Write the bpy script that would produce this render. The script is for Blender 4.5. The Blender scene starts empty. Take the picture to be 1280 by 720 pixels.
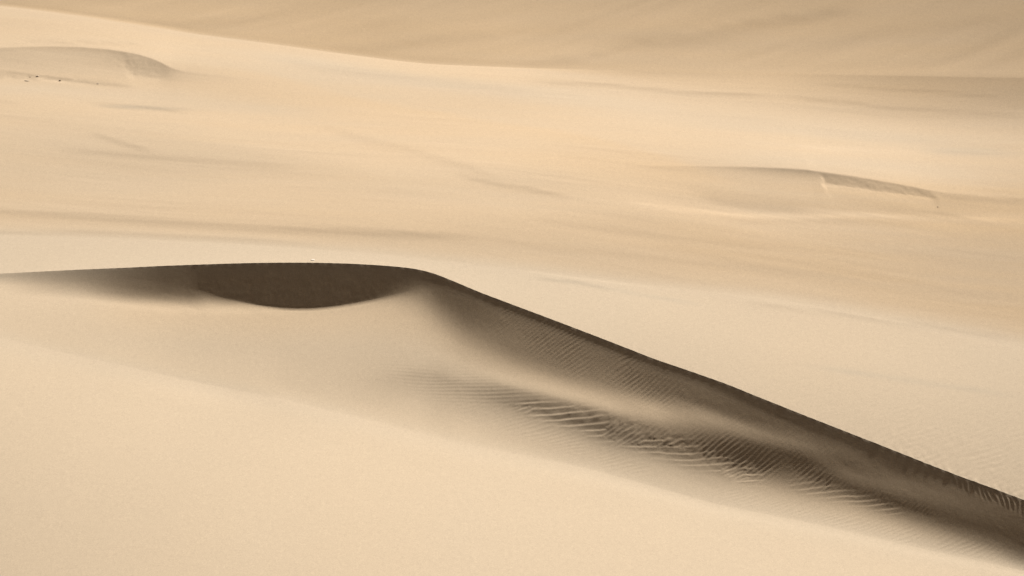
import bpy, math
import numpy as np
from mathutils import Vector

sc = bpy.context.scene
D2R = math.radians

# ------------------------------------------------------------------ camera
cam_data = bpy.data.cameras.new("camera")
cam = bpy.data.objects.new("camera", cam_data)
sc.collection.objects.link(cam)
cam_data.sensor_width = 36.0
cam_data.lens = 18.0 / math.tan(D2R(18.2) / 2)      # long lens from a high dune
cam_data.clip_start = 1.0
cam_data.clip_end = 9000.0
cam.location = (0.0, -60.0 / math.tan(D2R(20.0)), 60.0)
cam.rotation_euler = (D2R(70.0), 0.0, 0.0)
sc.camera = cam

# ------------------------------------------------------------------ daylight
SUN_EL, SUN_AZ = D2R(25.0), D2R(24.0)               # low sun, behind the dune to the right
world = bpy.data.worlds.new("World")
sc.world = world
world.use_nodes = True
wn = world.node_tree
sky = wn.nodes.new('ShaderNodeTexSky')
sky.sky_type = 'NISHITA'
sky.sun_disc = False
sky.sun_elevation = SUN_EL
sky.sun_rotation = SUN_AZ
sky.air_density = 0.0
sky.dust_density = 4.5
sky.ozone_density = 0.0
wn.links.new(sky.outputs[0], wn.nodes['Background'].inputs[0])
wn.nodes['Background'].inputs[1].default_value = 0.055
sun_data = bpy.data.lights.new("sun", 'SUN')
sun_data.energy = 5.0
sun_data.angle = D2R(0.5)
sun_data.color = (1.0, 0.985, 0.965)
sun = bpy.data.objects.new("sun", sun_data)
sun_dir = Vector((math.sin(SUN_AZ) * math.cos(SUN_EL), math.cos(SUN_AZ) * math.cos(SUN_EL), math.sin(SUN_EL)))
sun.rotation_euler = sun_dir.to_track_quat('Z', 'Y').to_euler()
sun.location = sun_dir * 200
sc.collection.objects.link(sun)
sc.view_settings.view_transform = 'Standard'
sc.view_settings.look = 'None'
sc.view_settings.gamma = 1.0
sc.view_settings.exposure = 1.04

# ------------------------------------------------------------------ numeric helpers
def hash2(ix, iy, seed):
    h = (ix.astype(np.int64) * 374761393 + iy.astype(np.int64) * 668265263 + seed * 1274126177) & 0xffffffff
    h = ((h ^ (h >> 13)) * 1103515245) & 0xffffffff
    h = ((h ^ (h >> 16)) * 2246822519) & 0xffffffff
    return ((h ^ (h >> 15)) & 0xffffff) / float(0xffffff) * 2 - 1

def noise(x, y, seed=0):
    ix, iy = np.floor(x), np.floor(y)
    fx, fy = x - ix, y - iy
    fx = fx * fx * fx * (fx * (fx * 6 - 15) + 10)
    fy = fy * fy * fy * (fy * (fy * 6 - 15) + 10)
    a, b = hash2(ix, iy, seed), hash2(ix + 1, iy, seed)
    c, d = hash2(ix, iy + 1, seed), hash2(ix + 1, iy + 1, seed)
    return (a * (1 - fx) + b * fx) * (1 - fy) + (c * (1 - fx) + d * fx) * fy

def fbm(x, y, seed=0, n=3, gain=0.5):
    s, a, t = 0.0, 1.0, 0.0
    for k in range(n):
        s = s + a * noise(x * 2 ** k + 17.3 * k, y * 2 ** k - 9.1 * k, seed + k)
        t += a
        a *= gain
    return s / t

def smooth(x, a, b):
    t = np.clip((x - a) / (b - a), 0, 1)
    return t * t * (3 - 2 * t)

def strip(x, y, pts, taper=2.0, power=2.0):
    """1 on a band that follows a line on the ground; pts = (x, y, half width) in metres"""
    p = np.array(pts, float)
    f, w = np.interp(x, p[:, 0], p[:, 1]), np.interp(x, p[:, 0], p[:, 2])
    t = smooth(x, p[0, 0], p[0, 0] + taper) * (1 - smooth(x, p[-1, 0] - taper, p[-1, 0]))
    return t * np.exp(-np.abs((y - f) / w) ** power)

def ripple(ph, sharp=1.6):
    """wind ripple section: broad trough, narrow crest; -0.5 .. 0.5"""
    return (0.5 + 0.5 * np.cos(ph + 0.35 * np.sin(ph))) ** sharp - 0.42

def saw(ph, s=0.6, sharp=1.0):
    """ripple with a short steep side towards the sun and a long lee side"""
    return (0.5 + 0.5 * np.cos(ph - s * np.cos(ph))) ** sharp - 0.45

def waves(x, y, ang, lam, seed, warp=0.35, scale=2.0):
    """phase of a ripple train whose crests run along the direction `ang` (degrees from +x)"""
    a = D2R(ang)
    d = -x * math.sin(a) + y * math.cos(a)
    c = x * math.cos(a) + y * math.sin(a)
    w = fbm(c / (scale * 1.6), d / scale, seed, 3) * warp * 2.2
    return 2 * math.pi * (d / lam + w / 1.0)

# ------------------------------------------------------------------ dune relief, slopes shaped from shading
# Ground heights of the dune, solved to give the wanted shading, on columns 0.4 m apart (1 m on the flanks) and on rows spaced evenly
# between the dune's own break lines: back edge, far crest, foot of the far slope, brink, slip-face foot,
# toe crease, front edge. Numbers are differences (row to row, then column to column) in steps of 0.5 mm;
# the break lines' own y positions follow in steps of 2 mm, column to column.
ROWS = [26, 78, 26, 20, 56, 12]
h_ = np.concatenate([np.arange(0, 28.01, .4), np.arange(29, 52.01, 1.0)])
XC = np.round(np.concatenate([-h_[:0:-1], h_]), 2)
NX = len(XC)
HEIGHTS = [
[3455,98,115,143,128,103,85,70,60,52,49,48,46,46,46,48,50,51,51,51,51,50,50,50,53,22,23,23,24,24,26,26,26,27,28,29,29,29,30,30,30,30,31,30,30,30,31,30,30,31,30,31,31,30,31,30,31,30,31,30,30,31,30,30,30,30,29,30,29,29,29,28,27,27,27,26,26,26,26,25,26,26,26,27,26,27,26,27,27,26,26,26,25,25,24,24,25,24,25,26,26,27,28,29,31,32,33,35,37,38,41,42,45,48,50,54,57,60,65,68,73,76,79,83,85,89,90,94,95,96,97,98,97,97,96,94,91,87,85,80,76,72,70,66,64,62,60,59,57,57,57,57,58,58,60,61,63,65,67,68,70,72,74,76,77,199,212,230,249,263,265,262,257,254,248,248,255,269,278,277,261,251,220,187,158,134,113,96,81],
[-90,-9,-11,-13,-8,-6,-6,-4,-4,-2,-1,-1,0,-2,-1,-1,-3,-3,-3,-3,-4,-3,-4,-4,-5,-1,-2,-1,-2,0,-2,-2,0,-1,-2,-1,-2,-1,-2,-2,-1,-2,-3,-1,-2,-2,-3,-2,-3,-3,-2,-3,-3,-2,-3,-2,-4,-2,-3,-3,-2,-4,-3,-3,-3,-3,-3,-4,-3,-3,-3,-3,-2,-3,-3,-2,-2,-2,-2,0,-2,-1,-1,-2,0,-1,-1,-1,-2,-1,-2,-2,-2,-3,-2,-2,-3,-1,-2,-3,-1,-1,-1,0,-1,0,1,0,1,2,1,3,3,3,4,4,5,6,5,6,5,5,5,3,4,2,4,1,1,2,0,-1,-1,-3,-5,-5,-6,-6,-8,-8,-7,-7,-7,-6,-6,-5,-4,-4,-2,-2,-2,-1,-1,1,1,1,2,1,2,2,2,2,2,1,1,5,8,10,8,0,-4,-7,-4,-3,0,5,10,10,5,-4,-8,-6,-8,-8,-7,-6,-4,-4,-4],
[-89,-10,-10,-15,-8,-6,-6,-4,-3,-2,-1,-1,-1,-1,-1,-2,-2,-3,-3,-3,-4,-4,-3,-5,-3,-2,-2,-1,-1,-2,-1,0,-2,-1,-1,-2,-1,-2,-2,-2,-2,-2,-1,-3,-2,-2,-3,-2,-2,-2,-3,-3,-2,-3,-3,-3,-2,-3,-4,-2,-3,-3,-3,-3,-3,-4,-2,-3,-3,-4,-3,-3,-2,-2,-2,-2,-2,-2,-1,-3,0,-2,-1,0,-1,-2,0,-2,-2,-2,-2,-2,-2,-2,-2,-2,-2,-2,-2,-1,-1,-1,-1,0,0,1,0,1,1,2,3,2,3,4,4,5,5,5,6,5,4,4,4,4,3,3,1,2,1,-1,0,-2,-3,-4,-4,-6,-7,-7,-8,-7,-7,-6,-6,-5,-5,-4,-4,-3,-3,-1,-1,-1,1,1,1,2,2,2,1,2,2,2,1,1,2,6,8,10,5,-2,-7,-5,-4,-2,1,6,12,8,1,-7,-10,-9,-11,-9,-8,-6,-7,-5,-4],
[-94,-7,-11,-14,-8,-6,-4,-5,-3,-1,-1,-1,-1,-1,-2,-1,-3,-2,-3,-4,-3,-3,-5,-3,-5,-2,0,-2,-1,-1,-1,-2,-1,-2,-1,-2,-2,-1,-2,-2,-2,-2,-2,-2,-2,-3,-2,-3,-2,-3,-2,-2,-3,-3,-2,-3,-3,-3,-2,-3,-4,-3,-2,-3,-4,-2,-4,-3,-3,-2,-3,-2,-3,-2,-2,-2,-1,-2,-2,0,-2,-1,0,-2,-1,0,-2,-2,-1,-2,-2,-3,-2,-2,-2,-2,-2,-2,-1,0,-1,-1,1,-1,1,0,1,2,1,2,3,4,4,3,5,5,6,6,4,4,4,3,3,3,3,2,1,0,0,-1,-2,-3,-4,-5,-6,-7,-6,-8,-7,-7,-7,-5,-5,-5,-3,-4,-3,-2,-1,-2,0,1,1,2,2,2,1,2,2,2,2,1,2,1,2,6,10,8,1,-5,-6,-5,-3,-2,3,10,9,6,-3,-9,-12,-3,-11,-8,-7,-7,-5,-5,-4],
[-97,-9,-8,-15,-6,-6,-5,-4,-2,-2,0,-1,-1,-1,-1,-3,-2,-3,-2,-4,-3,-4,-3,-4,-4,-1,-3,-1,-1,-1,-2,-1,-1,-1,-2,-1,-2,-2,-2,-2,-2,-2,-3,-2,-2,-2,-2,-2,-3,-3,-2,-3,-3,-2,-3,-3,-2,-3,-3,-3,-3,-2,-4,-3,-2,-4,-2,-3,-3,-3,-3,-2,-2,-2,-1,-2,-2,-1,-1,-2,-1,0,-2,0,-1,-2,-2,-1,-2,-3,-2,-2,-2,-2,-2,-1,-1,-1,-1,-1,-1,1,-1,1,0,1,1,2,3,2,3,4,3,6,5,5,4,5,4,4,3,4,2,3,1,1,1,0,-1,-2,-4,-3,-5,-6,-6,-7,-8,-7,-7,-6,-5,-5,-4,-4,-3,-3,-2,-1,-1,0,0,1,2,1,1,2,2,2,2,2,2,1,1,2,2,8,9,6,-2,-6,-7,-5,-2,0,5,10,9,2,-5,-9,-7,-10,-9,-9,-6,-6,-5,-5,-4],
[-102,-7,-8,-13,-7,-5,-5,-3,-2,-1,-2,0,-1,-2,-1,-1,-2,-3,-4,-2,-3,-4,-4,-4,-4,-1,-1,-1,-2,-1,-1,-1,-2,-2,-1,-3,-1,-2,-2,-2,-3,-1,-2,-3,-2,-2,-3,-3,-1,-3,-3,-2,-3,-2,-3,-2,-4,-3,-2,-4,-2,-3,-3,-3,-3,-2,-4,-2,-3,-2,-2,-2,-2,-1,-3,-1,-1,-1,-2,-1,-1,-1,-1,-1,-2,-1,-1,-2,-3,-1,-3,-2,-2,-1,-2,-2,-1,0,-1,0,1,-1,1,0,0,1,2,2,3,4,3,4,5,4,5,5,5,3,4,3,4,2,2,1,2,0,0,-2,-2,-3,-3,-6,-5,-6,-8,-7,-8,-6,-6,-5,-4,-4,-4,-3,-3,-1,-2,-1,0,0,2,2,1,2,2,1,2,2,3,1,1,2,1,2,2,9,9,1,-3,-8,-6,-5,-1,2,7,9,7,-1,-8,-10,-2,-12,-8,-8,-7,-6,-4,-4,-3],
[-106,-6,-8,-12,-6,-5,-4,-3,-3,-1,-1,-1,-1,-1,-1,-2,-2,-2,-3,-3,-3,-3,-4,-4,-4,-2,-1,-2,0,-2,-1,-2,-1,-1,-2,-2,-2,-3,-1,-2,-2,-3,-2,-2,-3,-2,-2,-2,-3,-2,-3,-3,-2,-3,-3,-3,-2,-2,-4,-2,-3,-3,-3,-3,-3,-3,-2,-3,-1,-3,-1,-2,-2,-2,-1,-2,-2,-1,-1,-1,-1,-1,-1,-2,-1,-1,-3,-2,-2,-2,-1,-2,-2,-2,-1,-1,0,-1,1,-1,0,0,0,1,2,1,3,2,2,4,4,4,5,5,5,4,4,3,3,3,2,2,3,0,0,1,-2,-1,-4,-4,-5,-5,-7,-7,-7,-7,-6,-6,-5,-5,-4,-3,-3,-2,-2,-2,0,-1,1,1,2,1,2,2,2,2,2,2,1,2,1,1,2,3,3,9,6,-1,-6,-8,-6,-2,-1,3,9,8,4,-5,-8,-12,1,-10,-8,-7,-6,-5,-5,-3,-4],
[-109,-7,-7,-10,-6,-6,-3,-3,-2,-1,0,-2,-1,0,-2,-2,-2,-3,-2,-3,-4,-3,-3,-4,-4,-1,-1,-1,-2,-2,-1,-1,-2,-2,-2,-1,-3,-1,-3,-2,-3,-2,-2,-2,-2,-2,-3,-2,-3,-2,-2,-3,-2,-3,-3,-2,-3,-4,-2,-3,-3,-3,-2,-3,-3,-2,-3,-2,-2,-2,-2,-2,-1,-2,-1,-1,-1,-2,-1,-1,-1,-1,-1,-1,-2,-3,-1,-2,-2,-3,-2,-1,-1,-2,0,0,-1,0,0,0,0,1,1,1,1,3,2,3,4,4,4,5,5,5,3,4,2,4,3,2,1,2,0,1,-1,-2,-1,-4,-3,-5,-6,-6,-7,-8,-7,-7,-6,-5,-4,-3,-3,-3,-2,-1,-1,-1,0,1,1,2,1,3,1,2,2,3,1,2,1,1,1,2,3,2,3,9,3,-3,-8,-7,-6,-2,1,5,9,8,0,-7,-9,-11,0,-9,-8,-6,-6,-5,-4,-4,-3],
[-114,-4,-7,-7,-9,-4,-4,-2,-2,-1,-1,-1,-1,-1,-1,-1,-3,-2,-3,-3,-3,-3,-4,-3,-4,-2,-1,-2,-1,-1,-2,-2,-1,-2,-2,-2,-2,-3,-2,-2,-2,-2,-3,-2,-2,-3,-1,-3,-3,-2,-3,-2,-3,-2,-2,-4,-2,-2,-4,-2,-3,-3,-3,-2,-2,-3,-2,-2,-2,-1,-2,-1,-2,-1,-2,-1,-2,0,-1,-2,-1,-2,-1,-2,-1,-2,-3,-2,-2,-1,-2,-1,-2,1,-1,-1,1,0,0,1,0,1,1,1,3,2,2,4,4,4,6,4,5,3,4,2,4,2,1,2,2,0,1,-1,-1,-2,-4,-4,-5,-6,-6,-8,-7,-7,-7,-5,-5,-4,-3,-3,-2,-1,-2,-1,-1,0,1,2,1,3,2,1,2,2,2,2,2,1,1,1,2,2,2,4,4,7,0,-7,-8,-8,-4,-1,2,8,9,4,-3,-8,-12,-4,-4,-8,-7,-7,-5,-4,-5,-3,-3],
[-117,-5,-5,-7,-8,-4,-3,-3,-1,0,-2,-1,-2,-1,0,-2,-2,-3,-2,-3,-3,-3,-4,-4,-3,-1,-2,-1,-2,-1,-1,-2,-2,-2,-2,-2,-2,-3,-2,-3,-1,-3,-2,-2,-3,-2,-3,-2,-2,-2,-3,-2,-3,-3,-3,-2,-3,-2,-2,-3,-3,-3,-3,-3,-2,-2,-1,-2,-2,-1,-2,-1,-1,-2,-1,-2,0,-2,-1,0,-2,-1,-2,-2,-3,-2,-1,-2,-2,-1,-1,-2,0,-1,0,1,-1,1,1,0,1,1,1,3,2,3,4,3,5,5,4,5,3,3,3,3,1,2,2,1,1,0,-1,-1,-3,-3,-4,-5,-6,-6,-8,-7,-8,-6,-5,-6,-3,-3,-3,-1,-2,-2,0,-1,0,2,1,2,3,1,2,2,2,2,2,2,1,1,1,2,2,3,3,3,4,4,-4,-7,-9,-6,-4,-1,5,8,9,1,-7,-8,-13,-1,-4,-9,-7,-5,-5,-5,-3,-3,-2],
[-121,-5,-5,-4,-8,-3,-4,-2,-1,-1,-1,-1,-1,-1,-2,-1,-2,-2,-3,-3,-2,-4,-3,-3,-4,-2,-1,-1,-2,-1,-3,-1,-3,-1,-3,-2,-2,-2,-3,-1,-3,-2,-2,-3,-2,-2,-2,-3,-2,-3,-2,-3,-2,-3,-2,-3,-3,-3,-2,-3,-2,-3,-2,-3,-2,-2,-2,-1,-1,-2,0,-2,-2,-1,-1,-1,-2,0,-1,-2,-1,-2,-2,-2,-2,-2,-2,-3,0,-2,-1,0,0,0,0,0,2,0,0,1,1,2,2,2,3,3,4,5,4,5,4,3,3,4,2,1,3,1,1,0,0,-1,-2,-2,-2,-5,-5,-6,-7,-8,-7,-7,-6,-6,-5,-3,-3,-3,-1,-2,0,-1,-1,1,1,1,3,3,1,2,1,2,3,2,2,1,1,1,2,2,3,2,4,4,2,0,-6,-9,-8,-6,-2,1,6,10,5,-2,-8,-11,-9,1,-8,-7,-6,-5,-5,-3,-4,-3,-3],
[-125,-3,-4,-5,-7,-4,-3,-1,-1,-2,-1,-1,-1,-1,0,-2,-2,-3,-2,-3,-3,-3,-3,-4,-3,-1,-2,-2,0,-3,-1,-2,-2,-3,-1,-3,-3,-1,-2,-4,-2,-2,-2,-2,-2,-3,-3,-2,-2,-3,-2,-2,-3,-2,-3,-2,-2,-3,-3,-3,-3,-2,-3,-1,-2,-1,-1,-2,-1,-1,-2,-1,-1,-1,-2,0,-1,-1,-2,-1,-2,-3,-2,-2,-2,-2,-2,0,-1,-1,0,-1,0,0,1,1,0,1,1,2,2,1,3,3,3,4,5,4,5,3,4,4,2,1,1,2,0,1,0,1,-2,-1,-3,-3,-5,-5,-6,-7,-7,-8,-7,-7,-6,-4,-4,-3,-2,-1,-1,-1,-1,0,1,1,2,4,3,1,2,1,2,3,3,2,1,0,1,2,2,3,2,5,2,2,2,-3,-8,-9,-8,-5,-2,3,8,9,2,-6,-8,-14,-4,1,-9,-7,-6,-5,-4,-3,-3,-3,-1],
[-127,-3,-4,-4,-6,-4,-2,-3,0,-1,-2,-1,-1,-1,-2,-1,-2,-2,-3,-2,-3,-3,-3,-3,-3,-2,-1,-1,-3,-1,-2,-2,-2,-3,-2,-3,-1,-3,-2,-2,-2,-3,-3,-2,-3,-2,-1,-2,-3,-2,-3,-3,-2,-3,-2,-2,-3,-2,-3,-2,-3,-3,-2,-2,-1,-1,-1,0,-2,-1,-2,-2,0,-2,0,-1,-1,-2,0,-3,-2,-2,-3,-2,-2,-1,-1,-1,-1,-1,0,1,0,1,1,1,0,1,1,2,2,3,2,3,4,5,4,6,4,3,3,1,2,1,2,1,0,0,0,-2,-2,-3,-3,-5,-5,-6,-8,-7,-8,-7,-7,-5,-5,-3,-3,-2,-1,-1,-1,1,0,1,1,2,5,2,1,2,1,3,3,3,2,0,0,2,2,2,2,3,4,3,3,1,-1,-6,-8,-10,-8,-3,-2,7,9,5,-1,-7,-11,-12,-2,-2,-8,-6,-6,-4,-4,-4,-2,-3,-2],
[-130,-4,-3,-3,-6,-2,-3,-1,-2,-1,-1,-2,-1,0,-1,-2,-2,-3,-1,-2,-3,-4,-3,-2,-4,-1,-2,-2,-1,-2,-2,-3,-2,-2,-3,-1,-3,-2,-3,-2,-3,-2,-2,-2,-2,-3,-2,-3,-2,-2,-2,-3,-3,-2,-2,-3,-2,-3,-2,-3,-3,-1,-2,-1,-1,-1,-1,-2,-1,-1,-1,-1,-2,1,-2,-1,0,-2,-3,-1,-4,-2,-2,-2,-1,-2,0,-1,-1,1,0,0,2,0,0,0,2,1,3,1,3,2,4,4,5,5,5,3,3,4,1,2,1,2,0,0,1,-1,-2,-2,-3,-4,-4,-6,-6,-8,-7,-8,-8,-7,-5,-5,-3,-3,-1,-1,-1,0,0,0,0,2,3,5,2,3,1,1,3,4,3,2,0,0,2,1,2,3,3,4,3,1,1,0,-2,-9,-9,-9,-6,-4,1,8,9,4,-5,-9,-13,-8,-2,-4,-8,-7,-5,-5,-4,-3,-3,-2,-3],
[-134,-1,-3,-3,-5,-4,-2,-1,0,-1,-2,-1,-2,-1,-1,-1,-2,-2,-3,-2,-3,-2,-3,-4,-3,-1,-2,-1,-3,-2,-2,-2,-3,-2,-2,-3,-2,-2,-2,-2,-3,-2,-3,-2,-3,-1,-3,-2,-2,-3,-2,-2,-3,-2,-3,-1,-3,-2,-4,-2,-2,-2,-1,-1,-1,-1,-1,-1,-1,-2,-1,0,-1,-1,0,-2,-1,-2,-2,-4,-2,-3,-2,-1,-1,0,-1,0,0,0,1,2,0,2,1,1,1,3,2,3,2,4,4,4,5,5,3,3,3,1,1,1,0,0,1,0,-2,-1,-2,-4,-3,-4,-6,-6,-8,-8,-8,-8,-7,-5,-5,-3,-2,-2,-1,-1,-1,1,1,0,3,3,6,3,3,-1,2,3,5,3,2,-1,0,1,1,3,3,3,4,3,2,0,-1,-2,-4,-8,-10,-9,-5,-2,4,9,8,0,-7,-11,-13,-5,-3,-5,-8,-7,-5,-4,-4,-4,-2,-2,-2],
[-136,-3,-2,-2,-4,-2,-2,-1,-2,-1,-1,-2,0,-2,-1,-2,-2,-1,-2,-3,-2,-3,-3,-3,-3,-2,-1,-3,-1,-2,-3,-2,-2,-3,-2,-2,-2,-3,-3,-2,-2,-3,-2,-3,-1,-3,-2,-2,-3,-2,-3,-2,-2,-2,-1,-4,-2,-3,-2,-3,-1,-2,0,0,-1,-1,-2,0,-2,0,-1,-1,0,-1,0,0,-3,-1,-3,-3,-2,-1,0,-1,1,0,0,1,1,2,3,1,2,0,0,1,2,2,3,3,5,5,6,6,4,2,3,2,0,1,0,0,1,-1,-1,-2,-2,-3,-5,-3,-6,-6,-7,-8,-8,-8,-8,-6,-5,-4,-3,-2,-1,0,0,0,2,0,1,3,4,6,3,2,-2,0,0,1,0,1,0,0,0,1,3,5,7,5,4,0,0,-1,-3,-4,-3,-9,-10,-7,-2,-2,7,11,4,-3,-9,-13,-10,-2,-6,-5,-8,-6,-5,-5,-2,-3,-3,-2,-2],
[-138,-1,-3,-1,-4,-3,-1,-1,-1,-2,-1,-2,-1,0,-2,-1,-2,-2,-3,-1,-4,-2,-3,-2,-3,-2,-2,-2,-3,-2,-3,-2,-3,-1,-3,-2,-2,-3,-2,-3,-2,-3,-2,-2,-2,-2,-3,-2,-1,-3,-2,-2,-1,-2,-3,-1,-3,-3,-2,-2,0,0,0,-1,-1,-1,0,-1,0,-1,0,1,0,0,0,-1,-1,-2,-2,-1,-1,1,0,2,0,1,1,1,2,2,1,1,-1,-1,0,1,1,3,5,8,7,8,6,3,3,2,2,0,-1,-1,0,0,-1,-1,-2,-3,-3,-5,-3,-6,-6,-7,-8,-9,-8,-8,-6,-6,-4,-2,-2,-1,0,0,-1,2,1,1,1,3,4,2,-2,-6,-7,-8,-10,-12,-8,-4,5,12,14,17,16,10,5,2,0,-1,-2,-3,-3,-4,-3,-8,-10,-3,-4,-1,12,11,1,-5,-10,-13,-8,-3,-5,-7,-7,-6,-5,-4,-4,-2,-3,-2,-1],
[-141,-2,-1,-2,-1,-3,-2,-1,0,-2,-2,0,-2,-1,-1,-2,-1,-3,-1,-3,-2,-3,-2,-3,-4,-1,-3,-2,-2,-3,-2,-3,-1,-3,-2,-2,-3,-2,-3,-3,-2,-2,-2,-3,-2,-2,-2,-2,-3,-1,-1,-1,-1,-1,-1,-2,-3,-1,-1,1,1,1,0,0,0,0,0,0,0,1,2,0,1,1,0,-1,-2,-2,-2,1,1,0,1,0,0,-1,-2,-4,-3,-4,-2,1,3,4,6,7,9,9,8,6,6,3,1,0,0,1,0,1,0,0,1,-1,-1,-2,-4,-3,-5,-4,-6,-6,-7,-8,-9,-8,-9,-5,-6,-3,-3,-3,0,0,-1,-1,2,0,-3,-5,-8,-14,-16,-13,-4,1,6,8,12,14,15,13,10,7,7,4,0,-1,-2,-2,-2,-2,-3,-4,-4,-2,-3,-13,-15,-18,-4,22,22,7,0,-9,-11,-12,-3,-5,-4,-9,-8,-5,-5,-3,-3,-3,-2,-1,-2],
[-144,-1,-1,0,-2,-2,-1,-1,-2,-1,-1,-2,-1,-2,0,-1,-3,-1,-2,-2,-3,-3,-2,-3,-3,-3,-1,-3,-2,-3,-2,-2,-2,-2,-2,-2,-3,-2,-3,-2,-3,-2,-2,-1,-2,-2,-2,-2,-1,-1,0,0,1,-1,-2,-2,-1,0,1,2,1,1,0,1,1,0,1,1,2,1,2,2,2,0,-1,-2,-4,-6,-4,-7,-6,-4,-4,-1,1,2,3,6,7,8,7,5,5,5,5,5,4,1,-1,-1,-1,0,-3,-2,-3,-2,1,4,7,4,1,-1,-2,-4,-4,-5,-3,-5,-5,-6,-7,-10,-9,-7,-6,-5,-4,-3,0,0,1,-5,-19,-25,-21,-11,-1,5,9,14,18,16,10,7,6,6,6,8,5,3,3,1,-1,-3,-3,-4,-2,-2,-2,-4,-6,-8,-9,-11,-10,-16,-7,3,19,21,11,4,-4,-9,-13,-9,-3,-6,-3,-8,-7,-6,-3,-3,-3,-2,-2,-2,0],
[-147,0,0,-1,-1,-2,-1,0,-1,-2,-2,-1,-1,-1,-2,-1,-1,-2,-2,-3,-2,-2,-3,-2,-3,-2,-2,-2,-2,-2,-1,-1,-2,-1,-1,-3,-1,-3,0,-2,-1,-1,-1,-1,-1,-1,-1,-1,0,0,0,0,-1,-1,-4,-3,0,2,2,1,0,0,1,-1,0,0,0,1,1,2,-1,-4,-6,-8,-9,-7,-3,0,1,3,4,5,7,5,4,4,6,6,5,5,2,2,0,2,0,0,-2,-4,-6,-7,-6,-4,3,6,10,10,6,2,-2,-2,-4,-4,-5,-5,-5,-4,-4,-4,-6,-7,-10,-8,-7,-5,-4,-4,1,-2,-16,-28,-30,-17,5,19,22,20,15,11,10,10,6,1,-1,0,1,4,4,2,0,0,-2,-2,-2,-4,-7,-8,-10,-11,-10,-8,-6,-2,-1,-1,0,2,3,12,13,7,7,0,-6,-9,-12,-6,-4,-7,-3,-8,-6,-5,-4,-3,-3,-2,-1,-1,-2],
[-145,-1,-1,-1,0,-2,-1,-2,-1,-2,-1,-2,-1,-1,-1,-2,-1,-1,-2,-2,-2,-2,-2,-3,-4,-1,-2,0,-2,0,0,-1,0,-1,-1,-1,-1,0,-2,0,-1,1,0,0,-1,0,1,0,0,0,-4,-9,-10,-6,3,5,5,1,1,-1,-1,-1,-3,-1,-1,-1,-3,-4,-4,-6,-6,-4,-3,0,1,2,3,4,4,5,6,4,4,2,3,3,4,4,3,1,0,-2,-2,-4,-6,-5,-2,1,5,8,7,6,5,4,1,-1,-3,-4,-5,-6,-6,-5,-7,-6,-5,-5,-4,-5,-5,-10,-7,-3,-1,-4,-12,-23,-30,-26,-7,13,24,23,21,17,13,7,5,5,4,2,-1,-3,-3,-1,2,1,1,-1,-2,-4,-7,-9,-8,-6,-4,-2,-1,1,0,0,0,-1,0,1,1,-4,0,7,7,8,4,-1,-8,-12,-10,-3,-7,-6,-5,-8,-6,-5,-3,-4,-2,-2,-2,-1,-1],
[-148,0,-1,1,-2,-1,0,-1,-2,-2,-2,0,-2,-1,-1,-1,-1,-2,-1,-2,-2,-2,-1,-3,-2,-1,-1,-1,1,0,0,1,0,1,-1,0,-1,0,1,0,2,0,1,0,1,1,-2,-6,-13,-14,-8,2,6,9,4,2,-1,-1,-3,-2,-3,-3,-2,-3,-4,-4,-4,-4,-5,-4,-2,0,1,1,2,3,3,3,2,4,4,4,0,1,-2,-2,-5,-4,-1,1,4,7,7,8,10,7,4,4,2,0,0,0,0,-1,-3,-6,-6,-8,-8,-8,-7,-10,-8,-6,-7,-4,-4,-5,-11,-14,-19,-22,-21,-17,-9,4,18,25,23,21,14,9,9,8,6,5,3,2,0,-3,-6,-5,-4,-4,-3,-1,0,2,2,2,3,3,1,0,-1,-1,-1,-2,-3,-3,-3,-2,-3,-2,-4,-7,1,8,7,5,4,-4,-10,-12,-8,-4,-6,-8,-4,-8,-6,-5,-4,-3,-2,-2,-1,-2,-1],
[-149,0,0,-1,1,-2,-1,0,-2,-1,-2,-2,-1,-2,-1,0,0,0,-1,-1,0,0,-1,0,-3,0,-1,0,-1,1,0,0,0,-1,0,-1,0,0,0,1,1,0,-3,-7,-11,-12,-9,-5,3,6,9,6,6,0,-2,-3,-2,-4,-2,-4,-2,-3,-3,-3,-3,-3,-3,-2,-1,0,-1,-1,1,0,2,3,0,-2,-3,-7,-7,-3,1,4,6,9,10,11,9,8,7,6,6,4,3,1,1,0,1,1,1,1,-1,-1,-3,-4,-7,-8,-6,-7,-9,-7,-6,-8,-14,-28,-33,-27,-15,-7,2,6,10,11,17,20,15,9,8,5,4,6,4,4,1,-4,-6,-9,-8,-6,-1,3,6,9,9,8,7,3,3,1,0,-2,-3,-4,-4,-3,-4,-5,-4,-4,-4,-3,-3,-4,-3,-5,4,6,6,6,1,-7,-12,-10,-5,-5,-7,-6,-7,-7,-6,-4,-4,-3,-2,-2,-2,-1,-1],
[-148,-1,0,1,-2,0,-1,-2,-2,-1,-1,-2,-1,-1,-2,1,1,2,0,1,1,2,1,0,0,-1,0,-2,0,-1,-1,0,-1,-2,-2,-1,-1,-3,-5,-8,-13,-10,-8,-4,1,4,5,8,7,7,2,1,-2,-4,-2,-3,-3,-1,-3,-1,-2,-2,-2,-2,-3,-1,1,0,1,0,1,-1,-6,-7,-9,-9,-2,2,6,10,11,9,9,6,7,6,6,4,3,4,2,2,2,2,2,2,2,2,3,3,2,2,2,0,-3,-6,-6,-5,-3,-8,-16,-22,-23,-22,-15,-1,7,8,4,5,6,6,3,4,4,3,2,2,1,2,0,-1,-5,-7,-8,-4,-2,4,5,6,6,6,8,7,4,3,1,0,-2,-2,-4,-3,-6,-5,-4,-6,-4,-4,-5,-4,-3,-4,-4,-4,-3,-1,4,5,7,4,-2,-9,-12,-8,-5,-7,-7,-4,-8,-6,-6,-4,-3,-2,-3,-2,-1,-1,-1],
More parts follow.
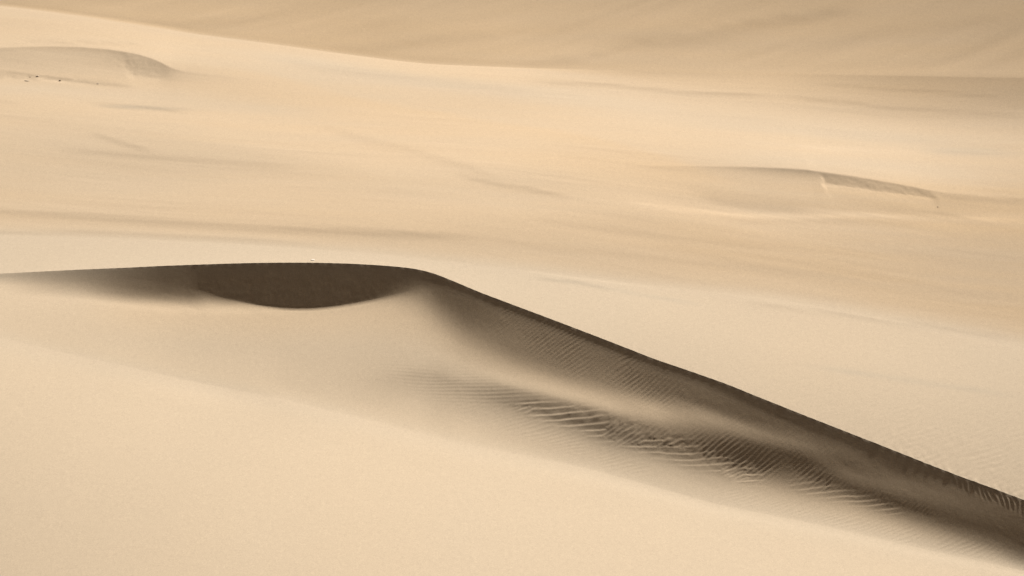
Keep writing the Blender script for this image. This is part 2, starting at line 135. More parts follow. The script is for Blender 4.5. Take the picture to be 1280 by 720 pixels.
[-148,0,-1,0,0,-2,-1,-1,-1,-3,-1,-1,-2,-2,1,-1,3,2,1,1,3,2,2,1,0,-1,-1,-1,-1,-1,0,-3,-4,-7,-10,-10,-10,-7,-6,-3,2,3,4,5,5,4,3,1,2,0,0,-2,-3,-2,-2,-2,-1,-1,-1,0,-2,-1,-1,-1,1,1,2,-2,-6,-11,-10,-6,-1,4,8,9,7,7,7,7,5,4,2,3,2,2,3,2,3,0,2,1,2,1,1,2,3,3,3,4,4,3,2,-1,-5,-7,-14,-21,-22,-9,1,4,3,4,7,6,2,-4,-3,-2,-3,-1,0,1,0,0,1,1,1,0,-1,-3,-1,-1,0,2,4,2,3,2,4,4,3,2,3,0,-1,-1,-2,-4,-4,-5,-5,-5,-5,-4,-5,-5,-4,-4,-4,-4,-4,-3,-3,0,4,6,5,3,-5,-12,-10,-7,-5,-8,-7,-4,-8,-7,-5,-5,-3,-2,-2,-2,-1,-2,0],
[-147,0,-1,0,-1,-1,-1,-2,-2,-1,-2,-2,-1,-1,-1,1,1,1,1,1,0,2,0,0,-2,-1,-2,-2,-5,-7,-11,-11,-8,-4,0,1,2,3,6,5,5,2,1,1,1,0,0,1,-1,0,-1,-2,-2,-1,-2,-1,-1,-1,0,-2,0,-1,-1,-2,-4,-7,-10,-6,-1,6,7,8,7,6,4,3,3,3,2,2,2,0,1,1,2,2,1,1,0,2,0,1,-1,1,2,3,3,5,2,-4,-8,-11,-11,-7,-2,1,7,14,12,1,-2,0,2,3,0,-3,-6,-6,-6,-3,-1,-1,0,0,1,1,0,1,1,0,1,1,1,2,3,1,1,0,1,3,2,3,2,2,1,0,-1,-2,-4,-3,-5,-6,-4,-5,-5,-4,-5,-3,-5,-4,-6,-5,-3,-3,-1,0,4,5,2,1,-8,-12,-9,-6,-6,-7,-7,-2,-8,-6,-6,-2,-3,-3,-2,0,-2,0,-2],
[-146,-1,0,-1,0,-3,0,-2,-2,-2,-1,-1,-2,-1,-1,1,1,-1,-1,0,1,0,0,-2,-5,-4,-5,-7,-8,-7,-3,1,2,4,4,5,4,3,1,1,0,0,1,0,1,0,1,1,1,0,-2,-1,-3,-3,-2,-1,-1,-2,-1,-1,-2,-2,-5,-5,-5,-2,1,3,5,5,5,1,1,2,1,2,1,1,2,1,0,1,1,1,1,1,1,1,1,0,0,0,0,1,-1,-2,-2,-2,0,6,9,10,8,3,1,1,2,-1,-3,-3,0,2,2,1,-2,-3,-6,-5,-3,-3,-1,0,0,0,0,2,2,2,2,2,1,2,2,1,2,1,0,0,1,2,2,2,2,1,-1,0,-3,-3,-3,-6,-5,-5,-6,-4,-4,-5,-4,-5,-5,-6,-5,-4,-4,-1,-1,1,4,3,1,-2,-11,-11,-6,-6,-8,-6,-7,-3,-7,-5,-4,-5,-2,-2,-1,-2,0,-2,1],
[7,0,-1,1,-1,1,-1,1,0,2,0,1,1,0,1,1,-1,0,-1,0,0,0,0,-1,-3,-2,-2,-2,0,1,2,2,1,1,2,0,1,0,1,1,0,1,0,1,-1,1,1,0,0,-1,0,0,1,1,1,0,0,2,0,1,1,0,1,1,3,3,2,4,2,2,1,2,1,0,2,1,1,2,1,1,2,1,0,1,0,0,0,0,0,-1,0,-1,1,-2,-2,-2,-3,-3,-2,-4,-4,-5,-6,-6,-7,-7,-9,-7,-9,-6,-6,-6,-6,-8,-7,-8,-5,-2,-1,0,1,-1,1,0,2,0,1,1,1,-1,0,1,1,1,0,0,-1,-1,-2,-3,-2,-2,-2,-2,-3,-5,-4,-5,-6,-5,-6,-6,-5,-5,-5,-6,-4,-5,-2,-3,-2,-1,-1,0,0,1,4,2,1,-2,-7,-6,-4,-4,-3,-5,-4,-1,-4,-3,-3,-1,-2,-2,-1,-2,-1,0,-2],
[7,-1,1,-1,0,-1,0,0,0,0,1,1,0,2,0,-1,1,-1,0,0,1,1,0,-2,-2,-1,-1,0,0,2,1,1,1,1,0,1,1,0,1,0,1,0,0,0,1,1,0,0,0,0,0,0,0,1,0,1,1,0,2,0,0,1,2,1,2,3,4,2,2,2,1,1,1,1,1,1,2,1,1,1,1,1,2,0,1,0,0,0,-1,0,0,0,-2,-1,-1,-2,-2,-3,-3,-3,-4,-5,-5,-7,-6,-8,-6,-8,-6,-6,-5,-5,-5,-7,-6,-6,-2,-2,0,0,-1,0,0,1,0,1,1,0,-1,1,0,1,0,1,-1,-1,-2,-2,-2,-2,-2,-2,-3,-4,-3,-5,-5,-6,-5,-7,-6,-5,-5,-5,-6,-4,-6,-2,-4,-2,-2,-1,0,-1,0,2,2,2,0,-3,-7,-5,-4,-4,-4,-4,-2,-3,-4,-4,-2,-3,-2,-1,-2,0,-2,-1,0],
[7,1,-1,-1,-1,0,-1,-1,1,0,0,-1,0,0,0,0,0,0,0,2,2,1,0,0,-3,0,0,1,1,1,1,0,2,0,1,0,0,1,0,1,0,0,1,1,0,0,0,1,0,0,0,0,0,0,1,0,1,1,0,1,1,1,1,2,3,2,1,2,2,2,1,1,2,1,1,2,1,1,1,2,1,1,0,1,0,0,1,-1,0,0,0,-1,0,-1,-2,-2,-2,-1,-3,-3,-3,-4,-5,-5,-6,-5,-6,-4,-4,-3,-4,-3,-5,-3,-5,-3,-3,-1,-1,-1,-1,-1,-2,0,0,0,0,-1,-1,-1,0,-1,-1,-1,-1,-2,-3,-3,-3,-2,-3,-3,-2,-4,-5,-4,-6,-5,-7,-6,-6,-6,-5,-5,-5,-6,-3,-3,-2,-3,-1,-2,0,-1,0,3,2,0,0,-5,-7,-4,-5,-3,-5,-4,-1,-3,-3,-2,-3,-2,-1,-2,-1,-1,-1,0,-1],
[9,-1,-1,0,-1,-2,-1,-1,-1,-1,0,-1,0,-1,-1,0,1,0,2,1,3,2,1,-2,0,0,1,0,2,1,1,1,0,1,-1,2,0,1,0,1,0,1,0,0,1,0,1,-1,0,0,0,0,1,0,0,1,0,0,0,1,1,1,2,2,2,2,2,2,1,1,1,1,1,2,1,1,2,1,2,1,1,2,0,1,0,1,-1,1,0,-1,0,0,-1,-1,-1,-1,-1,-2,-1,-2,-4,-3,-5,-4,-6,-5,-4,-5,-3,-4,-2,-4,-4,-5,-4,-2,-2,-1,-1,-1,-2,-1,-1,0,0,0,-2,-1,-1,-1,-1,-1,0,-2,-1,-4,-3,-3,-3,-2,-2,-3,-5,-6,-8,-10,-9,-9,-6,-4,-3,-1,-3,-4,-3,-3,-3,-4,-2,-2,-2,0,-1,1,1,3,1,0,-1,-5,-7,-5,-3,-5,-3,-5,1,-3,-3,-3,-2,-2,-2,-1,-1,-1,0,-1,0],
[6,-1,0,-2,0,-1,-2,-2,-1,0,-1,-1,-1,-1,-1,-1,0,2,1,4,3,2,1,0,0,1,1,2,1,1,1,1,0,0,1,0,1,0,1,0,0,1,0,1,0,1,0,1,0,0,0,-1,0,-1,0,1,0,0,1,1,1,1,1,3,1,1,2,1,1,1,1,2,1,1,2,1,1,2,2,1,2,0,2,0,1,0,0,0,-1,1,0,-1,0,-1,-1,-1,-2,-2,-2,-3,-2,-5,-4,-6,-4,-4,-5,-2,-2,-1,-2,-2,-3,-2,-2,-1,-1,-1,-2,-2,-3,-1,0,-2,0,-2,-1,-2,-2,-1,-1,-1,-2,-2,-4,-3,-4,-3,-2,-3,-2,-3,-5,-6,-7,-6,-6,-5,-6,-6,-5,-6,-6,-6,-7,-4,-3,-3,-4,-2,-2,-1,1,4,4,5,2,1,-3,-6,-5,-4,-5,-4,-4,-4,3,-4,-3,-2,-2,-1,-1,-1,-1,-1,0,-1,-1],
[9,-1,-1,-1,-2,-2,-2,-2,-1,-3,-2,-1,-2,-2,-1,-1,0,2,3,4,4,4,0,0,2,1,1,2,1,1,1,1,0,0,1,0,1,1,0,0,2,-1,1,0,1,1,0,0,0,0,0,0,-1,0,0,-1,1,1,0,0,1,1,2,1,1,2,1,1,1,1,1,1,1,2,1,2,2,1,1,2,1,1,1,1,0,1,0,0,1,0,-1,0,-1,0,-1,-3,-1,-2,-3,-2,-3,-2,-4,-2,-3,-2,-2,-2,-3,-2,-3,-2,-2,-2,0,-1,0,-1,-2,-4,-2,-2,-1,0,-2,-2,-3,-2,-1,-2,-1,-3,-2,-4,-4,-4,-3,-3,-2,-2,-2,-3,-5,-5,-5,-5,-4,-5,-5,-4,-4,-5,-4,-6,-3,-3,-3,-3,-2,-3,-1,-1,-1,-3,-3,-8,-2,9,2,-6,-5,-4,-4,-4,-5,-1,0,-3,-2,-2,-1,-2,-1,-1,-1,0,-1,0,0],
[8,-1,-1,-1,-2,-2,-2,-3,-3,-1,-3,-3,-2,-2,-2,-2,1,3,4,5,5,3,1,1,2,2,2,1,2,1,1,1,0,0,0,1,1,1,0,1,-1,1,1,1,0,0,1,0,0,0,-1,0,-1,0,0,-1,0,0,0,1,0,2,0,1,1,1,1,0,1,0,1,0,1,1,2,2,1,3,2,2,2,2,1,1,2,0,1,0,0,-1,1,0,-1,-1,-1,-2,-3,-4,-4,-6,-7,-8,-8,-10,-8,-9,-6,-6,-4,-4,1,5,12,11,7,3,-1,-1,-1,-1,0,0,0,0,-2,-2,-2,-2,-2,-1,-2,-2,-3,-3,-4,-4,-4,-2,-3,0,-3,-4,-5,-5,-5,-3,-5,-5,-4,-3,-4,-5,-6,-4,-3,-2,-3,-2,-3,-1,-1,-1,0,-1,-1,-1,-1,-7,-5,-1,-3,-5,-4,-4,-4,-2,1,-2,-2,-2,-2,-1,-1,-1,0,-1,-1,0,-1],
[5,0,-2,-1,-2,-1,-3,-1,-2,-3,-3,-2,-3,-2,-2,-1,1,3,5,5,5,2,1,1,3,1,1,3,1,-1,-1,1,2,2,2,1,0,1,0,0,1,1,0,1,1,0,0,0,0,0,0,-1,-1,-1,-3,-1,-2,-2,-1,-2,-1,-1,1,1,1,1,1,2,0,1,1,1,2,1,2,2,3,2,3,2,3,3,3,2,2,1,1,0,0,1,-1,0,1,-2,-2,-3,-6,-8,-12,-12,-11,-8,-4,0,1,3,2,2,1,1,-2,-3,-8,-9,-9,-7,-3,1,9,14,11,8,3,-1,-2,-2,-2,-2,-2,-2,-2,-2,-3,-4,-4,-3,-3,-4,-1,-4,-3,-4,-3,-2,-2,-4,-4,-5,-4,-4,-5,-5,-5,-3,-2,-3,-3,-3,-2,-1,0,0,-1,-1,0,-1,0,-4,-5,-6,-6,-4,-4,-4,-4,0,0,-3,-2,-2,-1,-1,-1,-1,-1,0,0,-1,0],
[3,-1,-1,-1,-1,-2,-1,-2,-2,-3,-1,-2,-2,-2,-1,0,0,3,4,6,4,1,1,1,2,0,-1,-2,1,1,0,1,5,5,1,1,1,-1,2,0,1,0,1,0,0,1,0,1,0,-1,-1,-1,-1,-3,-1,-3,-4,-3,-2,-3,-1,-1,-1,1,1,0,1,1,1,1,1,2,1,2,1,2,2,2,2,2,2,2,1,3,2,3,3,3,3,1,1,1,-1,0,-2,-2,-4,-4,-4,-4,-3,-2,-1,-1,-1,-1,0,0,0,0,-1,-4,-5,-5,-4,-4,-5,-5,-8,-9,-7,-7,-5,-3,-2,-3,-2,-2,-2,-3,-2,0,2,5,8,8,5,2,-6,-10,-9,-3,0,-2,-5,-3,0,3,2,-2,-5,-6,-4,-2,-3,-2,-2,-2,-1,0,-1,0,0,-1,-1,0,0,-3,-6,-6,-5,-5,-5,-5,-5,0,-2,-3,-3,-2,-2,-1,-2,0,-1,-2,0,0,0],
[-2,-1,0,-1,-1,-1,-1,0,-2,-1,-2,-2,0,-1,-1,0,2,2,5,5,2,1,-1,-1,1,-2,-6,-7,-1,8,11,7,3,0,2,0,0,1,-1,1,0,0,1,1,1,0,0,-1,0,-1,-1,-1,-2,-2,-2,-3,-2,-2,-2,-1,-1,-1,1,0,1,2,1,0,2,1,1,1,2,1,2,2,1,1,1,1,0,0,1,0,1,1,3,2,2,3,2,0,1,1,0,-1,0,-2,-2,-1,-1,-1,-1,0,0,0,0,0,0,-1,-1,-3,-3,-4,-3,-2,-1,-3,-5,-6,-7,-6,-6,-4,-3,-2,-1,-1,-1,-1,-1,-1,1,2,1,1,0,-2,-3,-5,-8,-12,-14,-11,-3,0,0,-5,-9,-7,1,7,7,1,-2,-4,-4,-3,-1,-1,1,1,1,2,1,4,2,-3,-4,-7,-5,-5,-5,-6,-3,-1,-4,-4,-3,-2,-2,-2,-1,-2,-1,0,-1,-1,-1],
[-3,0,-1,-1,0,-1,-1,-1,0,-1,-2,-1,-1,0,1,1,0,3,4,4,2,0,-3,-2,-21,3,11,12,7,3,1,1,-1,1,-1,0,0,0,0,0,1,1,0,0,0,0,1,-1,-1,-1,-2,-2,-1,-2,-2,-1,-1,-1,-1,0,0,2,1,1,1,1,1,1,1,1,2,2,1,2,2,0,2,1,0,1,-1,0,-1,0,-1,0,-2,0,-1,-1,0,1,3,2,3,3,1,1,0,0,0,0,0,0,0,0,-1,0,0,-1,-2,-2,-2,-2,-1,-1,-1,-2,-3,-4,-3,-4,-2,-3,-2,-1,-2,-1,-2,-1,-1,0,-2,-2,-2,-4,-4,-4,-4,-3,-3,-4,-4,-4,-5,-8,-9,-8,-5,-3,-6,-10,-11,-8,-4,-1,0,1,1,1,2,0,1,2,2,5,3,5,5,0,-5,-6,-6,-5,-4,-1,-4,-4,-3,-3,-3,-2,-2,-1,-1,-2,-1,0,0],
[-6,-1,0,0,-1,0,-1,0,0,-1,0,0,0,1,0,1,2,2,4,4,1,-3,-20,-4,20,4,4,4,3,1,0,0,0,-2,0,0,-1,-1,1,0,0,0,0,1,0,0,-2,0,-2,-1,-2,-1,-2,-1,-2,0,0,1,0,1,2,1,1,1,2,1,1,2,1,2,2,1,1,2,1,2,1,1,1,0,0,0,0,-1,-1,-1,-1,-2,-1,-2,-1,0,-2,0,1,2,2,3,4,3,1,1,-1,0,0,0,1,-1,-1,-1,-1,-2,-2,-1,-1,-1,-1,-2,-3,-2,-2,-1,-2,-1,-2,-1,-2,-2,-1,-1,-1,-2,-2,-3,-5,-5,-5,-4,-4,-2,-4,-3,-3,-2,-3,-3,-5,-4,-4,-4,-5,-5,-3,-2,-1,-1,-1,0,0,1,-1,-1,-1,-2,-1,-2,-3,0,6,-2,-6,-6,-5,-5,-3,-2,-5,-5,-3,-4,-2,-2,-2,-2,-1,-1,-1,-1,-1],
[-9,0,0,0,0,-1,1,-1,0,1,0,1,1,0,2,2,0,2,3,3,-13,-10,5,6,10,3,1,3,2,1,0,-2,-1,0,-1,-1,0,0,-1,0,0,1,0,0,0,-1,-1,-2,-2,-2,-1,-3,-1,-1,1,0,1,1,2,2,1,1,2,2,1,2,2,1,2,2,1,2,2,2,1,1,1,1,1,0,2,-1,0,0,-1,-1,-2,-1,-2,-1,-1,-2,-1,-1,-1,1,3,3,3,2,2,1,1,0,1,0,-1,1,-1,-1,-1,-2,-2,0,-1,-1,-2,-2,-2,-2,-2,-1,-1,-1,-2,-2,-1,-1,-1,-2,-1,-2,-2,-4,-5,-5,-4,-5,-2,-4,-3,-3,-2,-2,-3,-4,-4,-3,-2,-2,-3,-3,-2,0,-1,-1,1,0,1,0,0,1,0,0,1,0,-2,-2,-6,-7,-7,-5,-6,-6,-3,-2,-6,-4,-4,-3,-3,-2,-2,-2,-2,0,-2,-1,0],
[-11,1,-1,0,0,1,-1,1,1,0,0,1,2,3,1,1,3,0,-3,-6,-9,-7,12,5,1,1,3,1,2,1,0,0,-1,-1,-1,0,-1,0,0,1,1,0,1,-1,0,-1,-1,-2,-1,-3,-2,-1,-1,1,0,1,1,2,2,2,2,3,1,2,2,1,2,2,2,1,2,2,2,1,2,2,1,1,1,1,-1,1,0,0,0,-1,-1,-1,-1,-1,-3,-1,-1,-1,1,0,1,2,2,2,2,1,1,1,0,0,1,-1,0,-1,-2,-1,-1,-1,0,-1,-2,-1,-2,-1,-2,-1,-1,-2,0,-2,-1,-2,-1,-1,-2,-2,-3,-4,-4,-5,-4,-3,-3,-3,-2,-3,-2,-2,-3,-3,-2,-2,-2,-3,-3,-1,-1,-1,0,0,0,1,0,1,0,-1,0,1,-1,0,-1,-2,-7,-10,-6,-6,-6,-5,-2,-4,-6,-4,-4,-3,-3,-3,-2,-1,-1,-2,-1,-1,-1],
[-14,0,0,0,1,0,1,0,1,1,2,2,2,2,2,2,1,-1,-5,-16,5,2,-4,-2,1,0,0,1,1,1,1,0,-1,-1,1,-1,1,0,2,1,0,2,0,1,0,-1,-1,0,-2,0,-1,-1,0,0,1,2,2,2,2,2,2,2,3,1,2,1,2,2,1,3,2,1,3,1,2,1,1,2,0,1,1,0,0,-1,0,0,0,-1,-2,0,0,-2,-1,0,0,1,1,0,2,1,2,1,1,0,0,1,0,0,-1,-1,-1,-1,0,-1,-1,-1,-1,-2,-1,-2,0,-1,-1,-1,-2,-1,-1,-1,-2,0,-2,-2,-4,-4,-4,-4,-3,-2,-3,-2,-2,-1,-2,-2,-3,-2,-3,-2,-1,-2,-1,-1,0,0,-1,1,0,0,0,-1,-1,1,0,-1,1,-1,-2,-5,-8,-8,-6,-6,-6,-4,-2,-5,-5,-6,-4,-3,-2,-3,-2,-2,-2,-1,-1,-1,-1],
[-13,-1,1,0,0,1,0,0,1,1,1,2,2,2,3,1,0,-1,-3,-3,-8,-8,-4,-4,-3,0,0,1,0,1,1,0,0,1,0,1,1,2,2,1,3,1,2,0,0,1,0,-2,0,0,0,0,0,2,2,1,2,1,3,2,2,2,2,2,1,3,1,2,2,2,2,2,1,3,1,1,1,0,2,0,0,1,1,0,0,-1,-1,0,0,-1,-1,0,0,-1,1,1,0,2,0,1,0,1,1,1,1,0,0,0,-1,0,-1,0,-1,-1,-1,-1,-1,-1,-1,-1,0,-2,0,-2,-1,0,-2,-1,0,-2,-1,-3,-4,-3,-4,-3,-2,-2,-2,-2,-1,-2,-1,-3,-1,-2,-2,-1,-2,-2,0,0,0,0,1,-1,0,0,0,-1,1,-1,-1,1,-1,-1,-3,-6,-9,-8,-5,-6,-5,-5,-3,-4,-7,-4,-4,-3,-4,-2,-2,-2,-2,-1,-1,-1,-1],
[-15,1,0,0,0,0,0,1,0,1,1,2,3,2,1,2,0,-2,-5,-6,-11,-7,-7,-6,-4,-1,0,-1,1,1,0,1,2,1,1,3,2,3,2,3,2,2,2,2,0,1,0,1,0,0,1,1,2,0,2,2,2,2,2,2,2,2,1,3,1,2,2,2,2,1,2,3,2,1,1,1,2,1,0,0,1,0,0,0,0,0,0,-1,0,-1,0,0,0,1,0,0,2,0,1,1,1,1,0,1,0,1,0,-1,1,-2,0,-1,0,0,-1,0,-1,-1,-1,0,-2,1,-2,0,-1,-2,0,0,-2,-1,-2,-3,-3,-3,-3,-2,-3,-1,-2,0,-2,-1,-2,-1,-2,-2,-1,-1,-1,0,-1,1,0,2,0,0,0,0,-1,0,-2,0,0,-1,0,-3,-4,-7,-9,-8,-5,-6,-5,-3,-3,-6,-6,-4,-4,-4,-3,-2,-2,-2,-1,-2,-1,-1,-1],
[-15,0,0,0,0,0,1,0,0,0,2,2,1,2,2,1,-1,-3,-5,-10,-13,-9,-7,-6,-3,-1,-1,-1,-1,-1,1,1,2,2,3,2,4,3,4,4,3,2,2,2,2,0,2,1,1,1,1,3,1,2,1,3,1,3,1,2,3,1,3,1,2,1,2,2,2,2,2,2,1,1,2,1,1,1,0,1,1,0,0,0,-1,-1,0,0,0,-1,0,1,-1,1,1,2,0,2,0,1,0,1,1,1,1,0,0,0,-1,0,-1,1,-1,0,0,-2,0,-1,0,0,0,-2,0,-1,0,-1,0,-2,0,-2,-3,-2,-3,-4,-2,-2,-1,-2,0,-2,0,-1,-2,-1,-1,-1,0,-1,0,0,1,0,1,0,0,0,-1,-1,-1,-1,0,0,0,0,0,-3,-5,-8,-10,-6,-6,-5,-5,-4,-4,-5,-6,-5,-4,-4,-2,-3,-3,-1,-2,-2,-1,-1,-1],
[-14,0,0,1,-1,0,-1,-1,-1,-1,0,0,1,0,0,-2,-2,-2,-5,-11,-9,-6,-4,-2,0,0,0,0,0,0,0,1,1,2,2,3,3,3,4,2,3,3,1,1,2,1,0,1,1,2,1,1,2,2,2,2,3,1,2,3,1,3,1,2,3,2,2,1,2,2,2,1,2,1,1,1,0,1,1,0,0,0,-1,0,0,0,0,-1,0,0,0,0,1,1,1,1,1,1,1,0,2,0,2,0,1,0,0,0,0,0,0,-1,0,-1,0,0,0,-1,0,-1,0,0,-1,0,-1,0,-2,-1,-1,-2,-2,-3,-3,-2,-2,-2,-1,0,-1,0,-1,-1,0,-1,-1,-1,0,-1,-1,-1,0,1,1,-1,0,-1,-1,-1,-1,0,0,0,0,0,0,-3,-4,-9,-8,-7,-5,-6,-5,-3,-4,-6,-5,-5,-5,-2,-4,-2,-2,-3,-1,-1,-1,-1,-1],
[-9,-1,0,-1,0,-2,-2,-1,-4,-2,-2,-2,-1,-2,-3,-3,-5,-2,-5,-7,-6,-2,0,1,3,1,2,2,0,0,0,1,1,1,2,3,3,4,1,3,2,1,2,1,0,1,0,1,1,0,2,1,2,2,2,2,2,3,2,2,3,1,3,2,1,2,2,3,2,2,2,1,1,2,1,1,0,0,0,1,-1,0,1,-1,0,0,-1,0,-1,1,0,0,1,0,1,2,1,1,1,1,1,1,0,1,0,1,0,0,-1,0,0,-1,1,0,-1,0,0,0,0,0,-1,0,-1,-1,-1,0,-1,0,-3,-1,-3,-3,-2,-2,-2,0,-1,0,0,-1,0,-1,-1,-2,-1,-1,-1,-1,-1,1,-1,0,0,0,-1,-2,0,-1,0,0,0,0,1,0,-2,-2,-6,-8,-8,-6,-7,-5,-5,-3,-5,-4,-6,-5,-3,-4,-3,-3,-1,-2,-2,-1,-1,-2,-1],
[-5,0,-2,-1,-2,-2,-2,-4,-3,-6,-3,-4,-4,-4,-5,-6,-6,-3,-3,-6,1,2,3,6,5,4,1,2,1,1,0,0,1,2,2,2,3,2,3,1,1,1,0,1,0,0,0,0,0,0,1,2,2,3,2,2,2,2,3,2,2,3,2,2,3,2,2,2,2,2,2,2,2,1,0,1,1,0,0,0,1,-1,-1,1,-1,-1,0,0,0,0,1,0,1,2,1,0,2,0,1,2,0,1,1,1,0,0,0,0,0,-1,0,0,-1,0,1,0,-1,1,-1,-1,0,-1,0,0,-1,-1,-1,-2,-1,-3,-2,-2,-2,-3,-1,0,0,-1,0,0,-1,-1,-2,-1,-1,-1,-1,-1,0,-1,1,-1,-1,-1,-1,0,-1,-1,0,0,1,0,0,0,0,-4,-7,-8,-8,-6,-6,-6,-4,-3,-5,-5,-6,-4,-4,-4,-2,-3,-3,-1,-2,-1,-2,0,-1],
[-2,-2,-1,-3,-2,-2,-4,-3,-5,-5,-5,-5,-6,-6,-6,-7,-4,-2,-2,-1,4,5,5,6,8,2,3,1,2,0,1,0,0,1,2,3,1,2,1,2,0,1,0,-1,-1,0,-1,0,0,1,1,1,2,1,3,2,3,2,3,2,3,2,2,3,2,3,2,2,3,2,1,2,1,1,2,0,1,0,1,0,-1,1,0,-1,0,0,-1,0,1,0,0,1,1,1,1,2,1,1,1,0,2,1,0,0,1,-1,0,-1,0,0,-1,1,-1,0,-1,0,1,-1,0,1,-1,-1,0,-2,0,-1,-1,-1,-2,-3,-2,-2,-2,-1,-1,-1,0,0,0,-1,-1,-2,0,-2,-1,-1,-2,0,-1,0,-1,1,-1,-1,-1,-1,-1,0,0,0,1,1,-1,0,-1,-5,-6,-8,-8,-6,-6,-5,-5,-4,-5,-5,-5,-6,-4,-2,-4,-2,-2,-2,-1,-2,-1,-1,-1],
[-6,-1,-2,-1,-2,-3,-3,-4,-3,-4,-6,-4,-6,-6,-6,-6,-2,-2,-3,2,5,5,6,6,8,3,2,2,1,0,0,-1,0,2,2,2,3,1,0,0,0,-1,0,-1,0,-2,0,-2,0,0,1,2,2,3,2,2,3,3,2,3,2,3,2,3,2,2,3,3,2,2,2,2,2,1,0,1,0,1,0,0,0,-1,0,0,-1,0,1,0,0,0,1,2,1,0,2,0,1,1,1,2,0,0,1,0,-1,0,0,0,-1,0,0,-1,0,0,0,0,0,0,0,-1,0,0,-1,0,-2,-1,-1,-2,-2,-1,-2,-2,-2,0,-1,0,0,0,-1,-1,-2,0,-2,-1,-2,-1,0,-2,0,-1,1,-1,-1,-1,-1,-1,0,0,0,1,0,0,1,-2,-1,-5,-8,-8,-7,-6,-5,-6,-3,-5,-5,-6,-5,-5,-4,-4,-2,-3,-2,-2,-2,-1,-1,-2,0],
[-10,-2,-1,-2,-2,-2,-2,-3,-3,-4,-3,-5,-5,-5,-7,-4,0,-2,-3,2,5,5,6,7,6,2,2,2,1,2,0,0,1,0,3,2,0,1,1,-1,0,-1,-1,-1,-2,-2,-1,0,-1,1,1,2,1,3,2,3,2,3,3,3,3,2,3,2,3,3,2,2,2,3,2,1,1,2,0,1,0,1,0,0,0,0,0,-1,1,0,-1,1,0,1,1,0,1,2,1,1,1,1,1,-1,1,1,0,-1,1,-1,-1,-1,0,-1,0,0,0,0,0,0,0,0,0,-1,0,-1,0,-1,0,-1,-2,-1,-2,-2,-2,-1,0,-2,1,-1,0,0,-1,-1,-1,-2,-2,-1,-1,-1,-2,1,-2,1,-1,-1,0,-1,-1,-1,0,0,1,0,1,0,-1,-1,-2,-5,-8,-9,-6,-6,-6,-5,-4,-4,-6,-6,-6,-4,-4,-4,-3,-2,-3,-2,-1,-2,-1,-1,-1],
[-15,-1,-1,-1,-2,-2,-2,-2,-2,-3,-3,-4,-4,-5,-4,-4,4,-3,-4,1,3,-2,-3,-3,4,2,3,5,7,6,6,5,3,4,2,1,1,0,-1,0,-1,-1,-2,-2,-1,-1,-2,-1,1,1,1,1,3,1,4,2,3,2,3,2,2,3,3,2,3,2,3,2,3,1,2,2,1,1,1,0,1,0,0,0,0,1,-1,0,0,0,0,0,1,1,1,1,1,1,0,2,0,0,1,1,0,0,-1,1,-2,0,-1,-1,-1,0,0,-1,1,-1,0,1,0,0,0,0,-1,0,-1,0,-1,-1,0,-2,-1,-2,-1,-1,-1,1,-1,1,-1,-1,-1,-1,-2,-2,-1,-1,-1,-1,-1,-1,0,-1,0,0,-1,-1,-1,1,-1,1,1,1,0,-1,-2,-2,-2,-6,-8,-7,-7,-6,-6,-5,-4,-5,-7,-5,-5,-5,-4,-3,-4,-2,-2,-2,-2,-1,-2,-1,-1],
[-21,0,-2,-1,-1,-2,-1,-1,-1,0,-3,-2,-3,-4,-4,-4,-9,-34,-22,-4,1,9,11,8,1,1,0,1,5,13,18,19,14,7,3,0,0,-1,0,-1,-1,-2,-1,-2,-3,-1,-1,0,1,1,1,2,2,3,1,3,3,3,1,3,3,2,2,2,2,3,2,3,1,3,1,2,1,0,1,1,0,0,0,0,0,0,0,0,0,0,1,1,0,1,1,1,1,1,1,0,1,1,-1,1,-1,0,0,-2,0,-1,-1,0,-1,-1,-1,1,-1,0,1,-1,1,0,0,0,0,0,0,-1,-1,-1,-1,-1,-1,-1,-1,-1,1,0,0,-1,0,-1,-2,-1,-2,-1,-2,-1,-1,-2,0,-1,1,0,0,0,0,1,2,1,2,0,-1,-2,-3,-3,-2,-3,-2,-6,-9,-7,-5,-6,-7,-4,-4,-5,-6,-6,-7,-4,-4,-4,-2,-4,-2,-2,-2,-1,-1,-1,-1],
[-27,-1,0,-1,-1,0,0,-1,0,0,0,-1,-2,-3,-5,-20,-45,-4,21,20,33,24,2,-7,-3,1,3,3,2,1,0,2,3,3,0,1,-1,-1,-1,-1,-1,-1,-3,-2,-2,-2,0,1,0,1,2,2,1,2,3,3,1,3,3,2,2,2,2,3,2,2,2,2,2,1,2,1,1,1,1,0,1,-1,1,0,0,-1,0,0,0,1,0,0,2,1,1,1,1,1,1,0,0,0,1,-1,0,-1,-1,0,-2,-1,-1,-1,-1,0,-1,-1,0,1,0,1,0,1,-1,1,0,-1,-1,0,0,0,-2,-1,-1,0,-1,0,0,-1,1,0,-1,-2,-1,-2,-2,-2,0,-1,-1,0,-1,1,2,2,2,2,2,1,1,1,0,-1,-4,-4,-5,-4,-3,-1,-3,-7,-8,-7,-6,-7,-5,-4,-5,-5,-6,-7,-4,-5,-4,-3,-3,-2,-2,-2,-1,-2,-1,-1,-1],
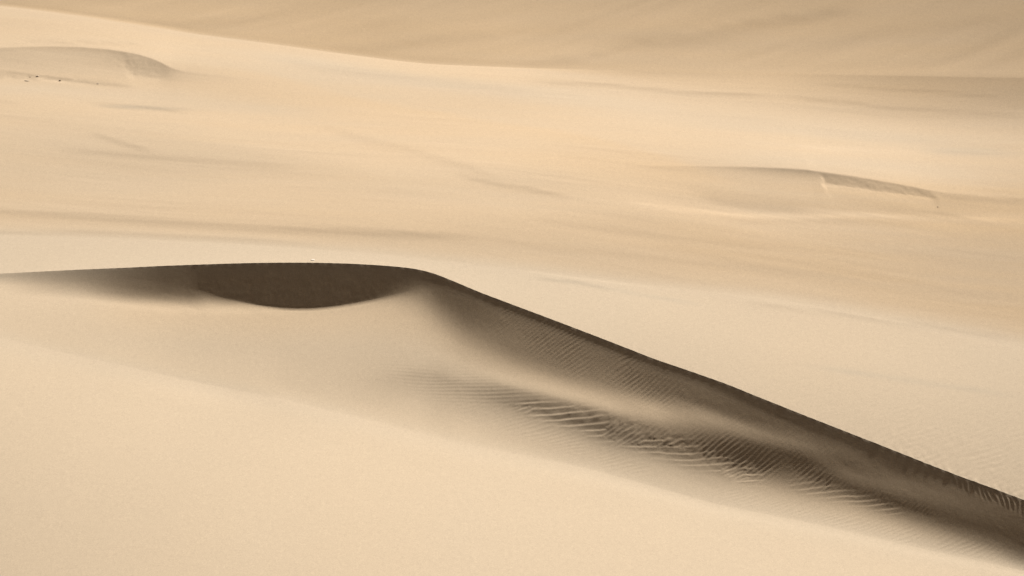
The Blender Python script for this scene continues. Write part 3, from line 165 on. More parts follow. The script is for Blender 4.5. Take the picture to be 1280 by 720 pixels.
[-32,0,-1,0,0,0,0,1,0,2,0,0,-1,-1,-7,-21,-3,23,15,12,0,-3,1,6,7,2,1,2,2,0,-1,-2,0,-1,0,-1,0,0,-2,-1,-2,-1,-2,-3,-1,-2,0,1,1,2,1,2,2,2,2,2,3,1,3,2,2,3,2,1,3,2,2,2,2,1,2,0,1,1,0,0,0,1,-1,0,0,0,0,1,0,0,1,1,0,1,1,1,1,1,0,0,0,0,0,0,-1,-1,-1,-2,0,-2,-1,-1,0,-1,0,0,0,0,0,1,0,0,1,-1,0,0,0,0,-1,-1,-1,-1,0,-1,0,0,0,0,0,0,-1,0,-2,-2,-1,-1,-1,-1,0,1,3,3,2,2,1,0,-1,-2,-2,-2,-3,-4,-2,-3,-1,-1,-2,-3,-2,-7,-9,-7,-6,-5,-6,-4,-4,-6,-5,-5,-5,-4,-4,-3,-2,-2,-2,-1,-2,-1,-1,0,-1],
[-37,0,1,-1,1,1,0,1,2,2,2,0,0,-1,-4,-1,13,7,3,4,1,-3,1,5,5,1,3,1,1,0,0,-1,-2,-1,-1,0,-1,-1,0,-2,-1,-3,-2,-2,-2,0,1,0,3,0,3,1,3,2,2,2,1,3,1,3,1,2,2,3,1,2,2,2,1,2,0,1,1,0,1,1,-1,0,1,0,-1,0,1,-1,1,0,1,1,1,1,1,1,1,-1,1,0,0,0,-1,-1,0,-2,-1,-1,-2,-1,-1,-1,-1,0,-1,0,0,0,1,0,0,1,0,0,0,0,0,-1,0,-2,0,0,-2,0,1,-1,0,1,0,0,1,-1,0,1,1,1,0,1,2,2,1,1,-1,-2,-3,-4,-4,-3,-3,-3,-3,-1,-1,-1,-1,-1,-2,-1,-3,-8,-10,-6,-5,-6,-5,-3,-4,-6,-4,-5,-5,-4,-2,-3,-3,-2,-2,-2,-1,-1,-1,-1,-1],
[-40,0,0,1,1,0,2,2,1,3,3,2,1,-1,-3,8,11,4,3,4,-1,-3,0,5,4,2,1,1,1,0,-2,-1,-2,-2,0,-1,-1,-1,-1,0,-2,-2,-3,-2,-1,1,1,2,1,2,2,2,1,2,2,2,3,1,2,2,2,1,2,2,2,2,2,1,1,1,1,1,0,1,0,-1,1,0,0,-1,1,0,0,1,0,1,1,0,1,1,1,1,0,1,-1,1,-1,0,-1,-1,-2,-1,-1,-2,-2,-1,-1,-1,-1,0,0,0,0,1,0,0,1,0,-1,1,-1,1,-1,0,-1,0,-1,-1,0,0,-1,1,0,1,0,2,2,3,3,2,0,-1,-1,-1,-2,-2,-2,-3,-3,-3,-3,-2,-3,-2,-2,-1,0,-1,-1,1,-2,-1,-1,-3,-3,-10,-10,-4,-5,-7,-4,-4,-5,-5,-5,-5,-4,-4,-4,-3,-3,-2,-2,-1,-2,-1,-1,-2,0],
[-44,0,1,1,1,2,2,1,3,3,4,3,1,0,-1,9,10,4,2,2,-2,-3,2,4,4,0,2,2,0,0,-1,-3,-1,-1,-1,0,0,-1,-1,-2,-1,-2,-3,-3,1,1,2,2,1,2,1,3,2,2,1,2,2,2,2,1,2,2,1,2,2,2,1,1,1,1,0,0,1,0,0,1,0,0,-1,1,0,0,0,0,1,1,0,1,2,0,1,0,1,0,0,-1,0,-1,-1,-1,-2,-1,-3,-1,-1,-2,-1,-1,0,-1,0,0,0,0,0,1,0,0,1,-1,1,-1,0,-1,0,-1,0,-1,1,-1,1,1,0,0,2,1,2,1,2,0,0,0,-1,-2,-4,-3,-2,-3,-2,-2,-2,-2,-1,-2,0,-1,-1,0,0,-1,0,-3,-3,-2,-3,-11,-9,-5,-6,-7,-4,-4,-6,-6,-5,-5,-5,-4,-4,-3,-3,-3,-1,-3,-1,-2,-1,-1,-1],
[-45,1,1,2,1,1,2,3,2,2,4,2,2,-1,2,9,8,4,2,2,-2,-2,2,5,3,2,0,1,1,-1,-1,-2,-2,0,-1,-1,-1,-2,-1,-1,-3,-3,-1,1,2,3,1,2,1,3,2,1,2,2,2,1,1,2,2,1,2,1,1,1,2,2,2,1,1,0,0,1,0,0,0,0,0,0,0,0,0,1,0,1,0,0,2,1,0,2,0,1,0,0,-1,0,-1,-2,-1,-2,-1,-2,-2,-2,-2,-1,-2,0,-1,0,0,0,0,0,1,0,0,0,0,0,0,0,0,-1,-1,0,0,1,-1,1,1,0,1,0,1,0,0,1,-1,-1,-1,-3,-2,-3,-1,-1,-2,0,-1,-1,0,-1,-2,0,-2,0,0,0,-1,-1,-2,-2,-2,-4,-3,-12,-10,-4,-6,-6,-5,-6,-6,-7,-5,-7,-4,-5,-4,-4,-3,-2,-4,-1,-3,-1,-2,-1,-2],
[-43,2,1,1,1,2,1,2,2,2,2,2,1,1,4,8,7,3,4,2,-4,-1,5,4,1,1,1,1,-1,-3,-4,-2,-2,-1,0,-2,-3,-3,-5,-5,-3,3,7,8,4,2,2,1,3,1,2,2,2,1,2,2,2,1,1,2,1,1,1,-1,0,3,3,1,1,0,1,0,0,0,1,-1,0,0,0,0,0,0,1,0,1,2,0,1,1,0,1,0,0,0,0,-2,-1,-1,-2,-2,-2,-3,-1,-3,-1,-2,0,-1,0,-1,0,-1,1,0,0,0,1,0,0,0,0,0,-1,1,0,-1,0,0,1,1,0,1,0,2,-1,0,-1,-2,-2,-2,-2,-1,-2,-1,-1,0,0,-1,0,0,-1,-1,0,-2,0,-1,0,-1,-1,-2,-2,-2,-4,-3,-5,-13,-7,-4,-8,-6,-5,-6,-7,-7,-7,-6,-6,-5,-5,-4,-3,-4,-2,-4,-1,-3,-2,-1,-1],
[-37,0,1,0,2,1,1,1,1,1,2,2,1,1,4,9,6,4,3,2,-3,0,4,4,0,-4,-5,-6,-4,-6,-7,-9,-8,-7,-7,-3,-2,1,4,10,16,14,10,6,3,1,2,1,1,2,2,2,2,2,1,2,1,2,1,1,1,1,1,-1,-1,-2,4,5,2,0,0,0,0,0,-1,1,0,-1,1,0,1,0,0,1,1,0,1,1,1,1,0,0,0,-1,-1,-1,-1,-2,-2,-3,-2,-2,-3,-1,-2,-1,-1,-1,-1,0,-1,1,-1,1,0,0,0,0,0,1,0,-1,1,-1,0,1,0,1,0,1,1,0,1,0,0,0,-2,-2,-2,-3,-2,-1,-1,-1,0,0,1,0,-1,0,-1,-1,-1,-1,0,0,-2,-1,-1,-3,-3,-3,-3,-4,-5,-13,-6,-5,-8,-7,-6,-6,-8,-8,-8,-6,-7,-5,-5,-5,-4,-4,-4,-2,-3,-2,-2,-2,-2],
[-35,0,1,1,0,1,1,0,1,2,0,2,1,2,7,7,6,1,5,1,-5,3,5,3,-1,-5,-10,-13,-14,-7,0,4,6,6,6,4,6,5,5,5,1,0,0,-1,1,1,1,1,2,2,1,2,2,1,2,1,2,1,2,1,2,1,0,0,-2,-3,-2,4,6,3,0,0,0,0,1,-1,0,1,-1,1,0,0,1,1,0,2,1,1,0,0,0,0,0,-1,-1,-2,-2,-2,-2,-2,-3,-3,-2,-2,-2,-1,-1,-1,0,0,0,-1,0,0,0,1,-1,1,0,0,0,1,-1,0,1,0,1,0,2,0,1,1,1,0,0,-2,-2,-2,-3,-1,-2,-2,-1,0,0,0,-1,0,1,0,0,-1,-1,0,-1,-2,0,-2,-3,-2,-3,-3,-4,-5,-5,-14,-6,-5,-9,-6,-6,-8,-7,-11,-7,-9,-6,-7,-5,-5,-5,-4,-3,-3,-3,-3,-2,-2,-2],
[-33,1,0,1,0,0,1,1,0,0,1,1,1,3,6,8,3,2,3,0,-2,5,5,3,-2,-2,-2,0,0,2,0,2,1,2,1,1,0,1,2,-1,-2,-1,-3,0,-1,1,1,2,1,2,2,2,1,2,2,1,1,2,1,2,1,0,1,1,-1,-2,-5,-3,4,7,4,2,1,0,-1,0,0,0,1,-1,1,1,0,1,2,0,1,0,1,1,0,0,-2,-1,-1,-1,-3,-3,-3,-3,-3,-2,-2,-2,-1,-1,-1,-1,-1,-1,0,0,0,-1,1,0,1,-1,1,0,0,0,1,0,0,1,1,1,0,1,0,0,0,-1,-1,-2,-1,-3,-2,-2,-1,-2,-1,1,1,0,1,0,1,0,0,0,-2,0,-1,-1,-2,-2,-3,-4,-3,-4,-4,-6,-7,-13,-3,-8,-8,-6,-6,-9,-7,-13,-8,-7,-8,-6,-7,-5,-4,-4,-4,-3,-4,-2,-3,-3,-2],
[-31,0,0,0,1,0,0,0,1,0,-1,1,1,4,6,6,3,0,-18,-3,23,7,4,2,-1,0,2,1,2,0,2,0,2,0,0,1,1,0,-1,-1,-1,-3,-1,-1,0,1,1,1,2,2,2,1,2,2,1,2,2,1,2,1,0,2,0,0,1,-1,-3,-7,-4,3,8,5,3,2,0,1,0,0,0,1,-1,1,2,0,1,1,1,1,0,-1,0,0,-1,-1,-2,-2,-3,-2,-3,-3,-3,-2,-3,-2,-2,-1,-1,0,-1,0,-1,0,-1,0,-1,0,0,1,0,0,0,0,-1,1,0,1,0,0,1,0,0,0,-1,-1,-1,-1,-3,-1,-2,-1,-2,0,1,0,1,1,0,2,-1,1,-1,-1,-1,-2,-1,-1,-3,-3,-4,-3,-3,-3,-5,-6,-8,-10,-2,-8,-9,-6,-7,-8,-7,-15,-8,-10,-8,-7,-6,-4,-2,-1,1,2,4,4,4,5,5],
[-31,1,0,0,0,0,0,0,0,0,0,0,2,3,6,5,3,-1,-2,2,4,6,4,1,-2,1,1,2,2,1,1,2,0,1,1,0,-1,1,0,-2,-2,-2,-1,0,0,1,1,2,2,2,2,2,2,1,2,2,2,2,1,1,1,1,0,1,1,0,-2,-3,-7,-6,-2,3,6,6,7,3,1,0,0,0,2,1,0,1,0,1,1,0,0,1,-1,-1,0,-2,-2,-3,-2,-4,-3,-3,-3,-3,-2,-1,-2,-1,-1,-1,0,-2,0,-1,1,-1,0,0,-1,0,0,0,-1,-1,0,0,0,0,1,1,-1,0,0,-1,-1,-1,-1,-2,-1,-2,-1,-1,-1,0,0,2,0,0,1,0,2,-1,0,-3,-1,-1,-2,-1,-3,-4,-2,-3,-3,-4,-6,-8,-5,-8,-2,-9,-7,-6,-10,-14,-12,1,0,4,5,8,11,10,8,8,5,4,3,2,2,1,1],
[-31,-1,0,0,0,1,-1,1,-1,1,-1,1,1,4,6,4,1,-1,5,3,-1,4,2,1,0,0,2,2,1,2,1,1,1,0,1,0,0,0,-1,-1,-2,-1,-1,0,1,1,3,2,2,2,2,2,2,2,2,1,2,1,2,1,1,0,2,0,0,1,1,-2,-4,-5,-5,-3,-1,3,5,7,6,3,2,1,0,0,1,1,1,1,0,0,0,0,-1,-1,-1,-2,-2,-3,-4,-3,-4,-3,-3,-2,-2,-2,0,-2,-1,-1,-1,1,-1,-1,-1,0,-1,-1,1,-1,-1,-1,0,-1,0,0,1,0,-1,0,0,0,-2,-1,-2,0,-3,-1,-2,-1,-1,-1,0,1,1,0,0,2,1,1,-1,0,-1,-1,-2,-1,-1,-4,-2,-4,-3,-1,-3,-5,-8,-7,-5,-5,0,-10,-10,-25,-28,-7,4,24,11,8,6,4,2,1,0,0,1,0,0,0,0,-1,-1],
[-35,1,0,0,0,0,1,-1,2,0,1,-1,2,4,5,3,0,1,4,1,0,3,2,0,0,2,1,1,2,1,2,1,1,1,-1,0,1,-1,-1,-1,-1,-1,0,0,2,2,2,2,3,2,2,3,2,2,2,2,1,2,0,2,1,1,0,1,1,0,0,1,0,-3,-4,-3,-4,-3,-3,1,6,9,7,3,1,1,1,1,0,0,0,1,-1,-1,0,-1,-3,-1,-4,-3,-3,-4,-3,-3,-3,-2,-2,-1,-2,0,-1,-1,-1,-1,-1,0,-1,-1,0,-1,-1,-1,0,-2,-1,0,0,-1,0,0,0,0,-1,-2,-2,-2,-1,-2,0,-2,-2,-1,0,-2,1,0,1,0,2,1,1,1,1,-1,-3,-1,-1,-1,-2,-2,-5,-2,-2,-2,-3,-7,-7,-6,-5,-4,-12,-17,-17,-13,2,3,5,5,2,1,1,0,-2,-1,-2,-1,-2,-2,-1,-2,-1,-1,0],
[-38,-1,0,0,0,0,1,1,0,1,1,1,2,4,4,3,1,0,4,1,1,2,2,0,1,0,2,1,1,3,1,1,0,0,0,0,0,-1,0,-1,-1,0,0,2,1,3,2,3,2,3,3,1,3,2,1,2,2,1,2,1,1,0,0,1,1,1,1,1,0,0,-1,-3,-2,-4,-4,-3,-3,2,7,10,6,2,1,1,0,0,0,-1,1,-1,-2,-1,-2,-4,-2,-4,-4,-3,-4,-3,-2,-3,-1,-2,-1,-1,-1,0,-1,-1,0,-1,-1,-1,-1,-1,-2,0,-2,-1,-1,-1,0,0,-1,-1,0,-2,-1,-2,-2,-2,-1,-2,-2,-2,0,-1,-1,0,0,2,0,1,1,2,2,0,-1,-1,-1,-2,-1,-2,-2,-3,-4,-2,0,-1,-6,-8,-7,-6,-8,-22,-19,-1,2,4,3,-1,1,-5,-3,-2,-3,-2,-2,-2,-1,-2,-1,-1,-1,-1,-1,0,-1],
[-46,1,0,1,1,1,0,1,1,2,3,0,3,4,3,1,0,2,3,0,0,3,2,-1,1,2,0,2,2,2,1,1,0,-1,1,0,0,0,-1,0,-1,-1,1,2,3,3,2,3,3,2,3,3,2,2,3,1,1,2,1,0,1,1,1,0,0,1,1,1,1,1,0,0,-2,-2,-2,-4,-3,-5,-1,5,10,8,3,0,1,0,-1,0,-1,-2,0,-3,-2,-3,-4,-4,-4,-4,-3,-3,-2,-1,-1,-2,0,-2,0,-2,0,-1,-1,-1,-1,-1,-2,-1,-1,-2,-2,-1,-1,-1,-2,0,-1,0,-1,-2,-3,-2,-2,-3,-2,-2,-2,0,-1,-1,0,0,1,0,1,1,3,1,1,0,0,-2,-2,-2,-1,-1,-4,-4,-3,-6,-6,-10,-12,-13,-11,-9,-3,6,9,2,-1,-1,-2,-3,-4,-3,-4,-3,-2,-3,-2,-2,-1,-1,-1,0,-1,0,-1,-1,0],
[-50,0,2,0,0,1,1,2,2,2,2,3,2,3,3,1,0,1,3,0,1,2,0,1,1,0,2,2,2,1,2,-1,-1,1,-1,1,0,0,0,-1,0,1,2,2,3,2,4,3,2,3,2,3,2,3,2,2,1,1,1,1,0,1,0,1,1,1,1,1,1,1,1,-1,1,-1,-1,-2,-3,-3,-5,-4,2,9,9,4,1,-1,0,-1,-1,-1,-2,-2,-3,-3,-5,-4,-3,-4,-3,-2,-2,-2,-2,0,-2,0,-2,0,-1,-1,-1,-1,-1,-1,-2,-2,-2,-3,-1,-2,-2,0,-1,-1,-1,-1,-3,-2,-2,-4,-3,-2,-3,-1,-1,-2,-1,0,-1,1,0,1,1,3,1,2,1,-1,-2,-1,-2,-1,-2,-2,-3,-4,-6,-12,-18,-14,-7,-1,0,2,4,13,2,-2,-6,-3,-3,-3,-3,-4,-4,-4,-2,-3,-1,-2,-2,-1,-2,-1,-1,-2,0,-1,-2],
[-53,1,0,1,2,0,2,1,2,2,2,3,3,3,2,0,1,2,1,0,1,2,1,-1,2,0,1,2,4,2,-1,-2,0,-1,1,0,0,1,0,0,0,1,2,3,3,3,3,2,4,2,3,2,3,2,2,2,2,1,1,1,1,0,1,1,0,1,1,2,1,1,0,1,-1,1,-1,0,-1,-3,-3,-5,-5,-1,6,10,6,1,0,-1,-2,-1,-2,-3,-4,-4,-3,-4,-5,-2,-3,-2,-2,-2,-1,-1,-1,-1,0,-2,-1,-1,-1,-1,-1,-2,-2,-3,-2,-2,-3,-1,-2,-2,-1,-1,-1,-2,-2,-4,-4,-3,-3,-3,-2,-2,-2,0,0,-1,0,-1,1,0,2,2,3,1,0,0,-2,-2,-2,-1,-1,-3,-4,-5,-7,-9,-8,-5,-3,-1,0,2,3,7,-1,-5,-6,-2,-4,-2,-6,-4,-5,-4,-5,-3,-4,-4,-2,-4,-2,-3,-2,-2,-2,-2,-1],
[-56,0,1,1,1,2,1,2,2,3,3,3,3,3,1,1,0,2,1,1,1,1,0,1,-1,1,-1,0,8,4,-5,-2,1,-1,0,0,1,0,0,-2,1,2,2,3,3,3,2,3,2,3,2,3,2,2,2,3,2,1,2,1,1,1,1,1,2,1,2,1,1,1,1,0,1,-1,1,-1,0,0,-2,-2,-5,-6,-3,3,9,7,1,-1,0,-2,-3,-3,-3,-5,-5,-4,-2,-4,-2,-3,-1,-1,-1,-2,0,-1,-2,0,-1,-1,-1,-2,-2,-2,-3,-2,-3,-2,-3,-2,-2,-2,-1,-2,-2,-3,-4,-3,-4,-4,-4,-2,-2,-2,0,-1,0,-1,-1,0,-1,0,2,3,2,1,0,-1,-1,-2,-1,-2,-1,-3,-3,-6,-7,-3,-1,-2,-1,-2,-1,3,5,7,-1,-5,-5,-4,-6,-4,-9,-8,-7,-7,-6,-6,-5,-3,-5,-3,-3,-3,-2,-1,-2,-1,-1],
[-58,1,0,2,0,2,2,2,2,2,3,4,3,3,2,0,1,3,1,-1,2,0,0,-1,1,0,-3,-10,-16,8,20,8,-4,-2,2,0,0,0,-2,0,0,2,3,3,2,3,2,2,3,2,2,2,2,3,2,2,2,3,1,2,1,1,2,1,1,2,2,2,2,1,1,0,1,0,0,1,-1,1,0,-1,-2,-4,-7,-5,-1,9,8,2,-2,-1,-2,-4,-5,-4,-4,-4,-4,-2,-3,-1,-2,-1,-1,-1,-1,-1,-1,-1,-2,-1,-1,-1,-2,-3,-3,-3,-3,-4,-2,-3,-2,-1,-2,-2,-2,-4,-4,-5,-4,-3,-3,-3,-1,-1,-1,0,-1,-1,-1,-2,-2,-1,1,1,1,1,0,-1,-1,-1,0,0,-2,-2,-3,-5,-3,-1,1,1,-1,0,5,6,8,10,-4,-8,-8,-9,-8,-8,-9,-8,-7,-6,-5,-4,-3,-4,-1,-2,-1,0,-1,-1,0,0,0],
[-58,1,1,0,2,1,2,1,3,2,3,4,3,3,1,1,2,1,1,1,0,0,0,0,-1,-2,-2,-1,-5,-18,-10,10,21,12,-3,-2,2,-2,-2,0,2,2,3,1,3,2,2,2,1,2,3,2,2,2,2,3,2,2,2,1,3,1,1,2,3,3,2,2,2,0,1,2,0,1,1,-1,1,0,1,-1,0,-3,-4,-7,-7,-4,5,11,4,-2,-4,-4,-5,-5,-4,-3,-3,-3,-2,-1,-1,-1,-2,0,-1,-1,-1,-1,-1,-1,-1,-2,-2,-3,-3,-4,-3,-3,-2,-3,-3,-3,-1,-1,-3,-4,-5,-4,-3,-3,-2,-2,-2,-1,0,-1,-2,-1,-2,-4,-4,-2,-2,-1,0,-1,-1,0,-2,-1,1,1,0,-1,-2,-3,-2,0,3,3,4,7,10,12,8,-1,-9,-14,-11,-9,-7,-7,-6,-6,-5,-4,-3,-2,-2,0,-1,0,0,-1,1,0,0,1,0],
[-57,1,1,1,2,1,1,2,1,3,2,3,4,2,1,1,2,2,1,1,0,0,-1,-1,-2,-1,0,1,2,-4,-12,-14,-12,7,22,15,0,-6,-2,1,1,3,2,3,1,1,2,3,2,1,1,2,2,2,3,1,3,3,2,3,1,2,2,3,2,3,3,2,2,2,1,1,1,1,0,1,-1,1,0,1,-2,-1,-2,-4,-6,-8,-6,0,10,5,-3,-5,-5,-5,-4,-3,-3,-2,-1,-2,-1,-1,0,-1,-1,0,-1,-2,0,-1,-2,-1,-3,-3,-3,-3,-4,-2,-3,-3,-3,-3,-2,-3,-2,-4,-3,-4,-3,-3,-2,-1,-1,-1,-2,-1,-2,-2,-3,-2,-2,-1,-2,-3,-4,-3,-4,-4,-3,-1,-1,0,1,-1,-3,-2,-1,6,10,17,23,22,10,-7,-15,-19,-8,-12,-8,-7,-5,-4,-4,-3,-2,-2,-1,-1,-1,0,-1,0,0,0,-1,1,0,0,-1],
[-53,0,1,1,0,2,1,1,2,1,2,3,4,2,1,2,1,2,1,1,0,-1,-1,-2,-2,-1,1,2,0,-1,0,-6,-8,-13,-15,-3,17,18,4,0,3,2,1,1,2,2,2,0,2,2,2,1,1,2,2,3,2,3,3,2,2,2,3,3,4,3,3,2,2,2,2,1,1,1,1,0,1,0,-1,0,0,-1,-2,-2,-4,-7,-7,-7,-4,5,5,-3,-6,-4,-4,-2,-2,-2,-1,0,-1,-1,-1,1,-1,-2,0,0,-1,-2,-1,-2,-3,-3,-4,-2,-3,-2,-3,-4,-5,-4,-5,-2,-3,-2,-4,-2,-2,-2,-1,-2,-1,-2,-2,-3,-2,-3,-2,-1,2,2,1,-1,-3,-3,-5,-5,-4,-2,1,3,4,6,5,8,11,8,5,-1,-6,-9,-9,-4,0,-2,-9,-9,-5,-2,0,-3,-2,-2,-3,-1,-2,-1,0,-1,0,0,-1,1,0,-1,0,-1,1],
[-51,1,1,0,1,0,1,2,1,1,2,1,3,3,2,1,2,2,1,1,0,-1,-2,-3,-2,0,1,1,0,-1,-2,0,0,-5,-8,-8,-11,3,13,9,3,2,1,1,1,1,1,2,0,2,0,2,2,1,2,3,4,3,4,1,2,3,3,4,4,3,3,3,2,2,2,2,2,2,0,1,0,0,0,-1,-1,-1,-1,-2,-4,-3,-5,-7,-9,-8,1,3,-3,-3,-2,-4,-2,0,1,-2,-1,0,2,-2,0,0,-1,-1,0,0,-2,-3,-2,-3,-3,-4,-2,-3,-3,-4,-7,-9,-6,-5,-2,-3,-2,-2,-2,-1,-1,0,-2,-2,-4,-2,0,1,2,4,5,4,3,0,1,-1,0,1,6,6,5,2,-1,-6,-7,-6,-4,0,-1,-2,-4,-5,-3,-1,-1,-5,-7,-3,-2,-2,-1,-2,-2,-2,-1,-2,-1,-1,0,-1,0,-1,1,-1,0,0,0,1,0],
[-48,1,0,1,0,1,1,0,1,1,1,2,2,1,2,1,3,1,1,0,0,-1,-2,-2,-5,0,0,-1,-1,-1,0,-1,-2,-1,0,1,-3,-4,-1,1,0,-1,0,0,1,0,0,1,1,1,2,1,2,3,3,3,2,3,4,7,7,7,6,3,3,3,2,2,2,2,2,3,1,2,1,1,1,0,0,-1,-1,-1,-2,-3,-2,-5,-6,-2,-7,-9,-8,-4,2,1,-2,-3,-1,1,0,-1,0,1,0,1,-1,0,0,1,-2,-1,-1,-1,-3,-4,-3,-2,-3,-3,-4,-6,-10,-11,-11,-7,-5,-3,-2,-1,-2,0,-1,-1,-2,-3,-1,2,4,7,7,9,6,6,5,5,6,10,13,10,-2,-10,-13,-13,-14,-13,-5,2,5,2,-1,-3,-5,-5,-3,-2,0,-6,-6,-4,-2,0,-2,-2,-2,-2,-1,-2,0,0,-1,0,-1,1,-1,0,0,0,0,0,0],
[-45,0,0,1,1,0,0,1,0,1,0,1,2,2,1,2,1,1,1,0,0,-2,-2,-5,-14,-8,-8,-5,-3,-1,-2,0,0,0,2,1,2,0,-1,1,2,3,3,4,2,3,4,2,3,2,3,1,2,1,1,1,2,4,7,8,8,7,4,4,3,1,1,2,2,2,1,1,2,1,2,1,1,-1,0,-1,-1,-2,-2,-2,-4,-7,-13,-13,2,4,-5,-8,1,0,-3,-2,3,1,-1,-1,2,2,1,-2,1,1,0,0,0,0,-2,-2,-3,-3,-2,-4,-2,-4,-5,-7,-5,-9,-15,-15,-13,-5,-1,-2,1,-1,1,0,-1,-2,1,7,11,11,15,12,9,16,20,8,-8,-14,-15,-15,-10,-7,-7,-6,-5,1,5,4,1,0,-2,-4,-4,-4,-2,-1,-2,-6,-5,-2,-1,-1,0,-2,-2,-1,-2,0,-2,0,0,0,0,-1,1,0,0,0,0,0,0],
[-43,0,0,0,0,1,0,0,1,0,0,1,1,1,1,2,1,1,0,1,-1,-1,-3,-6,-11,-4,-3,-2,-1,0,1,0,0,2,2,2,2,0,0,2,4,2,4,2,4,3,2,3,3,2,1,3,1,2,2,1,2,3,2,3,3,3,3,2,1,1,2,1,1,1,1,1,2,0,2,1,0,0,-1,-1,-1,-2,-2,-4,-4,-6,-6,-13,-25,-18,3,13,2,1,3,7,4,1,-4,1,3,2,-1,1,0,1,1,0,0,-1,0,-3,-3,-2,-4,-2,-4,-3,-5,-5,-4,-3,-3,-11,-11,-8,-9,-6,-3,1,1,0,0,4,10,12,16,15,12,16,9,-12,-23,-16,-9,-10,-12,-9,-4,2,2,3,4,4,1,0,0,-1,-2,-3,-5,-2,-2,0,-2,-4,-4,-3,-1,0,-1,-2,0,-2,-1,-1,0,-1,0,0,0,0,-1,0,0,1,0,0,0],
[-43,0,1,0,0,0,0,1,-1,1,0,0,1,0,2,1,1,1,0,-1,0,-2,-2,-6,-4,1,0,1,0,0,-1,0,1,1,2,1,0,0,1,2,1,4,2,3,2,3,2,3,2,2,3,2,3,2,2,3,3,2,1,0,1,0,0,1,1,2,0,1,1,0,2,1,-1,2,0,1,0,1,-1,-1,-2,-1,-4,-3,-5,-4,-4,-5,-7,-10,-19,-21,-9,0,4,-3,-5,10,23,19,8,-1,-2,1,2,0,1,-1,1,-1,-3,-2,-3,-3,-2,-2,-2,-4,-5,-3,-2,-2,-1,2,1,-3,-1,1,0,0,1,5,10,12,8,0,-2,0,-10,-24,-20,-13,-10,-5,-1,1,3,3,4,0,1,-2,-2,-2,-1,-1,0,-2,-3,-4,-2,-2,0,-2,-1,-4,-3,-1,-1,1,-1,-1,-2,-1,-1,-1,0,-1,0,-1,0,0,1,0,0,-1,0,0,0],
[-42,0,0,0,0,0,1,-1,1,-1,1,-1,1,1,0,1,1,0,0,0,-2,-1,-4,-6,0,1,2,0,0,0,0,1,1,1,0,1,-1,1,2,1,3,2,3,3,2,3,4,2,2,3,3,3,3,3,2,2,3,0,1,1,-1,0,0,1,0,0,1,0,0,1,0,0,1,0,1,0,1,0,0,-1,-2,-2,-3,-3,-5,-3,-3,-4,-1,-4,-7,-7,-6,-8,-10,-7,-4,-7,-8,-4,9,23,21,11,3,0,-1,1,-1,-1,-1,-3,-2,-2,-1,-1,-2,-3,-3,-4,-1,1,2,3,1,1,4,5,8,10,9,4,-5,-10,-12,-12,-19,-23,-12,-2,1,3,3,1,0,-1,-2,-2,-3,-4,-4,-3,-2,-1,-1,-1,-1,-1,-2,-3,-2,-1,0,0,-2,-2,-3,-1,0,0,-1,-3,0,-2,0,-1,-1,0,-1,0,0,0,-1,0,0,1,0,0,0],
[-43,0,0,0,0,0,0,0,0,0,0,1,-1,1,1,0,1,0,-1,-1,0,-2,-5,-4,0,1,1,1,0,0,1,0,0,1,1,0,2,0,2,3,3,3,2,3,4,3,2,3,3,3,3,3,2,3,4,2,1,1,0,-1,-1,0,1,-1,0,0,0,0,0,0,0,0,0,0,0,1,1,-1,0,0,-1,-3,-2,-4,-3,-4,-3,-1,-3,-4,-3,-1,-2,-5,-2,1,4,-1,-3,-1,-2,-4,0,5,7,7,2,0,1,1,5,7,8,6,1,-6,-8,-8,-3,3,4,7,7,5,4,3,1,1,-4,-11,-17,-20,-19,-13,-6,-1,0,3,1,0,0,-1,-3,-4,-4,-5,-5,-4,-5,-2,-4,-2,-2,-2,0,0,0,-3,-2,-2,-1,0,-1,-1,-1,-2,-3,-1,1,0,-1,-2,-2,-1,-1,-1,-1,0,0,0,0,0,0,0,0,-1,0,0,1],
[-44,0,0,0,0,0,0,1,-1,1,-1,0,1,0,0,2,-1,-1,0,-1,0,-2,-4,-4,3,1,1,0,1,1,0,1,2,1,1,0,0,2,2,2,3,3,4,2,3,2,3,3,3,3,2,3,3,3,2,3,1,1,-1,-1,0,-1,0,0,-1,0,-1,-1,0,-1,-1,-1,-1,0,0,1,1,1,-1,-1,-1,-2,-3,-3,-3,-2,-2,-3,-2,-3,-2,-1,-2,-2,-1,3,2,2,3,4,1,-1,-2,-1,-2,-1,0,-1,-1,0,-1,2,2,3,4,4,3,3,1,-2,-3,-5,-5,-5,-3,-3,-2,-7,-11,-14,-11,-3,5,8,5,1,0,-2,-3,-2,-3,-3,-4,-5,-6,-4,-4,-4,-3,-4,-2,-3,-1,0,-1,0,-1,-2,-2,-1,-1,-1,0,-1,0,-3,-1,-1,0,0,-2,-2,-1,-1,-2,0,0,-1,-1,0,0,0,0,0,0,0,0,0,0],
[-45,1,0,0,0,0,0,-1,1,-1,1,0,-1,1,1,0,1,-1,-1,0,-1,-2,-4,0,3,1,2,1,0,0,2,1,1,1,1,1,0,2,2,3,2,3,2,4,2,3,3,2,3,2,3,2,3,2,3,1,1,0,0,0,0,0,-1,-1,1,-1,-1,0,-2,-1,-1,-1,-1,-1,-1,0,-1,0,0,-1,-1,-2,-3,-2,-2,-3,-1,-2,-3,-1,-2,-1,-2,0,1,2,2,2,2,2,2,-2,-2,-3,-2,-3,-2,-1,-2,-2,-1,-4,-2,-3,-3,-2,-2,-1,-1,1,1,1,0,0,-2,-2,-6,-8,-6,0,5,5,4,2,-1,-3,-3,-3,-2,-3,-3,-5,-4,-4,-4,-5,-3,-3,-4,-2,-2,-1,-1,-1,1,-1,-2,-1,-2,-1,0,0,-1,-1,-1,-1,-2,-1,1,-1,-2,-2,0,-2,0,-1,-1,-1,1,-1,0,0,-1,0,0,1,0,0,-1],
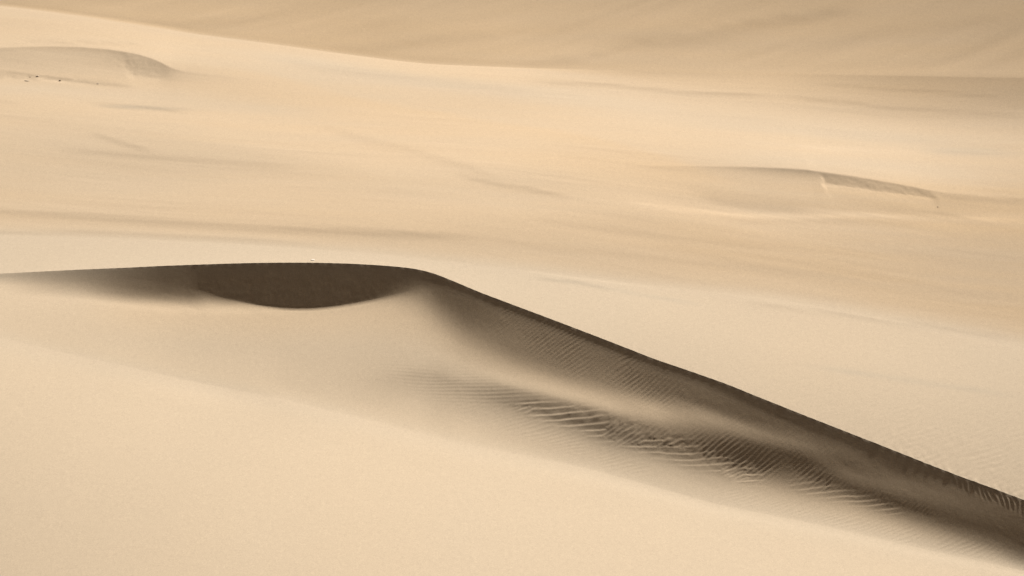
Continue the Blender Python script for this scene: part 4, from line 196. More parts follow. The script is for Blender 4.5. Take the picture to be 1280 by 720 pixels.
[-42,-1,0,0,0,0,0,1,-1,0,0,-1,0,1,0,0,0,0,-1,-1,-1,-2,-1,0,3,3,0,1,2,1,1,1,2,1,0,1,2,1,2,2,4,2,3,2,2,3,2,2,3,2,3,3,2,2,1,2,0,0,1,-1,-1,0,0,0,-1,0,0,-2,0,0,-2,-1,-1,-1,-1,-1,0,-1,-1,-1,-3,-3,-1,-4,-2,-1,-2,-1,-1,-2,0,-2,-1,0,2,1,2,1,2,2,-2,-2,-2,-4,-3,-4,-2,-3,-2,-2,-4,-3,-4,-2,-3,-2,-2,-1,0,-1,1,-1,1,0,-1,-2,-4,-1,1,3,3,0,0,-1,-2,-2,-3,-3,-3,-3,-3,-3,-4,-5,-4,-2,-4,-3,-1,-3,-2,-1,-1,1,-1,0,-1,-2,-1,-1,-1,0,-1,0,0,-2,-2,1,-1,0,-1,-3,-1,-1,-2,0,-1,0,-1,1,-1,0,0,0,0,0,0,0,0],
[-42,0,0,1,0,0,0,-1,1,0,-1,0,-1,0,1,0,-1,-1,0,0,-1,-2,-2,2,5,1,2,1,1,2,1,2,1,1,2,1,1,2,2,3,1,3,2,2,3,1,3,2,2,3,1,2,3,2,1,0,1,0,0,0,0,-1,0,0,0,-1,0,0,-1,-2,0,-1,-1,-1,0,-1,-1,0,-1,-3,-2,-2,-4,-1,-2,-2,-2,-2,-1,-1,-1,-1,0,1,1,1,0,2,2,-2,-2,-3,-5,-4,-4,-2,-4,-3,-3,-4,-4,-4,-3,-4,-3,-2,-1,-1,0,0,0,1,0,-1,0,-2,0,1,3,3,0,0,-1,-1,-2,-3,-3,-2,-3,-2,-3,-4,-4,-3,-4,-4,-2,-2,-3,-1,-1,-1,0,0,0,-1,-2,-1,-1,0,0,0,0,-1,0,-1,-2,0,0,-1,-3,-1,-2,0,-1,-2,0,0,-1,0,0,-1,1,0,-1,0,0,0,1],
[-38,0,0,-1,0,0,-1,1,-1,0,-1,0,0,-1,0,0,0,-1,-1,0,-2,-1,-1,4,5,1,2,2,1,2,2,2,1,2,1,1,1,2,2,2,2,2,2,2,2,3,1,3,1,3,2,2,1,1,1,1,0,0,-1,0,0,0,0,0,-1,0,-1,0,-1,0,-1,-1,0,-1,0,0,-1,-2,-2,-1,-3,-2,-2,-3,-2,-2,-1,-1,-2,0,-2,0,0,0,1,0,2,0,-1,-1,-3,-5,-5,-4,-5,-5,-3,-4,-5,-4,-4,-5,-4,-3,-2,-2,0,-1,1,1,0,1,0,0,-1,1,1,2,2,0,0,0,0,-2,-2,-3,-2,-3,-2,-3,-3,-3,-4,-4,-3,-2,-3,-2,-2,-1,-1,0,0,0,-1,0,-2,0,-1,0,0,0,-1,0,0,-1,-1,-1,1,-2,-1,-2,-2,-2,-1,0,-1,0,0,-1,0,0,0,-1,1,0,0,0,-1],
[-37,0,0,0,0,0,0,-1,0,-1,0,-1,-1,1,-1,0,-2,-1,0,-1,-1,-2,2,4,5,3,1,2,3,1,2,2,1,2,1,2,2,1,2,2,2,2,2,2,2,1,2,2,3,1,2,1,1,1,0,0,0,0,0,0,-1,0,-1,0,0,0,-1,-1,0,-1,-1,0,0,1,-1,0,-2,-1,-2,-3,-2,-3,-3,-2,-3,-1,-2,-1,-2,-2,-2,-1,-1,1,0,1,1,1,-1,-2,-5,-5,-4,-5,-3,-4,-4,-4,-4,-5,-5,-4,-4,-2,-2,0,-1,1,0,1,0,0,0,0,0,-1,1,2,2,1,-1,-1,-1,-1,-2,-2,-2,-3,-2,-3,-4,-3,-3,-3,-3,-3,-1,-3,0,-2,0,0,1,0,-1,-1,0,-1,0,0,0,-1,0,1,-1,-1,-1,1,-1,-2,-2,-2,-1,-1,-1,-1,-1,-1,0,0,0,0,-1,1,0,-1,1,0,0],
[-34,0,0,0,0,-1,0,0,-1,0,-1,-1,-1,-1,0,-1,-1,-1,-1,-1,-2,-1,3,5,7,2,2,2,2,2,2,2,3,1,2,1,2,2,2,1,2,2,1,2,1,2,2,2,1,1,2,2,0,1,0,0,0,-1,-1,0,-1,-1,0,0,-1,-1,0,-1,-1,-1,0,0,0,-1,1,-2,0,-2,-2,-3,-3,-4,-2,-3,-2,-2,-3,-2,-2,-3,-2,-2,0,0,0,1,-1,-2,-2,-3,-2,-3,-3,-3,-3,-4,-4,-4,-4,-4,-4,-3,-2,-3,-1,-2,0,1,0,0,1,0,-1,-1,0,1,1,2,0,0,0,-1,-1,-2,-1,-2,-2,-2,-3,-3,-3,-4,-3,-2,-2,-2,-2,-1,-1,0,-1,1,0,-1,1,-2,0,-1,1,0,-1,1,0,-1,1,-2,0,0,-1,0,-3,-1,-2,-1,-1,-1,0,0,0,0,-1,1,0,0,0,0,0,0,1],
[-31,0,-1,0,-1,1,-1,-1,0,-1,-1,-1,-1,-2,1,-1,-2,-1,0,-1,-3,0,3,7,6,2,3,2,2,3,2,1,2,2,2,2,1,2,1,2,2,1,2,1,2,2,1,1,2,1,1,1,1,0,0,0,-1,0,-1,-1,0,0,-1,-1,0,-1,-1,-1,-1,-1,-1,0,-1,1,-2,0,-2,-2,-3,-3,-3,-3,-4,-3,-2,-3,-2,-3,-3,-2,-2,-1,0,0,0,-1,-4,-6,-8,-7,-3,0,-1,-2,-3,-3,-3,-4,-4,-3,-2,-1,-2,1,1,1,1,0,0,-1,-2,-1,-2,-1,-1,1,3,2,1,1,-1,0,-1,0,-2,-1,-3,-2,-2,-3,-2,-3,-3,-2,-2,-1,-2,0,-1,0,0,0,0,1,-2,0,0,0,0,0,1,-1,0,1,0,-1,-1,1,0,-2,-2,0,-1,-1,-1,0,-1,0,0,0,1,-1,1,0,0,1,-1,1,-1],
[-29,-1,0,0,0,-1,0,0,-1,-1,0,-2,-1,-2,-1,-1,-1,-1,-1,-1,-1,0,4,6,5,2,2,2,2,2,2,2,1,1,2,2,2,1,2,2,1,1,2,2,1,1,2,2,1,2,1,0,1,0,0,0,0,-1,0,-1,-1,-1,0,-1,0,-1,-1,-1,-1,-1,0,-1,0,-1,0,-2,-2,-3,-3,-4,-4,-4,-3,-3,-3,-2,-3,-3,-3,-3,-2,-1,0,0,1,0,-1,-2,-3,-3,-6,-6,-6,-5,-6,-4,-5,-4,-3,-4,-2,-3,-1,-2,-3,-1,-2,-1,-2,0,0,0,1,1,2,2,0,1,2,3,5,5,2,0,-2,-2,-2,-2,-3,-2,-3,-3,-1,-3,-1,-2,0,-1,0,0,1,0,0,-1,1,-1,0,0,0,0,0,1,1,0,-1,0,1,0,0,-1,-1,-1,-1,-1,0,0,0,0,0,0,0,1,0,0,0,0,1,-1,1],
[-27,0,0,-1,0,0,0,-2,0,-1,-2,0,-2,-2,-1,-1,-2,0,0,-2,-2,1,5,4,5,2,2,2,2,1,1,2,1,2,1,2,1,2,1,1,2,2,1,2,2,2,1,1,2,1,1,1,0,0,0,-1,0,0,-1,-1,0,0,-1,0,-1,-1,-1,-1,-1,0,-1,-1,0,-1,-1,-2,-3,-3,-4,-3,-5,-4,-4,-3,-2,-3,-3,-4,-3,-3,-1,0,-1,0,1,0,0,-1,-1,-3,-2,-4,-4,-4,-3,-4,-3,-2,-4,-1,-4,-1,-2,-3,-1,-1,0,-1,0,-1,-1,0,1,1,0,1,2,1,1,1,1,-2,0,-2,-2,-2,-2,-2,-2,-3,-4,-1,-3,-1,-2,-1,-1,0,0,0,1,0,1,0,-1,1,-1,1,0,0,1,0,0,0,1,-1,1,2,0,-1,-2,0,0,0,0,-1,1,0,0,0,1,0,0,0,1,0,0,1,0],
[-24,0,0,-1,0,-1,-1,0,-1,-1,-1,-2,-2,-1,-2,-2,0,0,-1,-2,-1,2,3,5,4,1,2,2,1,1,2,0,2,1,1,1,2,2,1,2,2,1,2,1,1,2,2,1,1,1,1,1,0,0,0,0,-1,-1,-1,0,0,-1,0,-1,-1,-1,-1,-1,-1,0,0,0,0,-1,-2,-3,-3,-4,-4,-5,-4,-4,-3,-4,-3,-3,-4,-3,-4,-2,-1,-1,0,1,0,1,-2,0,-1,-2,-3,-3,-2,0,0,0,-1,-1,-1,-2,-1,-2,-2,-1,-2,-4,-5,-3,-3,0,1,-1,0,1,1,1,1,1,1,-1,-1,-1,-2,-2,-1,-2,-2,-3,-3,-3,-2,-3,-1,-2,-1,-1,-1,0,0,1,0,1,0,0,0,0,0,1,0,1,0,1,0,1,0,0,2,1,-1,0,0,0,0,-1,0,1,-1,1,1,0,0,0,1,0,0,1,0,0,0],
[-22,0,-1,1,-1,-1,0,-1,-1,-1,-2,-1,-2,-3,-1,-2,-1,1,-1,-2,0,1,4,3,4,2,0,1,2,1,0,2,1,1,1,1,2,0,3,1,1,2,2,1,3,0,2,2,1,1,1,0,0,0,0,-2,0,0,-1,0,-1,0,0,-1,-1,-1,-1,-1,0,-1,0,0,-1,-1,-2,-2,-4,-4,-5,-5,-5,-4,-5,-2,-3,-4,-4,-5,-2,-2,-2,-1,1,1,0,-1,1,-1,-2,-2,-3,-1,-2,-1,0,0,-1,-2,-2,-3,-2,-2,-2,-2,-3,-2,0,-1,1,0,-1,1,0,0,2,1,1,0,0,0,-1,-1,-2,-2,-2,-3,-3,-3,-4,-3,-3,-2,-1,-1,1,1,0,-1,1,1,1,0,0,0,0,0,1,0,1,1,0,0,1,0,0,1,2,1,1,0,-2,1,0,1,0,0,1,0,0,1,0,1,0,1,0,-1,1,0,1],
[-21,0,0,-1,-1,0,-1,0,-2,-1,0,-3,-1,-2,-2,-2,-1,1,-1,-2,0,3,2,3,3,1,1,1,0,2,1,0,0,1,1,1,1,3,1,2,2,1,2,2,1,2,1,1,1,2,0,0,0,0,-1,0,-2,-1,0,-1,0,0,-2,-1,-1,-1,-1,-1,0,0,-1,0,-1,-1,-2,-3,-4,-5,-4,-5,-5,-4,-3,-3,-4,-5,-4,-3,-3,-2,0,1,1,0,1,-1,-1,-1,-1,-2,-2,-3,-1,-2,-2,-3,-2,-2,-2,-1,0,-1,-2,-2,-1,0,0,0,1,-1,1,0,1,0,1,1,1,0,0,-2,-3,-3,-3,-3,-3,-4,-5,-4,-2,0,2,3,1,1,0,-1,0,1,1,0,1,0,0,0,0,1,0,0,0,0,1,0,0,0,0,2,3,1,0,0,0,1,0,1,0,1,0,0,1,1,0,0,0,1,0,1,0,0,0],
[-21,-1,0,0,0,-1,0,-1,0,-2,-1,-1,-2,-2,-3,-2,1,0,-1,-2,2,3,2,2,2,0,1,1,0,0,1,0,1,1,1,0,2,1,2,1,2,2,1,2,1,2,1,2,1,0,0,1,0,-1,-1,0,-1,-1,0,-1,-1,-2,-1,-1,-1,-2,-2,0,-1,-1,1,-1,-2,-2,-3,-3,-4,-4,-5,-5,-4,-4,-2,-3,-4,-5,-5,-6,-3,-1,1,3,2,2,1,1,0,-1,-1,-3,-2,-2,-2,-1,-3,-2,-2,-2,-1,-1,-2,-1,-1,-2,-1,0,-1,0,-1,0,-1,0,-1,0,0,-1,0,-1,-2,-1,-2,-2,-1,0,0,0,0,1,1,0,0,-1,-1,0,-2,0,1,1,0,1,0,0,0,0,0,-1,1,0,0,1,0,0,0,0,0,3,2,2,1,0,-1,2,1,-1,2,-1,1,1,0,0,1,0,1,0,0,1,0,0,0],
[-16,0,-1,-1,-1,0,-2,-1,-2,-1,-2,-2,-2,-1,-3,-1,2,0,-3,-2,-2,-3,1,7,6,2,1,1,1,1,0,1,1,-1,1,2,1,1,2,2,1,2,2,1,2,1,2,0,1,0,0,-1,0,-1,-1,-1,-1,-1,-2,-1,-1,-1,-1,-2,-3,-1,-1,-1,-1,0,-2,-2,-2,-3,-3,-5,-2,-4,-5,-6,-7,-9,-9,-11,-10,-6,-3,3,5,7,5,2,1,-1,-2,0,-1,0,-2,-1,-1,-1,-2,-3,-2,-3,-3,-2,-1,-1,-1,-2,-2,-1,0,-1,1,0,0,1,1,1,1,2,1,3,1,2,1,0,1,1,1,0,-2,-1,-1,-1,-1,-1,-1,-1,-1,-1,0,1,0,1,1,0,0,0,0,0,0,0,0,0,1,0,0,1,0,0,1,2,3,0,1,-1,0,1,0,1,-1,1,0,1,0,1,0,1,-1,0,1,0,0,1,0],
[44,-2,-1,-2,-2,-3,-3,-4,-5,-6,-7,-9,-10,-13,-13,-10,-12,-13,-9,-7,-7,-5,3,4,2,2,2,2,3,3,4,3,3,5,3,4,4,5,3,4,4,2,2,3,2,2,2,2,2,2,2,2,0,1,1,-1,0,-1,-2,-2,-2,-2,-3,-3,-3,-5,-5,-6,-6,-5,-5,-3,-2,-3,-3,-5,-11,-12,-14,-11,-8,-3,-3,3,7,10,11,9,8,5,3,1,-1,0,0,-2,-1,-3,-3,-3,-3,-2,-1,-2,-2,-1,0,-1,-1,0,-1,0,0,0,0,1,1,2,1,1,1,1,2,1,3,1,1,0,0,0,-1,0,-1,-2,-1,-3,0,-2,-2,-1,-1,-1,-1,-1,1,-1,2,0,0,1,0,0,0,0,0,1,0,1,0,0,1,-1,1,0,2,3,1,0,0,0,0,-1,0,0,1,0,0,0,1,-1,1,0,1,0,0,0,0,0,1],
[42,-1,-1,-2,-2,-3,-3,-4,-4,-5,-8,-7,-11,-12,-16,-16,-24,-22,-8,6,10,13,6,-1,-2,-2,-1,-2,-1,-1,-1,0,1,0,1,1,2,1,2,2,1,2,2,1,1,2,0,2,0,1,1,-1,1,1,0,2,0,-1,-3,-5,-6,-7,-5,-5,-4,-1,-1,0,0,-1,-1,-4,-5,-6,-7,-6,-2,-1,3,4,6,5,6,6,5,3,3,3,2,2,1,1,2,0,0,-1,-2,-2,-2,-2,-2,-2,-1,-2,-1,-2,-1,-1,0,-1,0,-1,-1,0,1,1,0,1,1,1,1,1,1,3,0,1,1,0,0,-1,0,0,-2,-2,-3,-1,-2,-2,0,-1,-2,-2,-1,0,-1,2,-1,1,1,0,0,1,-1,0,1,0,0,1,1,1,0,0,0,2,0,3,0,1,-1,-1,-1,0,0,1,-1,0,1,-1,0,1,0,0,0,1,0,0,0,0,0],
[5,-1,-2,-1,-1,-2,-2,-3,-2,-4,-3,-4,-4,-6,-8,-9,-7,-3,2,4,6,7,3,0,-1,0,-1,0,-1,-1,-1,1,-1,0,1,1,0,1,1,0,1,0,1,1,1,0,1,-1,-1,-1,-3,-2,-3,-4,-3,-4,-3,-3,-1,0,-1,1,-1,1,1,1,1,0,1,-2,-2,-3,-5,-5,-5,-4,-3,0,0,2,1,1,3,0,0,0,1,1,2,0,2,2,2,1,0,-1,-2,-2,-3,-2,-2,-1,-3,-2,-2,-1,-2,-1,-1,-1,-1,-2,1,0,0,1,2,0,1,1,2,1,2,1,2,1,0,0,0,0,-1,-1,-2,-2,-2,-2,-2,0,-2,-2,-1,-1,-1,-1,1,0,1,1,0,0,0,0,1,0,0,0,1,1,0,0,1,0,0,1,2,1,1,-1,-1,-2,0,0,0,-1,0,0,-1,1,0,0,0,0,1,-1,0,0,1,0,0],
[-33,0,0,-1,-1,0,0,0,-2,1,-1,-1,-1,-1,0,-2,0,3,3,2,3,3,2,2,1,0,1,0,1,0,2,0,1,1,1,2,1,2,1,1,1,2,1,1,0,1,1,0,0,-2,-1,-1,-2,-2,-2,-3,-3,-1,-1,-1,0,-2,0,-1,-1,-1,0,0,-2,-2,-3,-4,-5,-6,-7,-5,-3,-3,-1,-1,0,1,-1,0,-1,0,1,1,1,3,2,2,0,1,-1,-1,-2,-4,-3,-2,-2,-2,-2,-2,-3,-2,-1,-1,-1,-1,-3,0,-1,1,1,1,1,2,1,1,1,2,2,2,1,0,1,0,0,-1,1,-2,-2,-2,-2,0,-1,-1,-1,0,-1,-1,0,1,0,1,1,0,0,0,0,-1,0,0,0,0,0,0,1,-1,-1,1,1,0,1,1,-1,-1,-1,-3,0,-2,-1,-1,0,0,0,0,0,0,-1,1,-1,0,1,0,-1,1,-1],
[-51,1,-1,1,1,0,0,1,1,0,2,0,1,2,1,0,1,5,3,2,3,2,1,2,2,1,0,1,1,2,0,2,1,2,2,1,3,1,2,2,1,2,0,1,2,1,0,1,0,0,-1,-2,-1,-1,-3,-1,-1,-2,-1,-1,-2,-1,-2,-2,-1,-2,-1,-1,0,-1,-3,-5,-5,-6,-5,-4,-5,-2,-2,0,0,0,-1,-1,-1,0,1,2,2,1,2,1,1,0,-2,-2,-3,-4,-2,-3,-1,-3,-3,-3,-1,-2,-2,-1,-2,-2,-1,-1,0,1,2,1,1,2,2,2,2,2,1,2,1,1,1,1,-1,1,-1,-2,0,-2,-1,-2,0,0,0,-2,0,0,0,0,1,1,0,0,0,-1,0,0,-1,0,0,1,0,0,0,0,-1,0,0,2,0,-1,-2,-3,-4,-3,-3,-1,-2,-1,-2,-1,-1,-1,0,0,0,-1,0,0,-1,0,1,-1,1],
[-52,-1,2,0,0,1,0,1,1,0,1,2,1,1,1,3,1,5,4,2,2,2,1,1,-3,-3,-3,-5,-5,-5,-3,-2,1,3,4,4,3,3,1,1,0,-1,1,1,1,1,1,0,0,1,-1,0,-1,-2,0,-2,0,0,1,0,1,1,1,2,3,5,3,4,0,-1,-3,-4,-5,-5,-4,-4,-2,-3,0,-1,-1,-1,-1,-1,-1,1,0,2,2,2,1,1,-1,-1,-1,-3,-3,-3,-2,-1,-2,-2,-2,-2,-2,-1,-1,-1,-1,-2,-1,1,1,1,1,3,2,2,2,1,2,2,2,1,1,2,0,0,1,0,-2,-1,-3,-1,-1,-1,0,-1,-1,-1,-1,-1,0,1,1,0,0,0,-1,0,0,-1,0,-1,-1,-1,-3,-3,-4,-1,4,5,4,1,-1,-3,-4,-4,-5,-6,-3,-4,-3,-3,-1,-2,-1,-1,-2,-1,-1,0,-1,0,0,-1,-1,0,0],
[0,0,-1,-1,-1,-1,-1,-2,-2,-2,-3,-3,-4,-5,-4,-9,-4,-13,-14,-5,4,7,10,10,9,2,2,3,1,2,3,3,4,2,2,2,2,1,1,1,2,2,1,2,1,1,1,1,0,-2,0,-3,-1,-2,-2,-1,-1,0,-1,1,0,0,1,1,2,1,2,0,-1,-2,-4,-4,-5,-3,-3,-3,-3,-1,-2,0,0,-2,-2,-2,0,0,2,1,2,2,1,-1,0,-2,-2,-1,-3,-1,-2,1,-1,-3,-2,1,-2,-1,0,0,-1,-1,1,1,2,2,3,1,1,0,0,2,1,2,2,1,1,1,0,1,0,-1,-2,-2,-3,-2,-1,-1,-1,-2,-1,-1,-1,-1,0,0,-1,-2,-4,-5,-6,-6,-6,-1,0,1,2,1,2,3,5,8,5,2,1,-1,-2,-4,-5,-6,-7,-7,-4,-4,-4,-3,-3,-2,-3,-1,-1,-2,-1,-1,0,-1,-1,0,0,-1,-1],
[18,0,-1,0,-1,-1,-1,-1,-1,-1,-2,-2,-2,-3,-4,-3,-5,-1,4,4,3,2,2,0,0,1,0,0,1,1,1,1,1,1,1,1,0,0,1,0,0,0,1,0,0,0,0,-1,0,-1,-1,0,-1,0,-1,0,-1,0,0,-1,-1,0,0,0,0,0,0,-1,-1,-1,-1,0,0,-1,-1,0,0,-1,1,-1,0,0,0,-1,0,0,0,0,0,0,-1,0,-1,-1,0,0,2,3,3,1,-1,0,1,-1,1,0,0,1,-3,-2,-1,-2,-1,-1,-3,-3,-2,-2,0,0,0,0,0,-1,0,-2,0,-1,-2,-2,-3,-3,-3,-5,-6,-7,-12,-10,-8,-4,-2,2,1,2,2,2,3,2,3,4,4,3,2,3,1,0,3,2,3,0,0,0,-1,-2,-1,-4,-6,-6,-7,-9,-5,-5,-3,-3,-3,-3,-1,-3,-1,-1,0,-2,-1,-1,0,0,-1,0,0],
[-7,-1,0,0,1,0,0,0,0,1,0,0,1,1,1,0,1,2,1,2,2,1,0,1,0,0,0,0,1,1,1,1,1,1,1,0,0,1,0,0,0,1,0,0,1,0,-1,0,-1,0,-1,-1,-1,-1,0,0,0,-1,-1,0,0,-1,0,0,-1,0,0,-1,0,-1,-1,-1,-1,0,0,-1,0,0,-1,0,0,0,-1,1,-1,0,0,1,-1,0,0,0,-2,0,-1,0,0,0,1,0,-2,-1,-1,0,-1,0,1,-2,-2,-1,0,1,0,-1,0,-1,0,0,0,0,0,0,-1,0,-2,-3,-7,-10,-11,-11,-3,-1,2,3,1,0,3,2,1,2,2,0,1,-1,-1,-1,-2,0,0,0,2,0,1,-1,0,1,1,1,1,1,-1,-2,-1,-1,-1,-6,-5,-8,-7,-7,-2,-3,-3,-3,-1,-2,-1,-1,-2,0,-1,-1,0,0,-1,-1,0,0,0],
[-14,0,1,0,0,0,1,1,0,0,1,2,0,2,2,2,1,2,2,2,1,0,1,0,0,0,0,0,1,1,1,1,1,1,1,1,1,-1,0,1,0,0,1,0,0,0,0,-1,-1,-1,0,0,-1,-1,0,-1,-1,0,0,-1,-1,0,0,0,0,0,-1,0,-1,-1,0,-2,0,-1,0,0,-1,0,0,0,-1,0,0,-1,1,0,0,-1,1,0,0,-1,0,-2,0,-1,-1,-1,1,-2,-5,-8,-8,-3,9,9,4,-3,-1,1,1,0,-1,0,0,0,0,0,1,-1,1,-1,-1,-3,-4,-6,-6,-5,-1,2,1,0,0,-2,-1,-1,-1,0,0,0,-1,-1,-1,-1,-1,-2,0,-1,0,1,0,0,-1,0,1,1,0,1,0,-1,-2,-1,-1,-2,-2,-5,-7,-7,-9,-5,-3,-3,-3,-2,-2,-1,-2,-1,-1,-1,-1,0,-1,0,0,0,-1,0,-1],
[-15,1,0,0,0,1,0,0,2,1,1,0,2,1,2,2,2,2,1,2,0,2,0,0,-1,0,1,1,0,1,1,2,1,1,1,0,0,1,0,0,1,0,0,0,0,0,-1,0,0,-1,-1,-1,0,-1,0,-1,0,0,-1,-1,0,0,-1,0,0,0,-1,-1,0,-1,-1,0,-1,0,-1,-1,0,0,0,0,0,-1,0,0,0,-1,1,1,0,-1,0,-1,-1,0,-1,-1,-1,-2,-9,-9,-3,2,4,3,-4,-4,-2,9,7,3,0,1,0,-1,-1,0,0,1,-1,1,-1,-1,-1,-2,-4,-3,-2,0,-1,0,-2,-1,-2,-3,-3,-1,-1,-1,0,-1,0,-1,-1,-1,-2,-1,-1,-1,1,0,0,-1,0,0,0,0,1,0,-1,-2,-1,-1,-2,-2,-2,-6,-7,-8,-8,-5,-4,-3,-2,-2,-2,-2,-1,-1,-1,-1,0,-1,0,-1,-1,0,1,-1,0],
[-15,0,0,1,0,1,1,0,0,1,1,1,2,2,1,3,2,1,2,1,2,-1,1,0,0,0,0,1,1,1,1,1,1,1,1,0,1,0,0,0,0,1,0,1,-1,0,0,-1,0,-1,-1,0,-1,0,-2,1,0,-1,-1,0,-1,0,0,-1,1,-1,0,-1,-1,-1,-1,0,-1,-1,0,0,-1,0,0,-1,0,0,0,0,-1,1,0,0,0,1,-1,-1,0,-1,0,-1,-2,-5,-6,-2,3,4,3,0,-2,-3,-1,1,3,1,1,-1,0,0,0,0,0,-1,1,-1,-1,-1,-2,-2,-2,-2,-1,-1,0,-2,-1,-3,-4,-2,-1,-2,-1,0,0,-1,-1,0,-1,-2,-1,-2,-1,1,-1,0,-1,0,0,-1,0,0,0,-1,-1,-2,-1,-2,-2,-2,-2,-7,-8,-8,-9,-3,-3,-3,-3,-2,-2,-1,-1,-1,-1,-1,-1,0,-1,0,0,-1,0,0,0],
[-15,1,0,0,1,0,0,1,1,1,1,1,1,1,3,2,2,1,2,1,1,1,0,0,0,0,0,1,1,1,2,1,1,1,0,1,0,0,1,0,0,0,1,-1,1,-1,0,0,-2,1,-1,-2,0,0,0,-1,-1,0,0,-1,0,-1,-1,1,-1,0,-1,0,-1,0,-1,-2,0,0,-1,0,0,-1,0,0,0,0,-1,0,0,1,-1,1,0,0,-1,0,-1,0,-1,-1,-2,-3,-1,1,1,0,1,0,0,-1,1,-1,-1,1,0,0,0,-1,-1,1,-1,1,-2,0,0,-2,-2,-2,-2,-1,-2,0,-2,-1,-3,-2,-3,-2,-2,-1,-1,0,-1,0,-1,-1,-2,0,-2,-1,0,-1,0,-1,-1,0,-1,0,-1,0,-1,-1,-2,-1,-2,-2,-3,-1,-3,-7,-8,-10,-7,-4,-4,-3,-2,-2,-2,-1,-2,-1,0,-1,-1,0,-1,0,-1,0,-1,0,0],
[-14,0,0,1,0,0,1,1,0,1,1,1,2,2,1,3,1,2,2,1,0,1,0,0,0,0,1,0,1,2,1,1,1,1,0,1,0,0,0,1,0,1,0,1,-1,0,0,-1,0,-2,-1,0,-1,0,-1,0,0,-1,-1,0,-1,0,0,0,0,-1,0,-1,-1,-1,0,-1,0,-1,0,-1,0,-1,0,0,0,-1,0,0,1,-1,1,0,1,-1,0,0,-1,-1,-1,-1,-2,-2,0,1,0,0,0,0,-1,1,1,-2,0,-1,0,0,-1,0,0,0,0,-1,1,-1,-2,-1,-2,-2,-2,-1,0,-2,-1,-2,-3,-3,-1,-3,-1,-1,0,0,-1,-1,-1,-1,-1,-2,0,-1,-2,0,0,-1,-1,-1,-1,0,-1,-1,-2,-2,-1,-2,-2,-2,-2,-3,-3,-8,-9,-9,-7,-4,-3,-2,-3,-1,-2,-2,-1,-1,-1,-1,-1,-1,1,-2,1,0,-1,0,0],
[-13,0,0,0,1,0,1,0,1,0,1,2,1,1,2,3,2,2,0,2,1,0,0,0,0,1,0,0,2,1,1,2,1,0,1,1,-1,1,0,0,1,0,0,0,1,-1,-1,0,-1,-1,0,-1,0,-1,0,-1,0,-1,0,-1,0,-1,1,-1,0,0,-1,0,-1,-1,-2,0,-1,0,-1,0,-1,1,-1,1,-1,0,0,-1,0,1,0,1,0,0,-1,-1,0,-1,0,-2,-1,-2,1,-1,0,0,0,0,0,0,-1,0,-2,1,0,-1,0,-1,0,-1,1,0,-2,0,-1,-2,-1,-2,-1,-1,-2,0,-2,-2,-2,-3,-3,0,-2,0,-1,-1,0,-1,-1,-1,-1,-1,-2,0,-1,-1,-1,-1,-1,-1,-1,-1,-1,-2,-1,-2,-3,-2,-2,-3,-2,-3,-4,-8,-9,-9,-7,-4,-3,-3,-2,-3,-2,-1,-1,-2,-1,0,0,-1,-1,0,-1,0,0,0,-1],
[-12,0,1,0,0,0,0,1,1,1,1,1,1,2,2,2,2,1,2,0,1,0,0,0,0,0,1,1,1,1,2,1,1,1,1,-1,1,0,0,0,1,0,1,0,-1,1,-1,-1,-1,0,-1,0,-2,0,0,0,-1,0,-1,-1,0,0,-1,0,0,0,-1,-1,-1,0,-1,-1,-1,0,-1,0,0,0,0,-1,0,0,-1,1,0,0,0,0,0,0,1,-1,-1,0,-2,-1,-2,0,0,0,-1,1,-1,0,-1,1,-1,-2,0,-1,0,-1,0,0,0,0,0,-1,0,-1,-2,-1,-2,-1,-1,-1,0,-2,-2,-3,-2,-2,-2,-2,0,-1,0,-1,-1,-1,-1,-1,-1,-1,-1,-2,0,-1,-2,-1,-1,-1,-1,-2,-2,-1,-3,-2,-2,-2,-2,-3,-3,-4,-2,-9,-10,-10,-5,-4,-3,-3,-2,-2,-1,-2,-2,0,-1,-1,-1,0,-1,0,0,-1,0,0,0],
[-11,0,0,0,1,1,0,1,0,1,1,1,1,1,2,1,3,1,1,1,1,0,0,0,0,0,1,1,1,2,1,1,1,1,0,1,0,0,1,0,0,1,0,0,0,-1,0,-1,0,-1,-1,-1,1,-1,-1,-1,0,-1,0,0,-1,0,0,0,-1,0,0,-2,0,-2,0,0,-1,-1,0,-1,0,-1,1,-1,0,-1,1,0,0,0,1,0,1,0,-2,0,0,-1,-1,-1,-2,-1,0,-1,1,-1,0,-1,1,-1,-1,-1,0,-1,-2,1,-1,0,0,0,-1,0,0,-2,0,-2,-1,-1,-1,-1,-1,-2,-2,-2,-3,-2,-2,-1,-2,-1,-1,-1,-1,-1,-1,-1,-1,-2,-1,-1,-1,-2,-1,-1,-1,-2,-1,-2,-1,-3,-2,-2,-3,-2,-3,-2,-4,-3,-3,-9,-11,-7,-7,-3,-3,-3,-2,-2,-2,-1,-1,-1,-1,-1,0,-1,0,-1,0,-1,1,-1,0],
